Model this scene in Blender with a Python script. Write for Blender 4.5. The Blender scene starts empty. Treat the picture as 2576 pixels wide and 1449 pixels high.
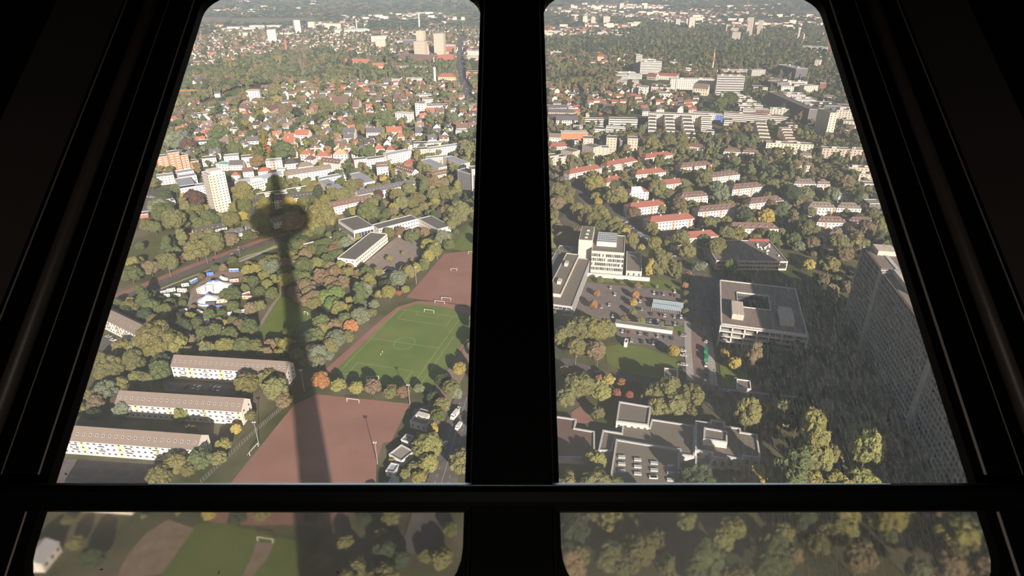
import bpy, bmesh, math, random
import numpy as np
from mathutils import Vector, Matrix
random.seed(7); rng = np.random.default_rng(7)
SC = bpy.context.scene
COL = SC.collection

# ------------------------------------------------------------------ camera, sun, sky, exposure
FPX, CX, CY, CAMH = 1575.0, 1288.0, 724.5, 224.0
PITCH = math.radians(26.7)
SP, CP = math.sin(PITCH), math.cos(PITCH)
cd = bpy.data.cameras.new('camera'); cam = bpy.data.objects.new('camera', cd); COL.objects.link(cam)
cam.location = (0, 0, CAMH); cam.rotation_euler = (math.pi / 2 - PITCH, 0, 0)
cd.sensor_width = 36; cd.lens = FPX / 2576 * 36; cd.clip_start = 0.02; cd.clip_end = 30000
cd.dof.use_dof = True; cd.dof.focus_distance = 600; cd.dof.aperture_fstop = 13.0
SC.camera = cam
SUN_EL = math.radians(19.0); SUN_H = Vector((0.352, -0.936)).normalized()
sd = bpy.data.lights.new('sun', 'SUN'); sun = bpy.data.objects.new('sun', sd); COL.objects.link(sun)
sdir = Vector((SUN_H.x * math.cos(SUN_EL), SUN_H.y * math.cos(SUN_EL), math.sin(SUN_EL)))
sun.rotation_euler = sdir.to_track_quat('Z', 'Y').to_euler(); sun.location = (0, -60, 400)
sd.energy = 6.5; sd.angle = math.radians(0.53); sd.color = (1.0, 0.895, 0.81)
W = bpy.data.worlds.new('world'); SC.world = W; W.use_nodes = True
nt = W.node_tree; nt.nodes.clear()
sky = nt.nodes.new('ShaderNodeTexSky'); sky.sky_type = 'NISHITA'; sky.sun_disc = False
sky.sun_elevation = SUN_EL; sky.sun_rotation = math.atan2(SUN_H.x, SUN_H.y); sky.air_density = 1.0; sky.dust_density = 2.0
bgn = nt.nodes.new('ShaderNodeBackground'); bgn.inputs[1].default_value = 0.055
outw = nt.nodes.new('ShaderNodeOutputWorld')
nt.links.new(sky.outputs[0], bgn.inputs[0]); nt.links.new(bgn.outputs[0], outw.inputs[0])
SC.view_settings.view_transform = 'Standard'; SC.view_settings.look = 'None'
SC.view_settings.gamma = 1; SC.view_settings.use_curve_mapping = False
SC.view_settings.exposure = 0.8
cy = SC.cycles
cy.max_bounces = 5; cy.diffuse_bounces = 2; cy.glossy_bounces = 2; cy.transmission_bounces = 4
cy.volume_bounces = 0; cy.transparent_max_bounces = 8; cy.use_denoising = True
cy.caustics_reflective = False; cy.caustics_refractive = False
cy.use_adaptive_sampling = True; cy.adaptive_threshold = 0.03
cy.sample_clamp_indirect = 4

# ------------------------------------------------------------------ pixel helpers (positions measured in the photograph, 2576x1449)
ZM = dict(P=(0, 0, 1), F1=(400, 0, 5.7244), F2=(800, 0, 5.7244), F3=(400, 200, 5.7244), F4=(800, 200, 5.7244), F5=(1350, 0, 5.7244),
          F6=(1780, 0, 5.7244), F7=(1350, 200, 5.7244), F8=(1780, 200, 5.7244), L1=(250, 360, 4.2617), L2=(730, 360, 4.262),
          L3=(250, 640, 4.2617), L4=(700, 640, 4.2623), L5=(130, 880, 4.14), L6=(600, 900, 4.2933), L7=(60, 1200, 4.025),
          L8=(560, 1200, 4.025), R1=(1350, 380, 4.528), R2=(1780, 380, 4.5288), R3=(1380, 560, 4.2615), R4=(1700, 640, 3.8138),
          R5=(1380, 820, 3.5339), R6=(1800, 900, 3.7882), R7=(1380, 1200, 4.1548), R8=(1900, 1200, 3.8107))


def px(z, x, y):
    a = ZM[z]
    return a[0] + x / a[2], a[1] + y / a[2]


def G(x, y, z=0.0):
    """ground (or height z) point seen at photograph pixel x, y"""
    v = (CY - y) / FPX
    t = (CAMH - z) / (SP - v * CP)
    return Vector(((x - CX) / FPX * t, t * (CP + v * SP), z))


def GZ(zk, x, y, z=0.0):
    return G(*px(zk, x, y), z)


def proj(p):
    dz = p[2] - CAMH
    zc = p[1] * CP - dz * SP
    yc = p[1] * SP + dz * CP
    return CX + FPX * p[0] / zc, CY - FPX * yc / zc, zc


# ------------------------------------------------------------------ materials
def srgb(c):
    return tuple((x / 12.92 if x <= 0.04045 else ((x + 0.055) / 1.055) ** 2.4) for x in [v / 255 for v in c])


MATS = {}


def mat(name, col, rough=0.8, noise=0.12, scale=0.6, metal=0.0, spec=0.3):
    if name in MATS: return MATS[name]
    m = bpy.data.materials.new(name); m.use_nodes = True; t = m.node_tree; p = t.nodes['Principled BSDF']
    lin = srgb(col)
    p.inputs['Roughness'].default_value = rough; p.inputs['Metallic'].default_value = metal
    p.inputs['Specular IOR Level'].default_value = spec
    if noise:
        g = t.nodes.new('ShaderNodeNewGeometry'); n = t.nodes.new('ShaderNodeTexNoise'); n.inputs['Scale'].default_value = scale
        n.inputs['Detail'].default_value = 3
        r = t.nodes.new('ShaderNodeMix'); r.data_type = 'RGBA'
        r.inputs[6].default_value = (*[c * (1 - noise) for c in lin], 1); r.inputs[7].default_value = (*[min(1, c * (1 + noise)) for c in lin], 1)
        t.links.new(g.outputs['Position'], n.inputs['Vector']); t.links.new(n.outputs[0], r.inputs[0]); t.links.new(r.outputs[2], p.inputs['Base Color'])
    else:
        p.inputs['Base Color'].default_value = (*lin, 1)
    MATS[name] = m
    return m


def tint_mat(name, rough=0.8, noise=0.25, scale=1.2, attr='tint', spec=0.2, coord='Object', dark=None):
    """material whose colour comes from the object's own 'tint' property"""
    if name in MATS: return MATS[name]
    m = bpy.data.materials.new(name); m.use_nodes = True; t = m.node_tree; p = t.nodes['Principled BSDF']
    a = t.nodes.new('ShaderNodeAttribute'); a.attribute_type = 'INSTANCER'; a.attribute_name = attr
    tc = t.nodes.new('ShaderNodeTexCoord'); n = t.nodes.new('ShaderNodeTexNoise'); n.inputs['Scale'].default_value = scale; n.inputs['Detail'].default_value = 4
    h = t.nodes.new('ShaderNodeMapRange'); h.inputs[3].default_value = 1 - noise; h.inputs[4].default_value = 1 + noise
    h.inputs[1].default_value = 0.3; h.inputs[2].default_value = 0.7
    mx = t.nodes.new('ShaderNodeVectorMath'); mx.operation = 'SCALE'
    t.links.new(tc.outputs[coord], n.inputs['Vector']); t.links.new(n.outputs[0], h.inputs[0])
    t.links.new(a.outputs['Color'], mx.inputs[0]); t.links.new(h.outputs[0], mx.inputs['Scale']); t.links.new(mx.outputs[0], p.inputs['Base Color'])
    p.inputs['Roughness'].default_value = rough; p.inputs['Specular IOR Level'].default_value = spec
    MATS[name] = m
    return m


PAL = dict(white=(216, 208, 198), cream=(214, 202, 182), offwhite=(198, 190, 180), beige=(188, 174, 158), pink=(214, 180, 160), yellow=(194, 178, 144),
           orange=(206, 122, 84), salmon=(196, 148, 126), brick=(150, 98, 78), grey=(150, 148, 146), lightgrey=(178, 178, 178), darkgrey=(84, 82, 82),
           conc=(150, 142, 132), palegreen=(170, 200, 180), shade=(105, 104, 108), blue=(92, 124, 188), lime=(168, 176, 108), teal=(120, 190, 178),  # shade: dark wall grey, on the shaded blocks with their shadow put into it
           red_r=(142, 90, 77), orange_r=(154, 100, 80), brown_r=(108, 87, 78), dbrown_r=(104, 84, 74), taupe_r=(122, 110, 101), slate_r=(92, 90, 94),
           dark_r=(74, 70, 70), flat_r=(140, 132, 122), gravel_r=(118, 110, 98), blue_r=(150, 156, 166), white_r=(200, 198, 196), green_r=(116, 118, 84), school_r=(104, 100, 94))


def pm(k):
    return mat(k, PAL[k], 0.85, 0.1, 0.35 if k.endswith('_r') else 0.8)


M_GLASS = mat('window_glass', (62, 64, 70), 0.25, 0, spec=0.5)
M_FRAME = mat('window_frame_white', (205, 200, 194), 0.6, 0)
M_METAL = mat('galvanised_metal', (160, 162, 160), 0.45, 0, metal=0.4)

# ------------------------------------------------------------------ object helpers


def link(o, parent=None):
    COL.objects.link(o)
    if parent is not None: o.parent = parent
    return o


def me(name, V, F, mats, mi=None, smooth=False):
    m = bpy.data.meshes.new(name); m.from_pydata([tuple(v) for v in V], [], F)
    for x in mats: m.materials.append(x)
    if mi: m.polygons.foreach_set('material_index', mi)
    if smooth: m.polygons.foreach_set('use_smooth', [True] * len(m.polygons))
    m.update()
    return m


class MB:
    def __init__(s): s.V = []; s.F = []; s.M = []

    def quad(s, *p, m=0):
        i = len(s.V); s.V += [tuple(q) for q in p]; s.F.append(tuple(range(i, i + len(p)))); s.M.append(m)

    def box(s, x0, x1, y0, y1, z0, z1, m=0, T=None):
        c = [Vector((x, y, z)) for z in (z0, z1) for y in (y0, y1) for x in (x0, x1)]
        if T is not None: c = [T @ q for q in c]
        i = len(s.V); s.V += [tuple(q) for q in c]
        for f in ((0, 2, 3, 1), (4, 5, 7, 6), (0, 1, 5, 4), (2, 6, 7, 3), (0, 4, 6, 2), (1, 3, 7, 5)):
            s.F.append(tuple(i + k for k in f)); s.M.append(m)

    def tube(s, a, b, r, n=6, m=0, r2=None):
        a = Vector(a); b = Vector(b); d = (b - a).normalized(); u = d.orthogonal().normalized(); w = d.cross(u); i = len(s.V)
        r2 = r if r2 is None else r2
        for q, rr in ((a, r), (b, r2)):
            for k in range(n):
                an = 2 * math.pi * k / n; s.V.append(tuple(q + u * rr * math.cos(an) + w * rr * math.sin(an)))
        for k in range(n):
            s.F.append((i + k, i + (k + 1) % n, i + n + (k + 1) % n, i + n + k)); s.M.append(m)
        s.F.append(tuple(i + k for k in range(n))[::-1]); s.M.append(m)
        s.F.append(tuple(i + n + k for k in range(n))); s.M.append(m)

    def lathe(s, prof, n=32, c=(0, 0), m=0):
        i = len(s.V)
        for r, z in prof:
            for k in range(n):
                an = 2 * math.pi * k / n; s.V.append((c[0] + r * math.cos(an), c[1] + r * math.sin(an), z))
        for j in range(len(prof) - 1):
            for k in range(n):
                s.F.append((i + j * n + k, i + j * n + (k + 1) % n, i + (j + 1) * n + (k + 1) % n, i + (j + 1) * n + k)); s.M.append(m)

    def build(s, name, mats, parent=None, smooth=False, loc=None):
        o = bpy.data.objects.new(name, me(name, s.V, s.F, mats if isinstance(mats, (list, tuple)) else [mats], s.M, smooth))
        if loc is not None: o.location = loc
        return link(o, parent)


def tag(o, label=None, cat=None, group=None, kind=None):
    if label: o['label'] = label
    if cat: o['category'] = cat
    if group: o['group'] = group
    if kind: o['kind'] = kind
    return o


def empty(name, loc, rz=0):
    o = bpy.data.objects.new(name, None); o.location = loc; o.rotation_euler = (0, 0, rz); o.empty_display_size = 0.5
    return link(o)


ORD = 'zeroth first second third fourth fifth sixth seventh eighth ninth tenth eleventh twelfth thirteenth fourteenth fifteenth sixteenth seventeenth eighteenth nineteenth twentieth'.split()
TENS = {2: 'twenty', 3: 'thirty', 4: 'forty', 5: 'fifty', 6: 'sixty', 7: 'seventy', 8: 'eighty', 9: 'ninety'}
TENTH = {2: 'twentieth', 3: 'thirtieth', 4: 'fortieth', 5: 'fiftieth', 6: 'sixtieth', 7: 'seventieth', 8: 'eightieth', 9: 'ninetieth'}


def ordinal(n):
    if n <= 20: return ORD[n]
    if n > 99: return str(n) + 'th'
    t, u = divmod(n, 10)
    return TENTH[t] if u == 0 else TENS[t] + '-' + ORD[u]


# ------------------------------------------------------------------ clearing bookkeeping
CLEAR = []   # world polygons kept free of scattered trees and houses


def keep(poly, grow=0.0):
    P = np.array([(p[0], p[1]) for p in poly])
    if grow:
        c = P.mean(0); d = P - c; P = c + d * (1 + grow / np.maximum(1e-3, np.linalg.norm(d, axis=1, keepdims=True)))
    CLEAR.append(P)


def inside(P, X, Y):
    r = np.zeros(len(X), bool); n = len(P); j = n - 1
    for i in range(n):
        xi, yi = P[i]; xj, yj = P[j]
        c = ((yi > Y) != (yj > Y)) & (X < (xj - xi) * (Y - yi) / ((yj - yi) or 1e-9) + xi)
        r ^= c; j = i
    return r


# ------------------------------------------------------------------ ground
def ground_material():
    m = bpy.data.materials.new('ground_cover'); m.use_nodes = True; t = m.node_tree; p = t.nodes['Principled BSDF']
    g = t.nodes.new('ShaderNodeNewGeometry')
    n1 = t.nodes.new('ShaderNodeTexNoise'); n1.inputs['Scale'].default_value = 0.035; n1.inputs['Detail'].default_value = 5
    n2 = t.nodes.new('ShaderNodeTexVoronoi'); n2.inputs['Scale'].default_value = 0.004
    n3 = t.nodes.new('ShaderNodeTexNoise'); n3.inputs['Scale'].default_value = 0.0007; n3.inputs['Detail'].default_value = 4
    for n in (n1, n2, n3): t.links.new(g.outputs['Position'], n.inputs['Vector'])
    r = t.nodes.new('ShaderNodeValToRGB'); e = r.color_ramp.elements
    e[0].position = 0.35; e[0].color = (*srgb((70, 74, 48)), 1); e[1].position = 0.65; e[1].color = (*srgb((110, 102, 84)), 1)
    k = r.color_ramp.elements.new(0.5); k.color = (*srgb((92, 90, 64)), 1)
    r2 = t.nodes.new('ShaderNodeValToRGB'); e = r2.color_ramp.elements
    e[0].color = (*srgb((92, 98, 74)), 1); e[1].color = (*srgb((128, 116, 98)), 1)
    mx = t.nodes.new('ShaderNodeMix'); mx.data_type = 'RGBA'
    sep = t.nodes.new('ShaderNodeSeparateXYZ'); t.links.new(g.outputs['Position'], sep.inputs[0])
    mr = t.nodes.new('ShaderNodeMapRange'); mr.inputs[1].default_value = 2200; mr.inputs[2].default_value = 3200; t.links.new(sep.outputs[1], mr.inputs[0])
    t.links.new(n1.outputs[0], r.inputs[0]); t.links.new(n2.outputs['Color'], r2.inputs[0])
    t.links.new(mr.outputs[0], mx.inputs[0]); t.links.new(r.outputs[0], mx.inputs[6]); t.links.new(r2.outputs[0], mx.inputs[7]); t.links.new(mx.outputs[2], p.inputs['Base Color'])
    p.inputs['Roughness'].default_value = 0.95; p.inputs['Specular IOR Level'].default_value = 0.05
    return m


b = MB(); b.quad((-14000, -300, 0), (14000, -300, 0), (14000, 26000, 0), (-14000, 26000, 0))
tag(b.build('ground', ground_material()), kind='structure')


def grass_material(name, c1, c2, scale=0.08, stripes=False):
    m = bpy.data.materials.new(name); m.use_nodes = True; t = m.node_tree; p = t.nodes['Principled BSDF']
    g = t.nodes.new('ShaderNodeNewGeometry'); n1 = t.nodes.new('ShaderNodeTexNoise'); n1.inputs['Scale'].default_value = scale; n1.inputs['Detail'].default_value = 8
    n1.inputs['Roughness'].default_value = 0.65
    r = t.nodes.new('ShaderNodeValToRGB'); e = r.color_ramp.elements
    e[0].position = 0.35; e[0].color = (*srgb(c1), 1); e[1].position = 0.68; e[1].color = (*srgb(c2), 1)
    t.links.new(g.outputs['Position'], n1.inputs['Vector']); t.links.new(n1.outputs[0], r.inputs[0]); t.links.new(r.outputs[0], p.inputs['Base Color'])
    p.inputs['Roughness'].default_value = 0.95; p.inputs['Specular IOR Level'].default_value = 0.05
    return m


M_LAWN = grass_material('lawn_grass', (92, 108, 52), (110, 118, 62), 0.05)
M_PITCH = grass_material('pitch_grass', (88, 112, 54), (112, 122, 66), 0.03)
M_DARKLAWN = grass_material('rough_grass', (84, 88, 52), (100, 96, 62), 0.06)
M_CLAY = grass_material('red_clay', (136, 101, 89), (151, 114, 101), 0.03)
M_ASPH = grass_material('asphalt', (92, 88, 86), (108, 102, 98), 0.2)
M_CARPARK = grass_material('car_park_asphalt', (112, 104, 100), (130, 120, 114), 0.2)
M_PAVE = grass_material('paving', (132, 120, 112), (152, 138, 128), 0.3)
M_EARTH = grass_material('bare_earth', (128, 110, 92), (150, 132, 114), 0.2)
M_SIDE = grass_material('pale_sidewalk', (150, 144, 138), (176, 168, 160), 0.4)
M_BROWNROAD = grass_material('brown_paving', (124, 104, 96), (136, 116, 106), 0.3)
LAYER = [0]
SURF = []   # (world polygon, height) of every laid surface


def gz(x, y):
    z = 0.0
    for P, h in SURF:
        if h > z and inside(P, np.array([x]), np.array([y]))[0]: z = h
    return z



def patch(name, zk, pts, m, clear=True, world=None, z=None):
    LAYER[0] += 1
    P = world or [GZ(zk, *q) for q in pts]
    zz = z if z is not None else 0.03 + 0.006 * LAYER[0]
    b = MB(); b.quad(*[(p[0], p[1], zz) for p in P])
    o = b.build(name, m); tag(o, kind='structure'); SURF.append((np.array([(p[0], p[1]) for p in P]), zz))
    if clear: keep(P)
    return o, zz


def ribbon(name, pts, w, m, clear=True, z=None):
    """road or path along world points"""
    LAYER[0] += 1; zz = z if z is not None else 0.03 + 0.006 * LAYER[0]
    b = MB(); Lp = []; Rp = []
    for i, p in enumerate(pts):
        d = (pts[min(i + 1, len(pts) - 1)] - pts[max(i - 1, 0)]).normalized(); n = Vector((-d.y, d.x, 0))
        Lp.append(p + n * w / 2); Rp.append(p - n * w / 2)
    for i in range(len(pts) - 1):
        q = [Rp[i], Rp[i + 1], Lp[i + 1], Lp[i]]
        b.quad(*[(v[0], v[1], zz) for v in q]); SURF.append((np.array([(v[0], v[1]) for v in q]), zz))
        if clear: keep(q)
    o = b.build(name, m); tag(o, kind='structure')
    return o, zz
# ------------------------------------------------------------------ buildings
def inset(P, d):
    """polygon (anticlockwise, list of 2D Vectors) moved inwards by d"""
    out = []
    n = len(P)
    for i in range(n):
        a, b_, c = P[i - 1], P[i], P[(i + 1) % n]
        u = (b_ - a).normalized(); v = (c - b_).normalized()
        n1 = Vector((-u.y, u.x)); n2 = Vector((-v.y, v.x)); k = (n1 + n2)
        k = k / max(0.3, k.dot(n1)) if k.length > 1e-6 else n1
        out.append(b_ + k * d)
    return out


WIN = {}


def win_mesh(w, h, kind='w'):
    k = (w, h, kind)
    if k not in WIN:
        b = MB()
        b.box(-w / 2, w / 2, -0.10, 0, 0, h, 0)
        if kind == 'w':
            b.box(-w / 2 + .12, -.05, -0.13, -0.09, .12, h - .12, 1); b.box(.05, w / 2 - .12, -0.13, -0.09, .12, h - .12, 1)
        else:
            b.box(-w / 2 + .06, w / 2 - .06, -0.13, -0.09, .06, h - .06, 1)
        WIN[k] = me('window', b.V, b.F, [M_FRAME, M_GLASS], b.M)
    return WIN[k]


def facing(p0, p1):
    m = (p0 + p1) / 2; d = p1 - p0; nrm = Vector((d.y, -d.x))
    return nrm.dot(Vector((0, 0)) - Vector((m.x, m.y))) > 0


def facade(root, loc, p0, p1, z0, z1, floors, style, lvl, wb, strip=None, strip_every=3, sp=3.3, cnt=None):
    """window parts (or, far away, window bands in the wall mesh) on the wall from p0 to p1"""
    d = p1 - p0; Ln = d.length
    if Ln < 3: return
    d = d / Ln; nrm = Vector((d.y, -d.x)); ang = math.atan2(d.y, d.x)
    fh = (z1 - z0) / floors
    T = Matrix.Translation((p0.x - loc.x, p0.y - loc.y, 0)) @ Matrix.Rotation(ang, 4, 'Z')
    if style == 'band':
        for f in range(floors):
            b = MB(); z = z0 + f * fh + fh * .35
            b.box(0.6, Ln - .6, -0.08, 0, z, z + fh * .42, 0, T)
            n = max(2, int(Ln / 3))
            for i in range(n + 1):
                x = .6 + (Ln - 1.2) * i / n; b.box(x - .12, x + .12, -.14, 0, z, z + fh * .42, 1, T)
            b.build('window_band', [M_GLASS, M_FRAME], root)
        return
    if style == 'grid':
        b = MB(); n = max(2, int(Ln / 3.6))
        for f in range(floors + 1):
            z = z0 + f * fh; b.box(0, Ln, -.5, 0.0, z - .35, z + .35, 0, T)
        for i in range(n + 1):
            x = Ln * i / n; b.box(x - .3, x + .3, -.7, 0, z0, z1, 0, T)
        b.build('facade_grid', pm('conc'), root)
        b = MB(); b.box(0, Ln, -.06, 0, z0, z1, 0, T); b.build('glazing', M_GLASS, root)
        return
    n = max(1, int(Ln / sp)); st = Ln / n
    for i in range(n):
        x = (i + .5) * st
        if strip and i % strip_every == strip_every // 2 and n > 3:
            b = MB(); b.box(x - st * .4, x + st * .4, -.12, 0, z0 + .3, z1 - .2, 0, T)
            for f in range(floors): b.box(x - .5, x + .5, -.16, -.1, z0 + f * fh + fh * .5, z0 + f * fh + fh * .8, 1, T)
            if lvl == 1: b.build('stair_strip', [pm(strip), M_GLASS], root)
            else: wb.V, k0 = wb.V + b.V, len(wb.V); wb.F += [tuple(q + k0 for q in f_) for f_ in b.F]; wb.M += [1] * len(b.F)
            continue
        for f in range(floors):
            z = z0 + f * fh + fh * .32
            if lvl == 1 and cnt is not None and cnt[0] < 96:
                cnt[0] += 1
                o = bpy.data.objects.new('window', win_mesh(1.5, round(fh * .45, 1)))
                q = p0 + d * x; o.location = (q.x - loc.x, q.y - loc.y, z); o.rotation_euler = (0, 0, ang); link(o, root)
            else:
                wb.box(x - .75, x + .75, -.06, 0.1, z, z + fh * .45, 1, T)


def roof_extras(root, loc, T, Ln, W_, H, rh, roof, extras):
    def slope_pt(x, fr):  # point on the front slope, fr 0 eave .. 1 ridge
        return Vector((x, fr * W_ / 2, H + fr * rh))
    an = math.atan2(rh, W_ / 2)
    if 'sky' in extras:                       # skylights in the front slope
        n = extras['sky']
        b = MB(); b.box(-.5, .5, -.75, .75, 0, .18, 0); b.box(-.35, .35, -.6, .6, .16, .22, 1)
        m = me('skylight', b.V, b.F, [M_FRAME, M_GLASS], b.M)
        for i in range(n):
            x = Ln * (i + .5) / n
            o = bpy.data.objects.new('skylight', m); o.matrix_local = T @ Matrix.Translation(slope_pt(x, .45)) @ Matrix.Rotation(an, 4, 'X'); link(o, root)
    if 'dorm' in extras:
        n = extras['dorm']
        b = MB(); b.box(-.8, .8, -.1, 2.0, -.2, 1.3, 0); b.box(-.55, .55, -.16, 0, .2, 1.1, 1); b.box(-.95, .95, -.3, 2.2, 1.3, 1.45, 2)
        m = me('dormer', b.V, b.F, [pm('white'), M_GLASS, pm('slate_r')], b.M)
        for i in range(n):
            x = Ln * (i + .75) / (n + .5)
            p = slope_pt(x, .3)
            o = bpy.data.objects.new('dormer', m); o.matrix_local = T @ Matrix.Translation(p); link(o, root)
    for i in range(extras.get('chim', 0)):
        x = Ln * (i + .7) / (extras['chim'] + .4)
        b = MB(); b.box(x - .6, x + .6, W_ / 2 - .9, W_ / 2 - .1, H + rh * .7, H + rh + 1.3, 0, T)
        b.build('chimney', pm('offwhite'), root)


def bld(zk, ax, ay, bx, by, depth, H, roof, wall, rcol, floors, lvl, label, name='apartment_block', cat='building', group=None,
        style='win', strip=None, every=3, rh=None, sp=3.3, z0=0.0, clear=True, end=None, **ex):
    A = GZ(zk, ax, ay, H).to_2d(); B = GZ(zk, bx, by, H).to_2d()
    d = (B - A); Ln = d.length; d = d / Ln; nrm = Vector((-d.y, d.x))
    D = A + nrm * depth; C_ = B + nrm * depth
    loc = Vector((A.x, A.y, z0)); ang = math.atan2(d.y, d.x)
    root = empty(name, loc); tag(root, label, cat, group)
    fr_ = 7.0 if (z0 == 0 and H > 6) else 2.0
    keep([A - nrm * fr_, B - nrm * fr_, C_ + nrm, D + nrm], 1.0)
    T = Matrix.Rotation(ang, 4, 'Z'); rh = rh or depth * .38
    H -= z0
    wb = MB(); cnt = [0]
    P = [A, B, C_, D]
    Hw = H
    for i in range(4):
        p, q = P[i] - A, P[(i + 1) % 4] - A
        wb.quad((p.x, p.y, 0), (q.x, q.y, 0), (q.x, q.y, Hw), (p.x, p.y, Hw))
    if roof == 'gable':
        for x in (0, Ln):
            wb.quad(T @ Vector((x, 0, H)), T @ Vector((x, depth, H)), T @ Vector((x, depth / 2, H + rh)))
    zt = H - .3
    for i in range(4):
        p, q = P[i], P[(i + 1) % 4]
        if facing(p, q):
            if i == 0 or i != 0 and (style != 'win' or lvl == 1 or floors > 6):
                s = style
                if i != 0 and end: 
                    bb = MB(); T2 = Matrix.Translation((p.x - A.x, p.y - A.y, 0)) @ Matrix.Rotation(math.atan2((q - p).y, (q - p).x), 4, 'Z')
                    bb.box(0.1, (q - p).length - .1, -.12, 0, .1, H - .1, 0, T2); bb.build('end_wall_panel', pm(end), root)
                    continue
                if style != 'none': facade(root, Vector((A.x, A.y)), p, q, .4, zt, floors, s, lvl, wb, strip if i == 0 else None, every, sp if i == 0 else sp * 1.5, cnt)
    wb.build('walls', [pm(wall), M_GLASS], root)
    if roof == 'flat':
        b = MB(); Pi = inset([p - A for p in P], .45)
        b.quad(*[(p.x, p.y, H - .15) for p in Pi]); b.build('roof', pm(rcol), root)
        b = MB()
        Po = inset([p - A for p in P], -.12)
        for i in range(4):
            a0, a1, c0, c1 = Po[i], Po[(i + 1) % 4], Pi[i], Pi[(i + 1) % 4]
            b.quad((a0.x, a0.y, H - .3), (a1.x, a1.y, H - .3), (a1.x, a1.y, H + .45), (a0.x, a0.y, H + .45))
            b.quad((a0.x, a0.y, H + .45), (a1.x, a1.y, H + .45), (c1.x, c1.y, H + .45), (c0.x, c0.y, H + .45))
            b.quad((c0.x, c0.y, H + .45), (c1.x, c1.y, H + .45), (c1.x, c1.y, H - .3), (c0.x, c0.y, H - .3))
        b.build('parapet', pm(ex.get('par', 'lightgrey')), root)
        for i in range(ex.get('units', 0)):
            r = random.Random(int(ax * 7 + i)); w = r.uniform(2, min(5, depth * .3)); x = Ln * (i + .6) / (ex['units'] + .3); y = depth * r.uniform(.35, .6)
            b = MB(); b.box(x - w, x + w, y - w * .5, y + w * .5, H - .2, H + r.uniform(1.5, 2.8), 0, T); b.build('roof_unit', pm('offwhite'), root)
    elif roof == 'gable':
        b = MB(); o = .45; th = .22; x0, x1 = -.25, Ln + .25
        for sgn, ye in ((1, -o), (-1, depth + o)):
            ez = H - o * rh / (depth / 2)
            a = Vector((x0, ye, ez)); c = Vector((x1, ye, ez)); r1 = Vector((x1, depth / 2, H + rh)); r0 = Vector((x0, depth / 2, H + rh))
            u = Vector((0, 0, th))
            q = [a, c, r1, r0] if sgn > 0 else [c, a, r0, r1]
            b.quad(*[T @ (v + u) for v in q]); b.quad(*[T @ v for v in q[::-1]])
            b.quad(T @ q[0], T @ q[1], T @ (q[1] + u), T @ (q[0] + u))
            b.quad(T @ q[1], T @ q[2], T @ (q[2] + u), T @ (q[1] + u)); b.quad(T @ q[3], T @ q[0], T @ (q[0] + u), T @ (q[3] + u))
        b.build('roof', pm(rcol), root)
    elif roof == 'hip':
        b = MB(); o = .5; k = min(depth * .45, Ln * .45)
        e = [Vector((-o, -o, H)), Vector((Ln + o, -o, H)), Vector((Ln + o, depth + o, H)), Vector((-o, depth + o, H))]
        r0 = Vector((k, depth / 2, H + rh)); r1 = Vector((Ln - k, depth / 2, H + rh))
        b.quad(*[T @ v for v in (e[0], e[1], r1, r0)]); b.quad(*[T @ v for v in (e[2], e[3], r0, r1)])
        b.quad(*[T @ v for v in (e[1], e[2], r1)]); b.quad(*[T @ v for v in (e[3], e[0], r0)]); b.quad(*[T @ v for v in e[::-1]])
        b.build('roof', pm(rcol), root)
    if roof != 'flat': roof_extras(root, loc, T, Ln, depth, H, rh, roof, ex)
    if ex.get('balc'):                        # balconies on the front wall
        fh = (H - .7) / floors; n = ex['balc']
        b = MB(); b.box(-1.7, 1.7, -1.1, 0, 0, .12, 0); b.box(-1.7, 1.7, -1.15, -1.05, .1, 1.0, 0)
        m = me('balcony', b.V, b.F, [pm(ex.get('bcol', 'lightgrey'))], b.M)
        for i in range(n):
            for f in range(1, floors):
                ob = bpy.data.objects.new('balcony', m); ob.matrix_local = T @ Matrix.Translation((Ln * (i + .5) / n, 0, .4 + f * fh)); link(ob, root)
    return root, A, B, C_, D


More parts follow.
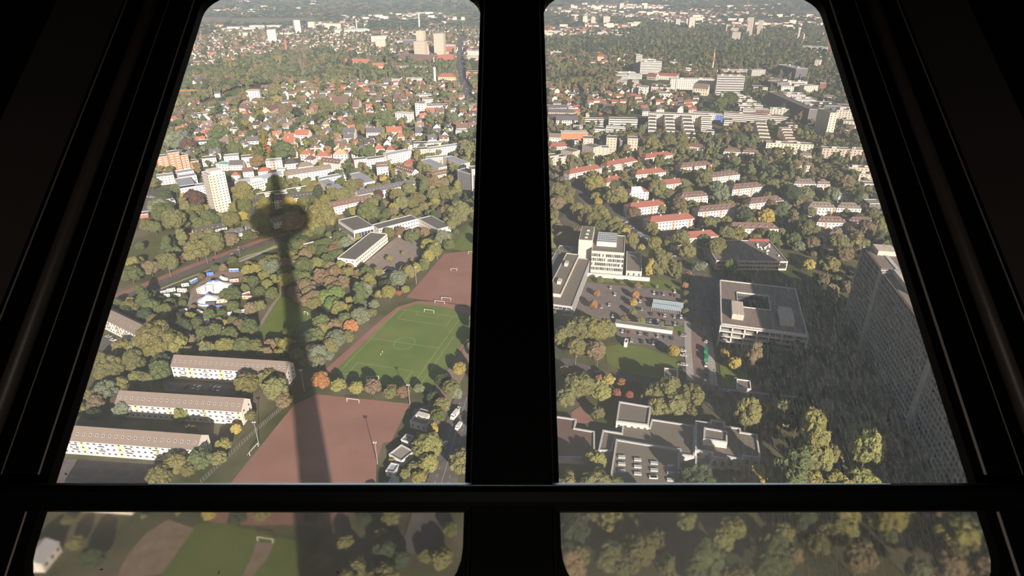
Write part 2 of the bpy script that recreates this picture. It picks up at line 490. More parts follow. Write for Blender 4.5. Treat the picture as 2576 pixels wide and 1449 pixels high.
def poly_bld(zk, pts, H, wall, rcol, label, name='building', cat='building', group=None, z0=0.0, par='offwhite', win=0, floors=1, rise=.6, skyl=None):
    P = [GZ(zk, *q, H).to_2d() for q in pts]
    if sum(P[i - 1].x * P[i].y - P[i].x * P[i - 1].y for i in range(len(P))) < 0: P = P[::-1]
    loc = P[0].copy(); root = empty(name, (loc.x, loc.y, z0)); tag(root, label, cat, group); keep(P)
    Hh = H - z0; Q = [p - loc for p in P]; n = len(P)
    b = MB()
    for i in range(n):
        p, q = Q[i], Q[(i + 1) % n]
        b.quad((p.x, p.y, 0), (q.x, q.y, 0), (q.x, q.y, Hh), (p.x, p.y, Hh))
        if win and facing(P[i], P[(i + 1) % n]): facade(root, loc, P[i], P[(i + 1) % n], .5, Hh, floors, 'win', win, b, cnt=[0])
    b.build('walls', [pm(wall), M_GLASS], root)
    b = MB(); Qi = inset(Q, .9); b.quad(*[(p.x, p.y, Hh - .1) for p in Qi]); b.build('roof', pm(rcol), root)
    b = MB()
    for i in range(n):
        a0, a1, c0, c1 = Q[i], Q[(i + 1) % n], Qi[i], Qi[(i + 1) % n]
        b.quad((a0.x, a0.y, Hh - .2), (a1.x, a1.y, Hh - .2), (a1.x, a1.y, Hh + rise), (a0.x, a0.y, Hh + rise))
        b.quad((a0.x, a0.y, Hh + rise), (a1.x, a1.y, Hh + rise), (c1.x, c1.y, Hh + rise), (c0.x, c0.y, Hh + rise))
        b.quad((c0.x, c0.y, Hh + rise), (c1.x, c1.y, Hh + rise), (c1.x, c1.y, Hh - .2), (c0.x, c0.y, Hh - .2))
    b.build('parapet', pm(par), root)
    for (sx, sy, w, d_) in (skyl or []):
        q = GZ(zk, sx, sy, H).to_2d() - loc; a_ = math.atan2((P[1] - P[0]).y, (P[1] - P[0]).x)
        b = MB(); T = Matrix.Translation((q.x, q.y, Hh)) @ Matrix.Rotation(-.1, 4, 'Z'); b.box(-w / 2, w / 2, -d_ / 2, d_ / 2, -.1, .7, 0, T); b.build('skylight', pm('lightgrey'), root)
    return root, P


# --- the long rows at the near edge of the park
near = [
 ('L5', 1240, 168, 2440, 243, 11, 9.5, 22, 'long cream apartment row with grey-brown roof, its white gable touching the tower shadow'),
 ('L5', 662, 555, 1968, 640, 11, 9.5, 21, 'long cream apartment row with grey-brown roof, middle of the three parallel rows'),
 ('L5', 80, 930, 1512, 1036, 11, 9.5, 21, 'long cream apartment row with grey-brown roof nearest the handrail, pale blue balconies'),
 ('L3', -60, 636, 440, 882, 11, 9.5, 14, 'slanting cream apartment row with balconies, cut off by the dark window frame'),
]
for i, (z, ax, ay, bx, by, dp, H, ns, lab) in enumerate(near):
    bld(z, ax, ay, bx, by, dp, H, 'gable', 'white', 'taupe_r', 3, 1, lab, group='cream apartment rows', strip='yellow', every=6, rh=4.6, sky=ns, balc=5)
bld('L7', 430, 905, 590, 700, 9, 5, 'gable', 'white', 'lightgrey', 1, 1, 'small slanted white gabled hall seen blurred through the lower left pane', rh=2.2, name='hall')
bld('L7', 250, 230, 1235, 302, 11, 8, 'gable', 'white', 'taupe_r', 2, 1, 'white-walled apartment row just below the handrail in the lower left pane', rh=3)

# --- sports ground huts
bld('L6', 1625, 1045, 1760, 1120, 9, 3.4, 'flat', 'white', 'flat_r', 1, 1, 'white clubhouse hut with flat grey-brown roof beside the yellow-green tree', 'clubhouse')
bld('L6', 1590, 1225, 1680, 1245, 6, 3, 'flat', 'white', 'blue_r', 1, 1, 'small white shed with pale blue-grey roof below the clubhouse hut', 'shed', sp=2.4)
bld('L6', 1620, 1350, 1690, 1365, 4.5, 2.6, 'flat', 'offwhite', 'lightgrey', 1, 1, 'narrow shed with light grey roof at the clay pitch corner, next to the handrail', 'shed', sp=2.4)
bld('L6', 1755, 885, 1840, 915, 5, 2.8, 'flat', 'offwhite', 'flat_r', 1, 1, 'tiny hut in deep tree shade above the clubhouse', 'shed', sp=2.4)
bld('L6', 1850, 690, 2030, 740, 12, 4, 'flat', 'offwhite', 'gravel_r', 1, 1, 'flat-roofed changing room block in shade at the clay pitch corner', 'changing_room', units=1)

# --- school with three wings
bld('L2', 700, 1255, 1042, 974, 17, 8, 'flat', 'white', 'school_r', 2, 1, 'white school wing with long dark flat roof ending in a blank white wall', 'school_wing', group='school', sp=3, par='offwhite')
bld('L2', 512, 828, 682, 942, 20, 12, 'flat', 'white', 'school_r', 1, 1, 'white school assembly hall with dark square roof and a band of high windows', 'school_hall', group='school', style='band')
bld('L2', 950, 922, 1372, 812, 14, 8, 'flat', 'white', 'school_r', 2, 1, 'long rear school wing with dark flat roof leading to the bend', 'school_wing', group='school', sp=3)
bld('L2', 1372, 812, 1582, 926, 15, 8, 'flat', 'white', 'school_r', 2, 1, 'school wing with dark flat roof running down towards the hedge by the clay pitch', 'school_wing', group='school', sp=3)
bld('L2', 980, 1385, 1080, 1405, 8, 3.2, 'flat', 'white', 'dark_r', 1, 1, 'low dark-roofed shed at the near edge of the schoolyard', 'shed')
bld('L2', 1225, 985, 1345, 925, 8, 4, 'flat', 'offwhite', 'slate_r', 1, 1, 'small dark-roofed pavilion among trees between the school wings', 'pavilion')
bld('L1', 2225, 1118, 2548, 1035, 9, 4.5, 'flat', 'brick', 'flat_r', 1, 1, 'flat-roofed kindergarten pavilion with a white roof edge beside the tower shadow', 'pavilion', par='white')

# --- rows between the road and the tower block
bld('L2', 200, 740, 885, 594, 10, 9.5, 'gable', 'white', 'brown_r', 3, 1, 'long white apartment row with brown roof, skylights and yellow-green stair strips', sky=16, strip='lime', every=8, balc=4, rh=3.8)
bld('L2', 735, 556, 1355, 428, 10, 9.5, 'gable', 'white', 'slate_r', 3, 1, 'long white apartment row with dark roof behind the brown-roofed one', sky=17, strip='lime', every=8, balc=4, rh=3.8)
bld('L1', 1870, 614, 2290, 565, 10, 9.5, 'gable', 'white', 'dark_r', 3, 1, 'white apartment row with dark roof and red stair strips behind the tower shadow head', sky=11, strip='salmon', every=7, balc=3, rh=3.8)
bld('L1', 1550, 665, 1860, 622, 10, 6, 'gable', 'white', 'dark_r', 2, 1, 'low white row with dark roof poking from trees left of the tower shadow', sky=5, rh=3.4)
bld('L1', 1555, 780, 1690, 745, 9, 6, 'gable', 'offwhite', 'dark_r', 2, 1, 'short dark-roofed house next to the bright yellow tree', rh=3, sky=3)
bld('L1', 1022, 978, 1366, 896, 9, 6, 'gable', 'white', 'dark_r', 2, 1, 'white row house with dark roof and five skylights near the four-lane road', sky=6, strip='yellow', every=5, rh=3.6)
bld('L1', 1325, 1010, 1560, 950, 9, 6, 'gable', 'white', 'slate_r', 2, 1, 'white row house with grey roof half hidden by a brownish tree at the road', sky=4, rh=3.6)
bld('L1', 1590, 935, 1745, 900, 9, 6, 'gable', 'white', 'slate_r', 2, 1, 'white row house with grey roof at the left lobe of the tower shadow', sky=3, rh=3.6)
bld('L1', 1870, 850, 1990, 820, 9, 7, 'gable', 'white', 'slate_r', 2, 1, 'white house fully inside the round shadow of the tower', rh=3.6, sky=2, dorm=2)
bld('L1', 1710, 578, 2262, 488, 13, 6, 'flat', 'offwhite', 'green_r', 1, 1, 'long low hall with green planted roof and white edge behind the dark-roofed row', 'hall', style='band', units=3, par='white')
bld('L1', 680, 640, 812, 616, 10, 4.5, 'flat', 'white', 'gravel_r', 1, 1, 'low white flat-roofed house left of the copper-coloured tree', 'pavilion', units=1)
bld('L1', 425, 770, 520, 760, 10, 4, 'flat', 'brick', 'gravel_r', 1, 1, 'low red-brick building at the edge of the dark window frame', 'pavilion')
bld('L1', 870, 605, 925, 660, 7, 5, 'flat', 'orange', 'blue', 1, 1, 'small orange and blue playground building beside the copper tree', 'pavilion')
bld('L1', 1425, 505, 1555, 482, 12, 6, 'flat', 'white', 'flat_r', 1, 1, 'low white flat building tucked right of the white tower block', 'pavilion')

# --- the white tower block and its neighbours
tb, A, B, C_, D = bld('L1', 1165, 350, 1345, 315, 18, 43, 'flat', 'offwhite', 'blue_r', 15, 1, 'tall white residential tower block with balconies on its left side', 'tower_block', sp=3.2, par='white')
b = MB(); loc = Vector((A.x, A.y))
T = Matrix.Rotation(math.atan2((B - A).y, (B - A).x), 4, 'Z')
b.box(3.5, (B - A).length - 1.5, 2.5, 15, 42.8, 46, 0, T); b.build('penthouse', pm('white'), tb)
b = MB(); b.box(.4, (B - A).length * .42, -.07, .02, .5, 42.6, 0, T); b.build('beige_wall_panel', pm('beige'), tb)
mb = MB(); mb.box(-1.4, 0, -2.2, 2.2, 0, .15); mb.box(-1.45, -1.35, -2.2, 2.2, .15, 1.1)
bm_ = me('balcony', mb.V, mb.F, [pm('offwhite')], mb.M)
for f in range(14):
    for k in range(3):
        o = bpy.data.objects.new('balcony', bm_); o.matrix_local = T @ Matrix.Translation((0, 3.2 + k * 5.6, 3.2 + f * 2.8)); link(o, tb)
for args in [
 ('L1', 612, 156, 728, 140, 12, 20, 'flat', 'orange', 'gravel_r', 7, 1, 'orange apartment slab with white balcony stacks, the part next to the window frame'),
 ('L1', 732, 112, 852, 96, 13, 26, 'flat', 'orange', 'gravel_r', 8, 1, 'tallest middle part of the orange apartment building'),
 ('L1', 862, 140, 948, 124, 13, 20, 'flat', 'orange', 'green_r', 7, 1, 'right shoulder of the orange apartment building with blank orange end'),
 ('L1', 928, 210, 1062, 190, 12, 9, 'flat', 'orange', 'green_r', 3, 1, 'lowest orange block at the right end of the orange group'),
]: bld(*args, group='orange apartment building', balc=2, bcol='white')
W_ = 'apartment_house'
for args in [
 ('L1', 612, 368, 795, 345, 13, 10, 'flat', 'cream', 'blue_r', 3, 1, 'cream apartment house with grey roof standing by the parking bays near the frame'),
 ('L1', 842, 325, 1012, 298, 12, 13, 'flat', 'white', 'blue_r', 4, 1, 'white apartment house with stepped grey roof below the orange building'),
 ('L1', 856, 372, 1040, 345, 12, 12, 'flat', 'white', 'blue_r', 3, 1, 'white apartment house with grey roof, directly left of the tower block'),
 ('L1', 870, 492, 1130, 452, 11, 12, 'flat', 'white', 'blue_r', 4, 1, 'L-shaped white apartment house with blue-grey roof, long front wing'),
 ('L1', 808, 385, 868, 488, 16, 12, 'flat', 'white', 'blue_r', 4, 1, 'rear wing of the white house with blue-grey roof at the tower block foot'),
 ('L1', 1097, 172, 1250, 158, 14, 10, 'flat', 'white', 'gravel_r', 3, 1, 'white cubic villa with roof terrace, first right of the orange building'),
 ('L1', 1330, 150, 1490, 138, 14, 11, 'flat', 'white', 'lightgrey', 3, 1, 'white cubic villa with pale grey roof behind the tower block'),
 ('L1', 1520, 160, 1650, 148, 13, 9, 'flat', 'white', 'gravel_r', 3, 1, 'white cubic villa with gravel roof in front of the dark fir'),
 ('L1', 1245, 225, 1365, 232, 13, 8, 'flat', 'white', 'teal', 2, 1, 'white villa with teal roof pool right behind the tower block roof'),
 ('L1', 1575, 222, 1690, 214, 12, 8, 'flat', 'offwhite', 'lightgrey', 2, 1, 'stepped white terrace villa beside the brownish birch'),
 ('L1', 1390, 235, 1530, 232, 12, 7, 'gable', 'offwhite', 'slate_r', 2, 1, 'offwhite villa with steep dark gable right of the tower block'),
 ('L1', 1780, 200, 1955, 186, 14, 11, 'flat', 'white', 'white_r', 3, 1, 'white penthouse villa with glass roof lights and balconies on each floor'),
 ('L1', 1985, 228, 2130, 214, 12, 7, 'hip', 'white', 'dark_r', 2, 1, 'white villa with broad black hipped roof'),
 ('L1', 2130, 262, 2295, 240, 12, 8, 'hip', 'white', 'taupe_r', 2, 1, 'white villa with taupe hipped roof beside the black-roofed one'),
 ('L1', 1535, 310, 1650, 300, 10, 7, 'gable', 'white', 'brown_r', 2, 1, 'white gabled house with brown roof behind the arched apartment building'),
 ('L1', 1900, 285, 1990, 282, 9, 8, 'flat', 'white', 'white_r', 2, 1, 'small white cube house at the right end of the arched building'),
 ('L1', 1410, 350, 1500, 345, 9, 6, 'hip', 'white', 'orange_r', 2, 1, 'low house with orange hipped roof right of the tower block'),
 ('L1', 1700, 310, 1840, 296, 10, 7, 'hip', 'white', 'orange_r', 2, 1, 'orange hipped roof peeping over the arched apartment building'),
]: bld(*args, name=W_)
ab, A, B, C_, D = bld('L1', 1500, 440, 1965, 338, 13, 13, 'gable', 'white', 'blue_r', 4, 1, 'long white apartment building with a rounded central gable and slate roof', name=W_, balc=6, bcol='white', rh=3)
b = MB(); T = Matrix.Rotation(math.atan2((B - A).y, (B - A).x), 4, 'Z'); Ln = (B - A).length; x0, x1 = Ln * .25, Ln * .52; xm, w = (x0 + x1) / 2, (x1 - x0) / 2
pts = [(x0, 0), (x1, 0)] + [(xm + w * math.cos(a), 13 + 3.4 * math.sin(a)) for a in np.linspace(0, math.pi, 14)]
for y in (-2.2, 6):
    b.quad(*[T @ Vector((x, y, z)) for x, z in pts])
for i in range(len(pts)):
    (xa, za), (xb, zb) = pts[i], pts[(i + 1) % len(pts)]
    b.quad(T @ Vector((xa, -2.2, za)), T @ Vector((xa, 6, za)), T @ Vector((xb, 6, zb)), T @ Vector((xb, -2.2, zb)))
b.build('arched_gable', pm('white'), ab)
for f in range(4):
    for k in range(5):
        o = bpy.data.objects.new('window', win_mesh(1.6, 1.5)); o.matrix_local = T @ Matrix.Translation((x0 + (k + .5) * (x1 - x0) / 5, -2.2, 1.4 + f * 3.1)); link(o, ab)

for args in [
 ('L1', 2022, 345, 2490, 272, 11, 11, 'gable', 'white', 'taupe_r', 4, 1, 'long white apartment row with dormers, fully sunlit, above the green-roofed hall'),
 ('L2', 320, 196, 525, 222, 11, 11, 'gable', 'white', 'brown_r', 4, 1, 'white brown-roofed apartment row with a big blank white gable'),
 ('L2', 300, 402, 480, 512, 12, 8, 'flat', 'white', 'blue_r', 2, 1, 'pale grey flat-roofed office wing beside two firs'),
 ('L2', 330, 390, 610, 336, 10, 8, 'flat', 'white', 'blue_r', 2, 1, 'pale grey flat-roofed link building behind two firs'),
 ('L2', 630, 332, 795, 430, 13, 11, 'flat', 'white', 'blue_r', 3, 1, 'pale grey flat-roofed office wing pointing at the dark-roofed row'),
 ('L2', 686, 184, 825, 168, 11, 15, 'flat', 'white', 'gravel_r', 5, 1, 'white slab with a salmon-red blank end wall'),
 ('L2', 825, 180, 1050, 150, 11, 13, 'flat', 'white', 'gravel_r', 4, 1, 'lower white middle part of the long slab with red balconies'),
 ('L2', 1050, 130, 1300, 82, 13, 17, 'flat', 'white', 'lightgrey', 6, 1, 'highest white part of the long slab with stacked ribbon balconies'),
 ('L2', 1315, 72, 1490, 64, 12, 12, 'flat', 'pink', 'dbrown_r', 3, 1, 'pale pink cubic apartment house with dark roof above the long slab'),
 ('L2', 1500, 68, 1830, 22, 12, 12, 'flat', 'white', 'lightgrey', 4, 1, 'long white slab with yellowish balconies close to the mullion'),
 ('L2', 1395, 184, 1590, 268, 13, 9, 'flat', 'beige', 'blue_r', 3, 1, 'near wing of the U-shaped school with pale grey roof'),
 ('L2', 1450, 168, 1640, 150, 10, 9, 'flat', 'beige', 'blue_r', 3, 1, 'back wing of the U-shaped school with pale grey roof'),
 ('L2', 1640, 152, 1835, 228, 13, 9, 'flat', 'beige', 'blue_r', 3, 1, 'far wing of the U-shaped school with pale grey roof'),
 ('L2', 1118, 262, 1306, 322, 10, 12, 'gable', 'white', 'brown_r', 4, 1, 'white apartment row with brown roof right of the tall poplar'),
 ('L2', 925, 256, 1052, 246, 11, 14, 'gable', 'white', 'brown_r', 4, 1, 'short white gabled block left of the tall poplar'),
 ('L2', 1215, 222, 1320, 226, 13, 8, 'hip', 'brick', 'red_r', 2, 1, 'brick villa with bright red hipped roof and dormers'),
 ('L2', 1540, 352, 1690, 318, 10, 7, 'gable', 'pink', 'brown_r', 2, 1, 'pink row with red-brown roof behind the plane trees'),
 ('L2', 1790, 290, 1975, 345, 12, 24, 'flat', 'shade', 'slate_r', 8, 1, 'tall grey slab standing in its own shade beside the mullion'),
]:
    ex = dict(end='salmon') if 'salmon-red blank' in args[-1] else {}
    if args[7] == 'gable': ex['dorm'] = 8 if args[1] > 1000 else 5
    bld(*args, name=W_ if 'school' not in args[-1] else 'school_wing', balc=(4 if 'balcon' in args[-1] else 0), **ex)
bld('L2', 1945, 285, 2080, 275, 14, 30, 'flat', 'offwhite', 'gravel_r', 10, 1, 'tower with white stacked balconies, mostly hidden behind the mullion', name='tower_block', balc=2, bcol='white')

# --- red and brown hipped rows right of the mullion
rows = [
 ('R1', 375, 262, 745, 195, 'red_r', 'red-roofed white row at the street fork, nearest the beige blocks'),
 ('R1', 800, 172, 1148, 108, 'red_r', 'red-roofed white row right behind a round tree, second in the back line'),
 ('R1', 1235, 84, 1555, 44, 'red_r', 'red-roofed white row farthest back, partly covered by two trees'),
 ('R1', 1640, 192, 2000, 156, 'brown_r', 'brown-roofed white row with dormers behind the red-roofed ones'),
 ('R1', 1130, 272, 1475, 238, 'red_r', 'red-roofed white row half hidden by an oak, in the second line'),
 ('R1', 800, 362, 990, 320, 'red_r', 'short red roof showing between crowns by the street fork'),
 ('R1', 1340, 400, 1700, 358, 'red_r', 'red-roofed row above the tree clump beside the scaffolded house'),
 ('R2', 40, 304, 372, 266, 'brown_r', 'brown-roofed white row with salmon strips in the second line'),
 ('R1', 1640, 536, 1960, 508, 'brown_r', 'brown-roofed white row with five dormers, left of the big dark tree'),
 ('R1', 1055, 658, 1470, 612, 'red_r', 'bright red-roofed white row with two chimneys beside the avenue of trees'),
 ('R1', 1840, 698, 2290, 655, 'brown_r', 'long brown-roofed white row with cream end and many dormers'),
 ('R1', 1280, 818, 1805, 768, 'red_r', 'longest bright red-roofed row along the parked cars'),
 ('R1', 1540, 1010, 2072, 968, 'red_r', 'nearest red-roofed row behind two round trees'),
 ('R2', 232, 884, 812, 888, 'brown_r', 'brown-roofed row with an orange end wall above the flat hall'),
 ('R2', 285, 440, 640, 404, 'brown_r', 'brown-roofed white row beside the silvery poplar'),
 ('R2', 480, 602, 870, 562, 'brown_r', 'brown-roofed row behind a rust-coloured tree'),
 ('R2', 985, 372, 1240, 376, 'taupe_r', 'grey-brown roofed row with white front, left half of a pair under trees'),
 ('R2', 1252, 376, 1400, 380, 'taupe_r', 'grey-brown roofed row, right half of a pair under trees'),
 ('R2', 1148, 640, 1462, 648, 'taupe_r', 'left half of the hipped double row with white dormers'),
 ('R2', 1475, 648, 1755, 658, 'taupe_r', 'right half of the hipped double row with white dormers'),
 ('R2', 1248, 810, 1590, 818, 'brown_r', 'left half of the near brown-roofed double row with pink end wall'),
 ('R2', 1600, 818, 1892, 826, 'brown_r', 'right half of the near brown-roofed double row'),
 ('R2', 1352, 995, 1600, 1002, 'brown_r', 'brown-roofed house nearest the dark high-rise, behind a brownish tree'),
 ('R2', 1495, 512, 1630, 522, 'taupe_r', 'small taupe roof peeping out above the hipped double row'),
 ('F8', 232, 1036, 480, 1046, 'brown_r', 'brown-roofed white row with pale blue front at the upper edge of the estate'),
 ('F8', 500, 1046, 740, 1056, 'brown_r', 'brown-roofed row mostly behind trees at the upper edge of the estate'),
 ('F8', 1220, 1230, 1520, 1240, 'brown_r', 'brown-roofed white row among dark trees below the long beige slab'),
 ('F8', 1330, 1090, 1500, 1100, 'taupe_r', 'taupe hipped roof directly below the long beige slab'),
]
for i, (z, ax, ay, bx, by, rc, lab) in enumerate(rows):
    end = {13: 'orange', 20: 'salmon', 10: None}.get(i)
    ex = dict(chim=2) if rc == 'red_r' else dict(dorm=7)
    bld(z, ax, ay, bx, by, 12, 10.5, 'hip', 'white', rc, 3, 1, lab, group='hip-roofed estate rows', strip='salmon', every=5, rh=4.4, end=end, **ex)
sc_, A, B, C_, D = bld('R1', 1060, 480, 1280, 462, 13, 10, 'hip', 'white', 'red_r', 3, 1, 'white house under repair with a big white tarpaulin on its red roof', name='house', rh=4)
b = MB(); T = Matrix.Rotation(math.atan2((B - A).y, (B - A).x), 4, 'Z'); Ln = (B - A).length
b.quad(*[T @ Vector(v) for v in ((1.5, -.7, 10.1), (Ln * .72, -.7, 10.1), (Ln * .68, 6.3, 14.8), (4.5, 6.3, 14.8))]); b.build('roof_tarpaulin', mat('tarpaulin', (226, 224, 222), .6, 0), sc_)

# --- beige cube blocks, brick blocks and terraces (upper right)
for args in [
 ('F7', 190, 1110, 320, 1095, 12, 14, 'flat', 'beige', 'gravel_r', 4, 1, 'beige block in the front corner beside the mullion, taller half'),
 ('F7', 325, 1120, 435, 1105, 12, 12, 'flat', 'beige', 'gravel_r', 4, 1, 'beige block in the front corner, lower stepped half'),
 ('F7', 350, 1010, 520, 1050, 15, 14, 'flat', 'beige', 'gravel_r', 5, 1, 'beige cube with gravel roof, second from the mullion in the front line'),
 ('F7', 655, 940, 820, 985, 15, 16, 'flat', 'beige', 'gravel_r', 5, 1, 'large beige corner block in the middle of the beige group'),
 ('F7', 825, 985, 1045, 985, 12, 14, 'flat', 'beige', 'gravel_r', 5, 1, 'lower wing of the large beige corner block'),
 ('F7', 545, 885, 612, 880, 12, 12, 'flat', 'beige', 'gravel_r', 4, 1, 'small beige block half in shade behind the beige cubes'),
 ('F7', 672, 850, 822, 852, 16, 18, 'flat', 'beige', 'gravel_r', 5, 1, 'beige cube tower with blank front and one window column'),
 ('F7', 905, 895, 1010, 900, 12, 12, 'flat', 'beige', 'gravel_r', 4, 1, 'low beige block left of the punched-window tower'),
 ('F7', 1008, 840, 1155, 846, 16, 22, 'flat', 'beige', 'gravel_r', 6, 1, 'beige tower with scattered punched windows'),
 ('F7', 1200, 880, 1310, 880, 10, 14, 'flat', 'shade', 'gravel_r', 4, 1, 'dark shaded block beside the last beige tower'),
 ('F7', 1312, 850, 1462, 855, 14, 20, 'flat', 'beige', 'gravel_r', 5, 1, 'rightmost beige tower with a single column of paired windows'),
 ('F7', 350, 765, 740, 765, 12, 13, 'flat', 'orange', 'lightgrey', 4, 1, 'orange-red brick office block with rows of square windows'),
 ('F7', 525, 680, 668, 682, 12, 10, 'flat', 'salmon', 'lightgrey', 3, 1, 'small salmon block on top of the orange brick office'),
 ('F7', 180, 830, 345, 835, 12, 9, 'gable', 'white', 'taupe_r', 2, 1, 'white house with taupe roof left of the orange brick office'),
 ('F7', 185, 975, 465, 960, 13, 9, 'hip', 'white', 'red_r', 2, 1, 'white block with large red hipped roof below the orange brick office'),
 ('F7', 1000, 690, 1280, 700, 12, 11, 'flat', 'white', 'white_r', 3, 1, 'white stepped office wing in front of the long ribbon office'),
 ('F7', 815, 710, 980, 720, 18, 9, 'flat', 'white', 'slate_r', 2, 1, 'white flat block with dark slate forecourt roof'),
 ('F7', 660, 570, 970, 575, 12, 12, 'flat', 'white', 'gravel_r', 3, 2, 'white slab with orange balconies, left of the ribbon-window office'),
 ('F7', 1042, 570, 1455, 578, 16, 16, 'flat', 'white', 'gravel_r', 4, 2, 'long white office with ribbon windows above the white stepped wing'),
 ('F7', 280, 585, 595, 588, 14, 11, 'gable', 'white', 'slate_r', 3, 2, 'white hall with grey roof next to the mullion'),
 ('F7', 165, 545, 580, 552, 12, 9, 'gable', 'cream', 'dark_r', 2, 2, 'long low dark-roofed row behind the white hall'),
 ('F7', 168, 410, 450, 405, 12, 10, 'gable', 'offwhite', 'slate_r', 3, 2, 'long grey-roofed house row below the red roofs at the mullion'),
 ('F7', 168, 470, 540, 478, 12, 10, 'gable', 'cream', 'slate_r', 3, 2, 'cream house row with grey roof behind the yellow tree'),
 ('F7', 458, 415, 552, 415, 12, 10, 'flat', 'white', 'lightgrey', 3, 2, 'small white cube above the yellow tree'),
 ('F7', 960, 395, 1080, 400, 12, 10, 'gable', 'white', 'slate_r', 3, 2, 'white gabled house between two orange-yellow poplars'),
 ('F7', 1620, 488, 2480, 516, 12, 19, 'flat', 'white', 'gravel_r', 6, 2, 'very long white slab closing off the four stepped terrace buildings'),
 ('F7', 2260, 475, 2576, 490, 12, 14, 'flat', 'white', 'slate_r', 4, 2, 'dark-roofed office with a blue facade panel'),
 ('F7', 2450, 745, 2560, 750, 14, 9, 'flat', 'white', 'slate_r', 2, 2, 'white hall with grey sheet roof right of the last terrace building'),
 ('F7', 2170, 960, 2400, 985, 11, 8, 'hip', 'white', 'brown_r', 2, 2, 'brown hipped roof in trees below the stepped terraces'),
 ('F7', 1525, 455, 1630, 455, 12, 8, 'gable', 'white', 'slate_r', 2, 2, 'white gabled hall left of the stepped terraces'),
]:
    st = 'band' if 'ribbon' in args[-1] or 'stepped office' in args[-1] else 'win'
    bld(*args, style=st, name='office_block' if 'office' in args[-1] else 'apartment_block', sp=4.2 if 'beige' in args[-1] else 3.4)


def terrace(zk, x0, x1, ytop, ybot, n, H0, H1, wall, lab, shift=0):
    """a white stepped terrace building coming towards the viewer, lower step by step"""
    xm = (x0 + x1) / 2
    A0 = GZ(zk, xm, ytop, H0); A1 = GZ(zk, xm + shift, ybot, H1)
    d = (A1 - A0).to_2d(); Ln = d.length; d = d / Ln
    wid = (GZ(zk, x1, ytop, H0) - GZ(zk, x0, ytop, H0)).length
    root = empty('terrace_building', (A0.x, A0.y, 0)); tag(root, lab, 'building', 'stepped terrace buildings')
    T = Matrix.Rotation(math.atan2(d.y, d.x), 4, 'Z')
    keep([(A0.to_2d() + d * a + Vector((-d.y, d.x)) * s * wid / 2) for a, s in ((-6, 1), (-6, -1), (Ln + 6, -1), (Ln + 6, 1))], 2)
    for k in range(n):
        u0, u1 = Ln * k / n, Ln * (k + 1) / n; h = H0 + (H1 - H0) * k / (n - 1)
        if k == n - 1: u1 += 3
        b = MB(); b.box(u0 - (8 if k == 0 else 0), u1, -wid / 2 + k * .1, wid / 2 - k * .1, 0, h, 0, T)
        b.box(u1 - .2, u1 + .5, -wid / 2, wid / 2, h - 1.2, h + .7, 0, T)
        for f in range(int(h / 3)):
            b.box(u1, u1 + .1, -wid / 2 + 1, wid / 2 - 1, h - 3 * f - 2.6, h - 3 * f - 1.2, 1, T)
        s = b.build('terrace_step', [pm(wall if k else 'offwhite'), M_GLASS], root)
        b = MB(); b.box(u0 + .4, u1 - .4, -wid / 2 + .8, wid / 2 - .8, h, h + .15, 0, T); b.build('roof_garden', pm('gravel_r'), s)


terrace('F7', 1610, 1720, 520, 790, 6, 18, 5, 'white', 'stepped white terrace building first from the tree-lined canal street')
terrace('F7', 1842, 1970, 520, 800, 6, 18, 5, 'white', 'stepped terrace building with a pale yellow top floor, second of four', 30)
terrace('F7', 2090, 2230, 530, 830, 6, 18, 5, 'white', 'stepped terrace building with a pink top floor, third and longest', 60)
terrace('F7', 2370, 2510, 530, 660, 3, 18, 10, 'white', 'shortest stepped terrace building, last of four', 10)
terrace('F8', 690, 830, 600, 880, 6, 16, 5, 'cream', 'cream stepped terrace running down from the comb-shaped office', 80)
terrace('F8', 1050, 1190, 700, 880, 5, 15, 5, 'pink', 'pinkish stepped terrace beside the orange blinds', 90)

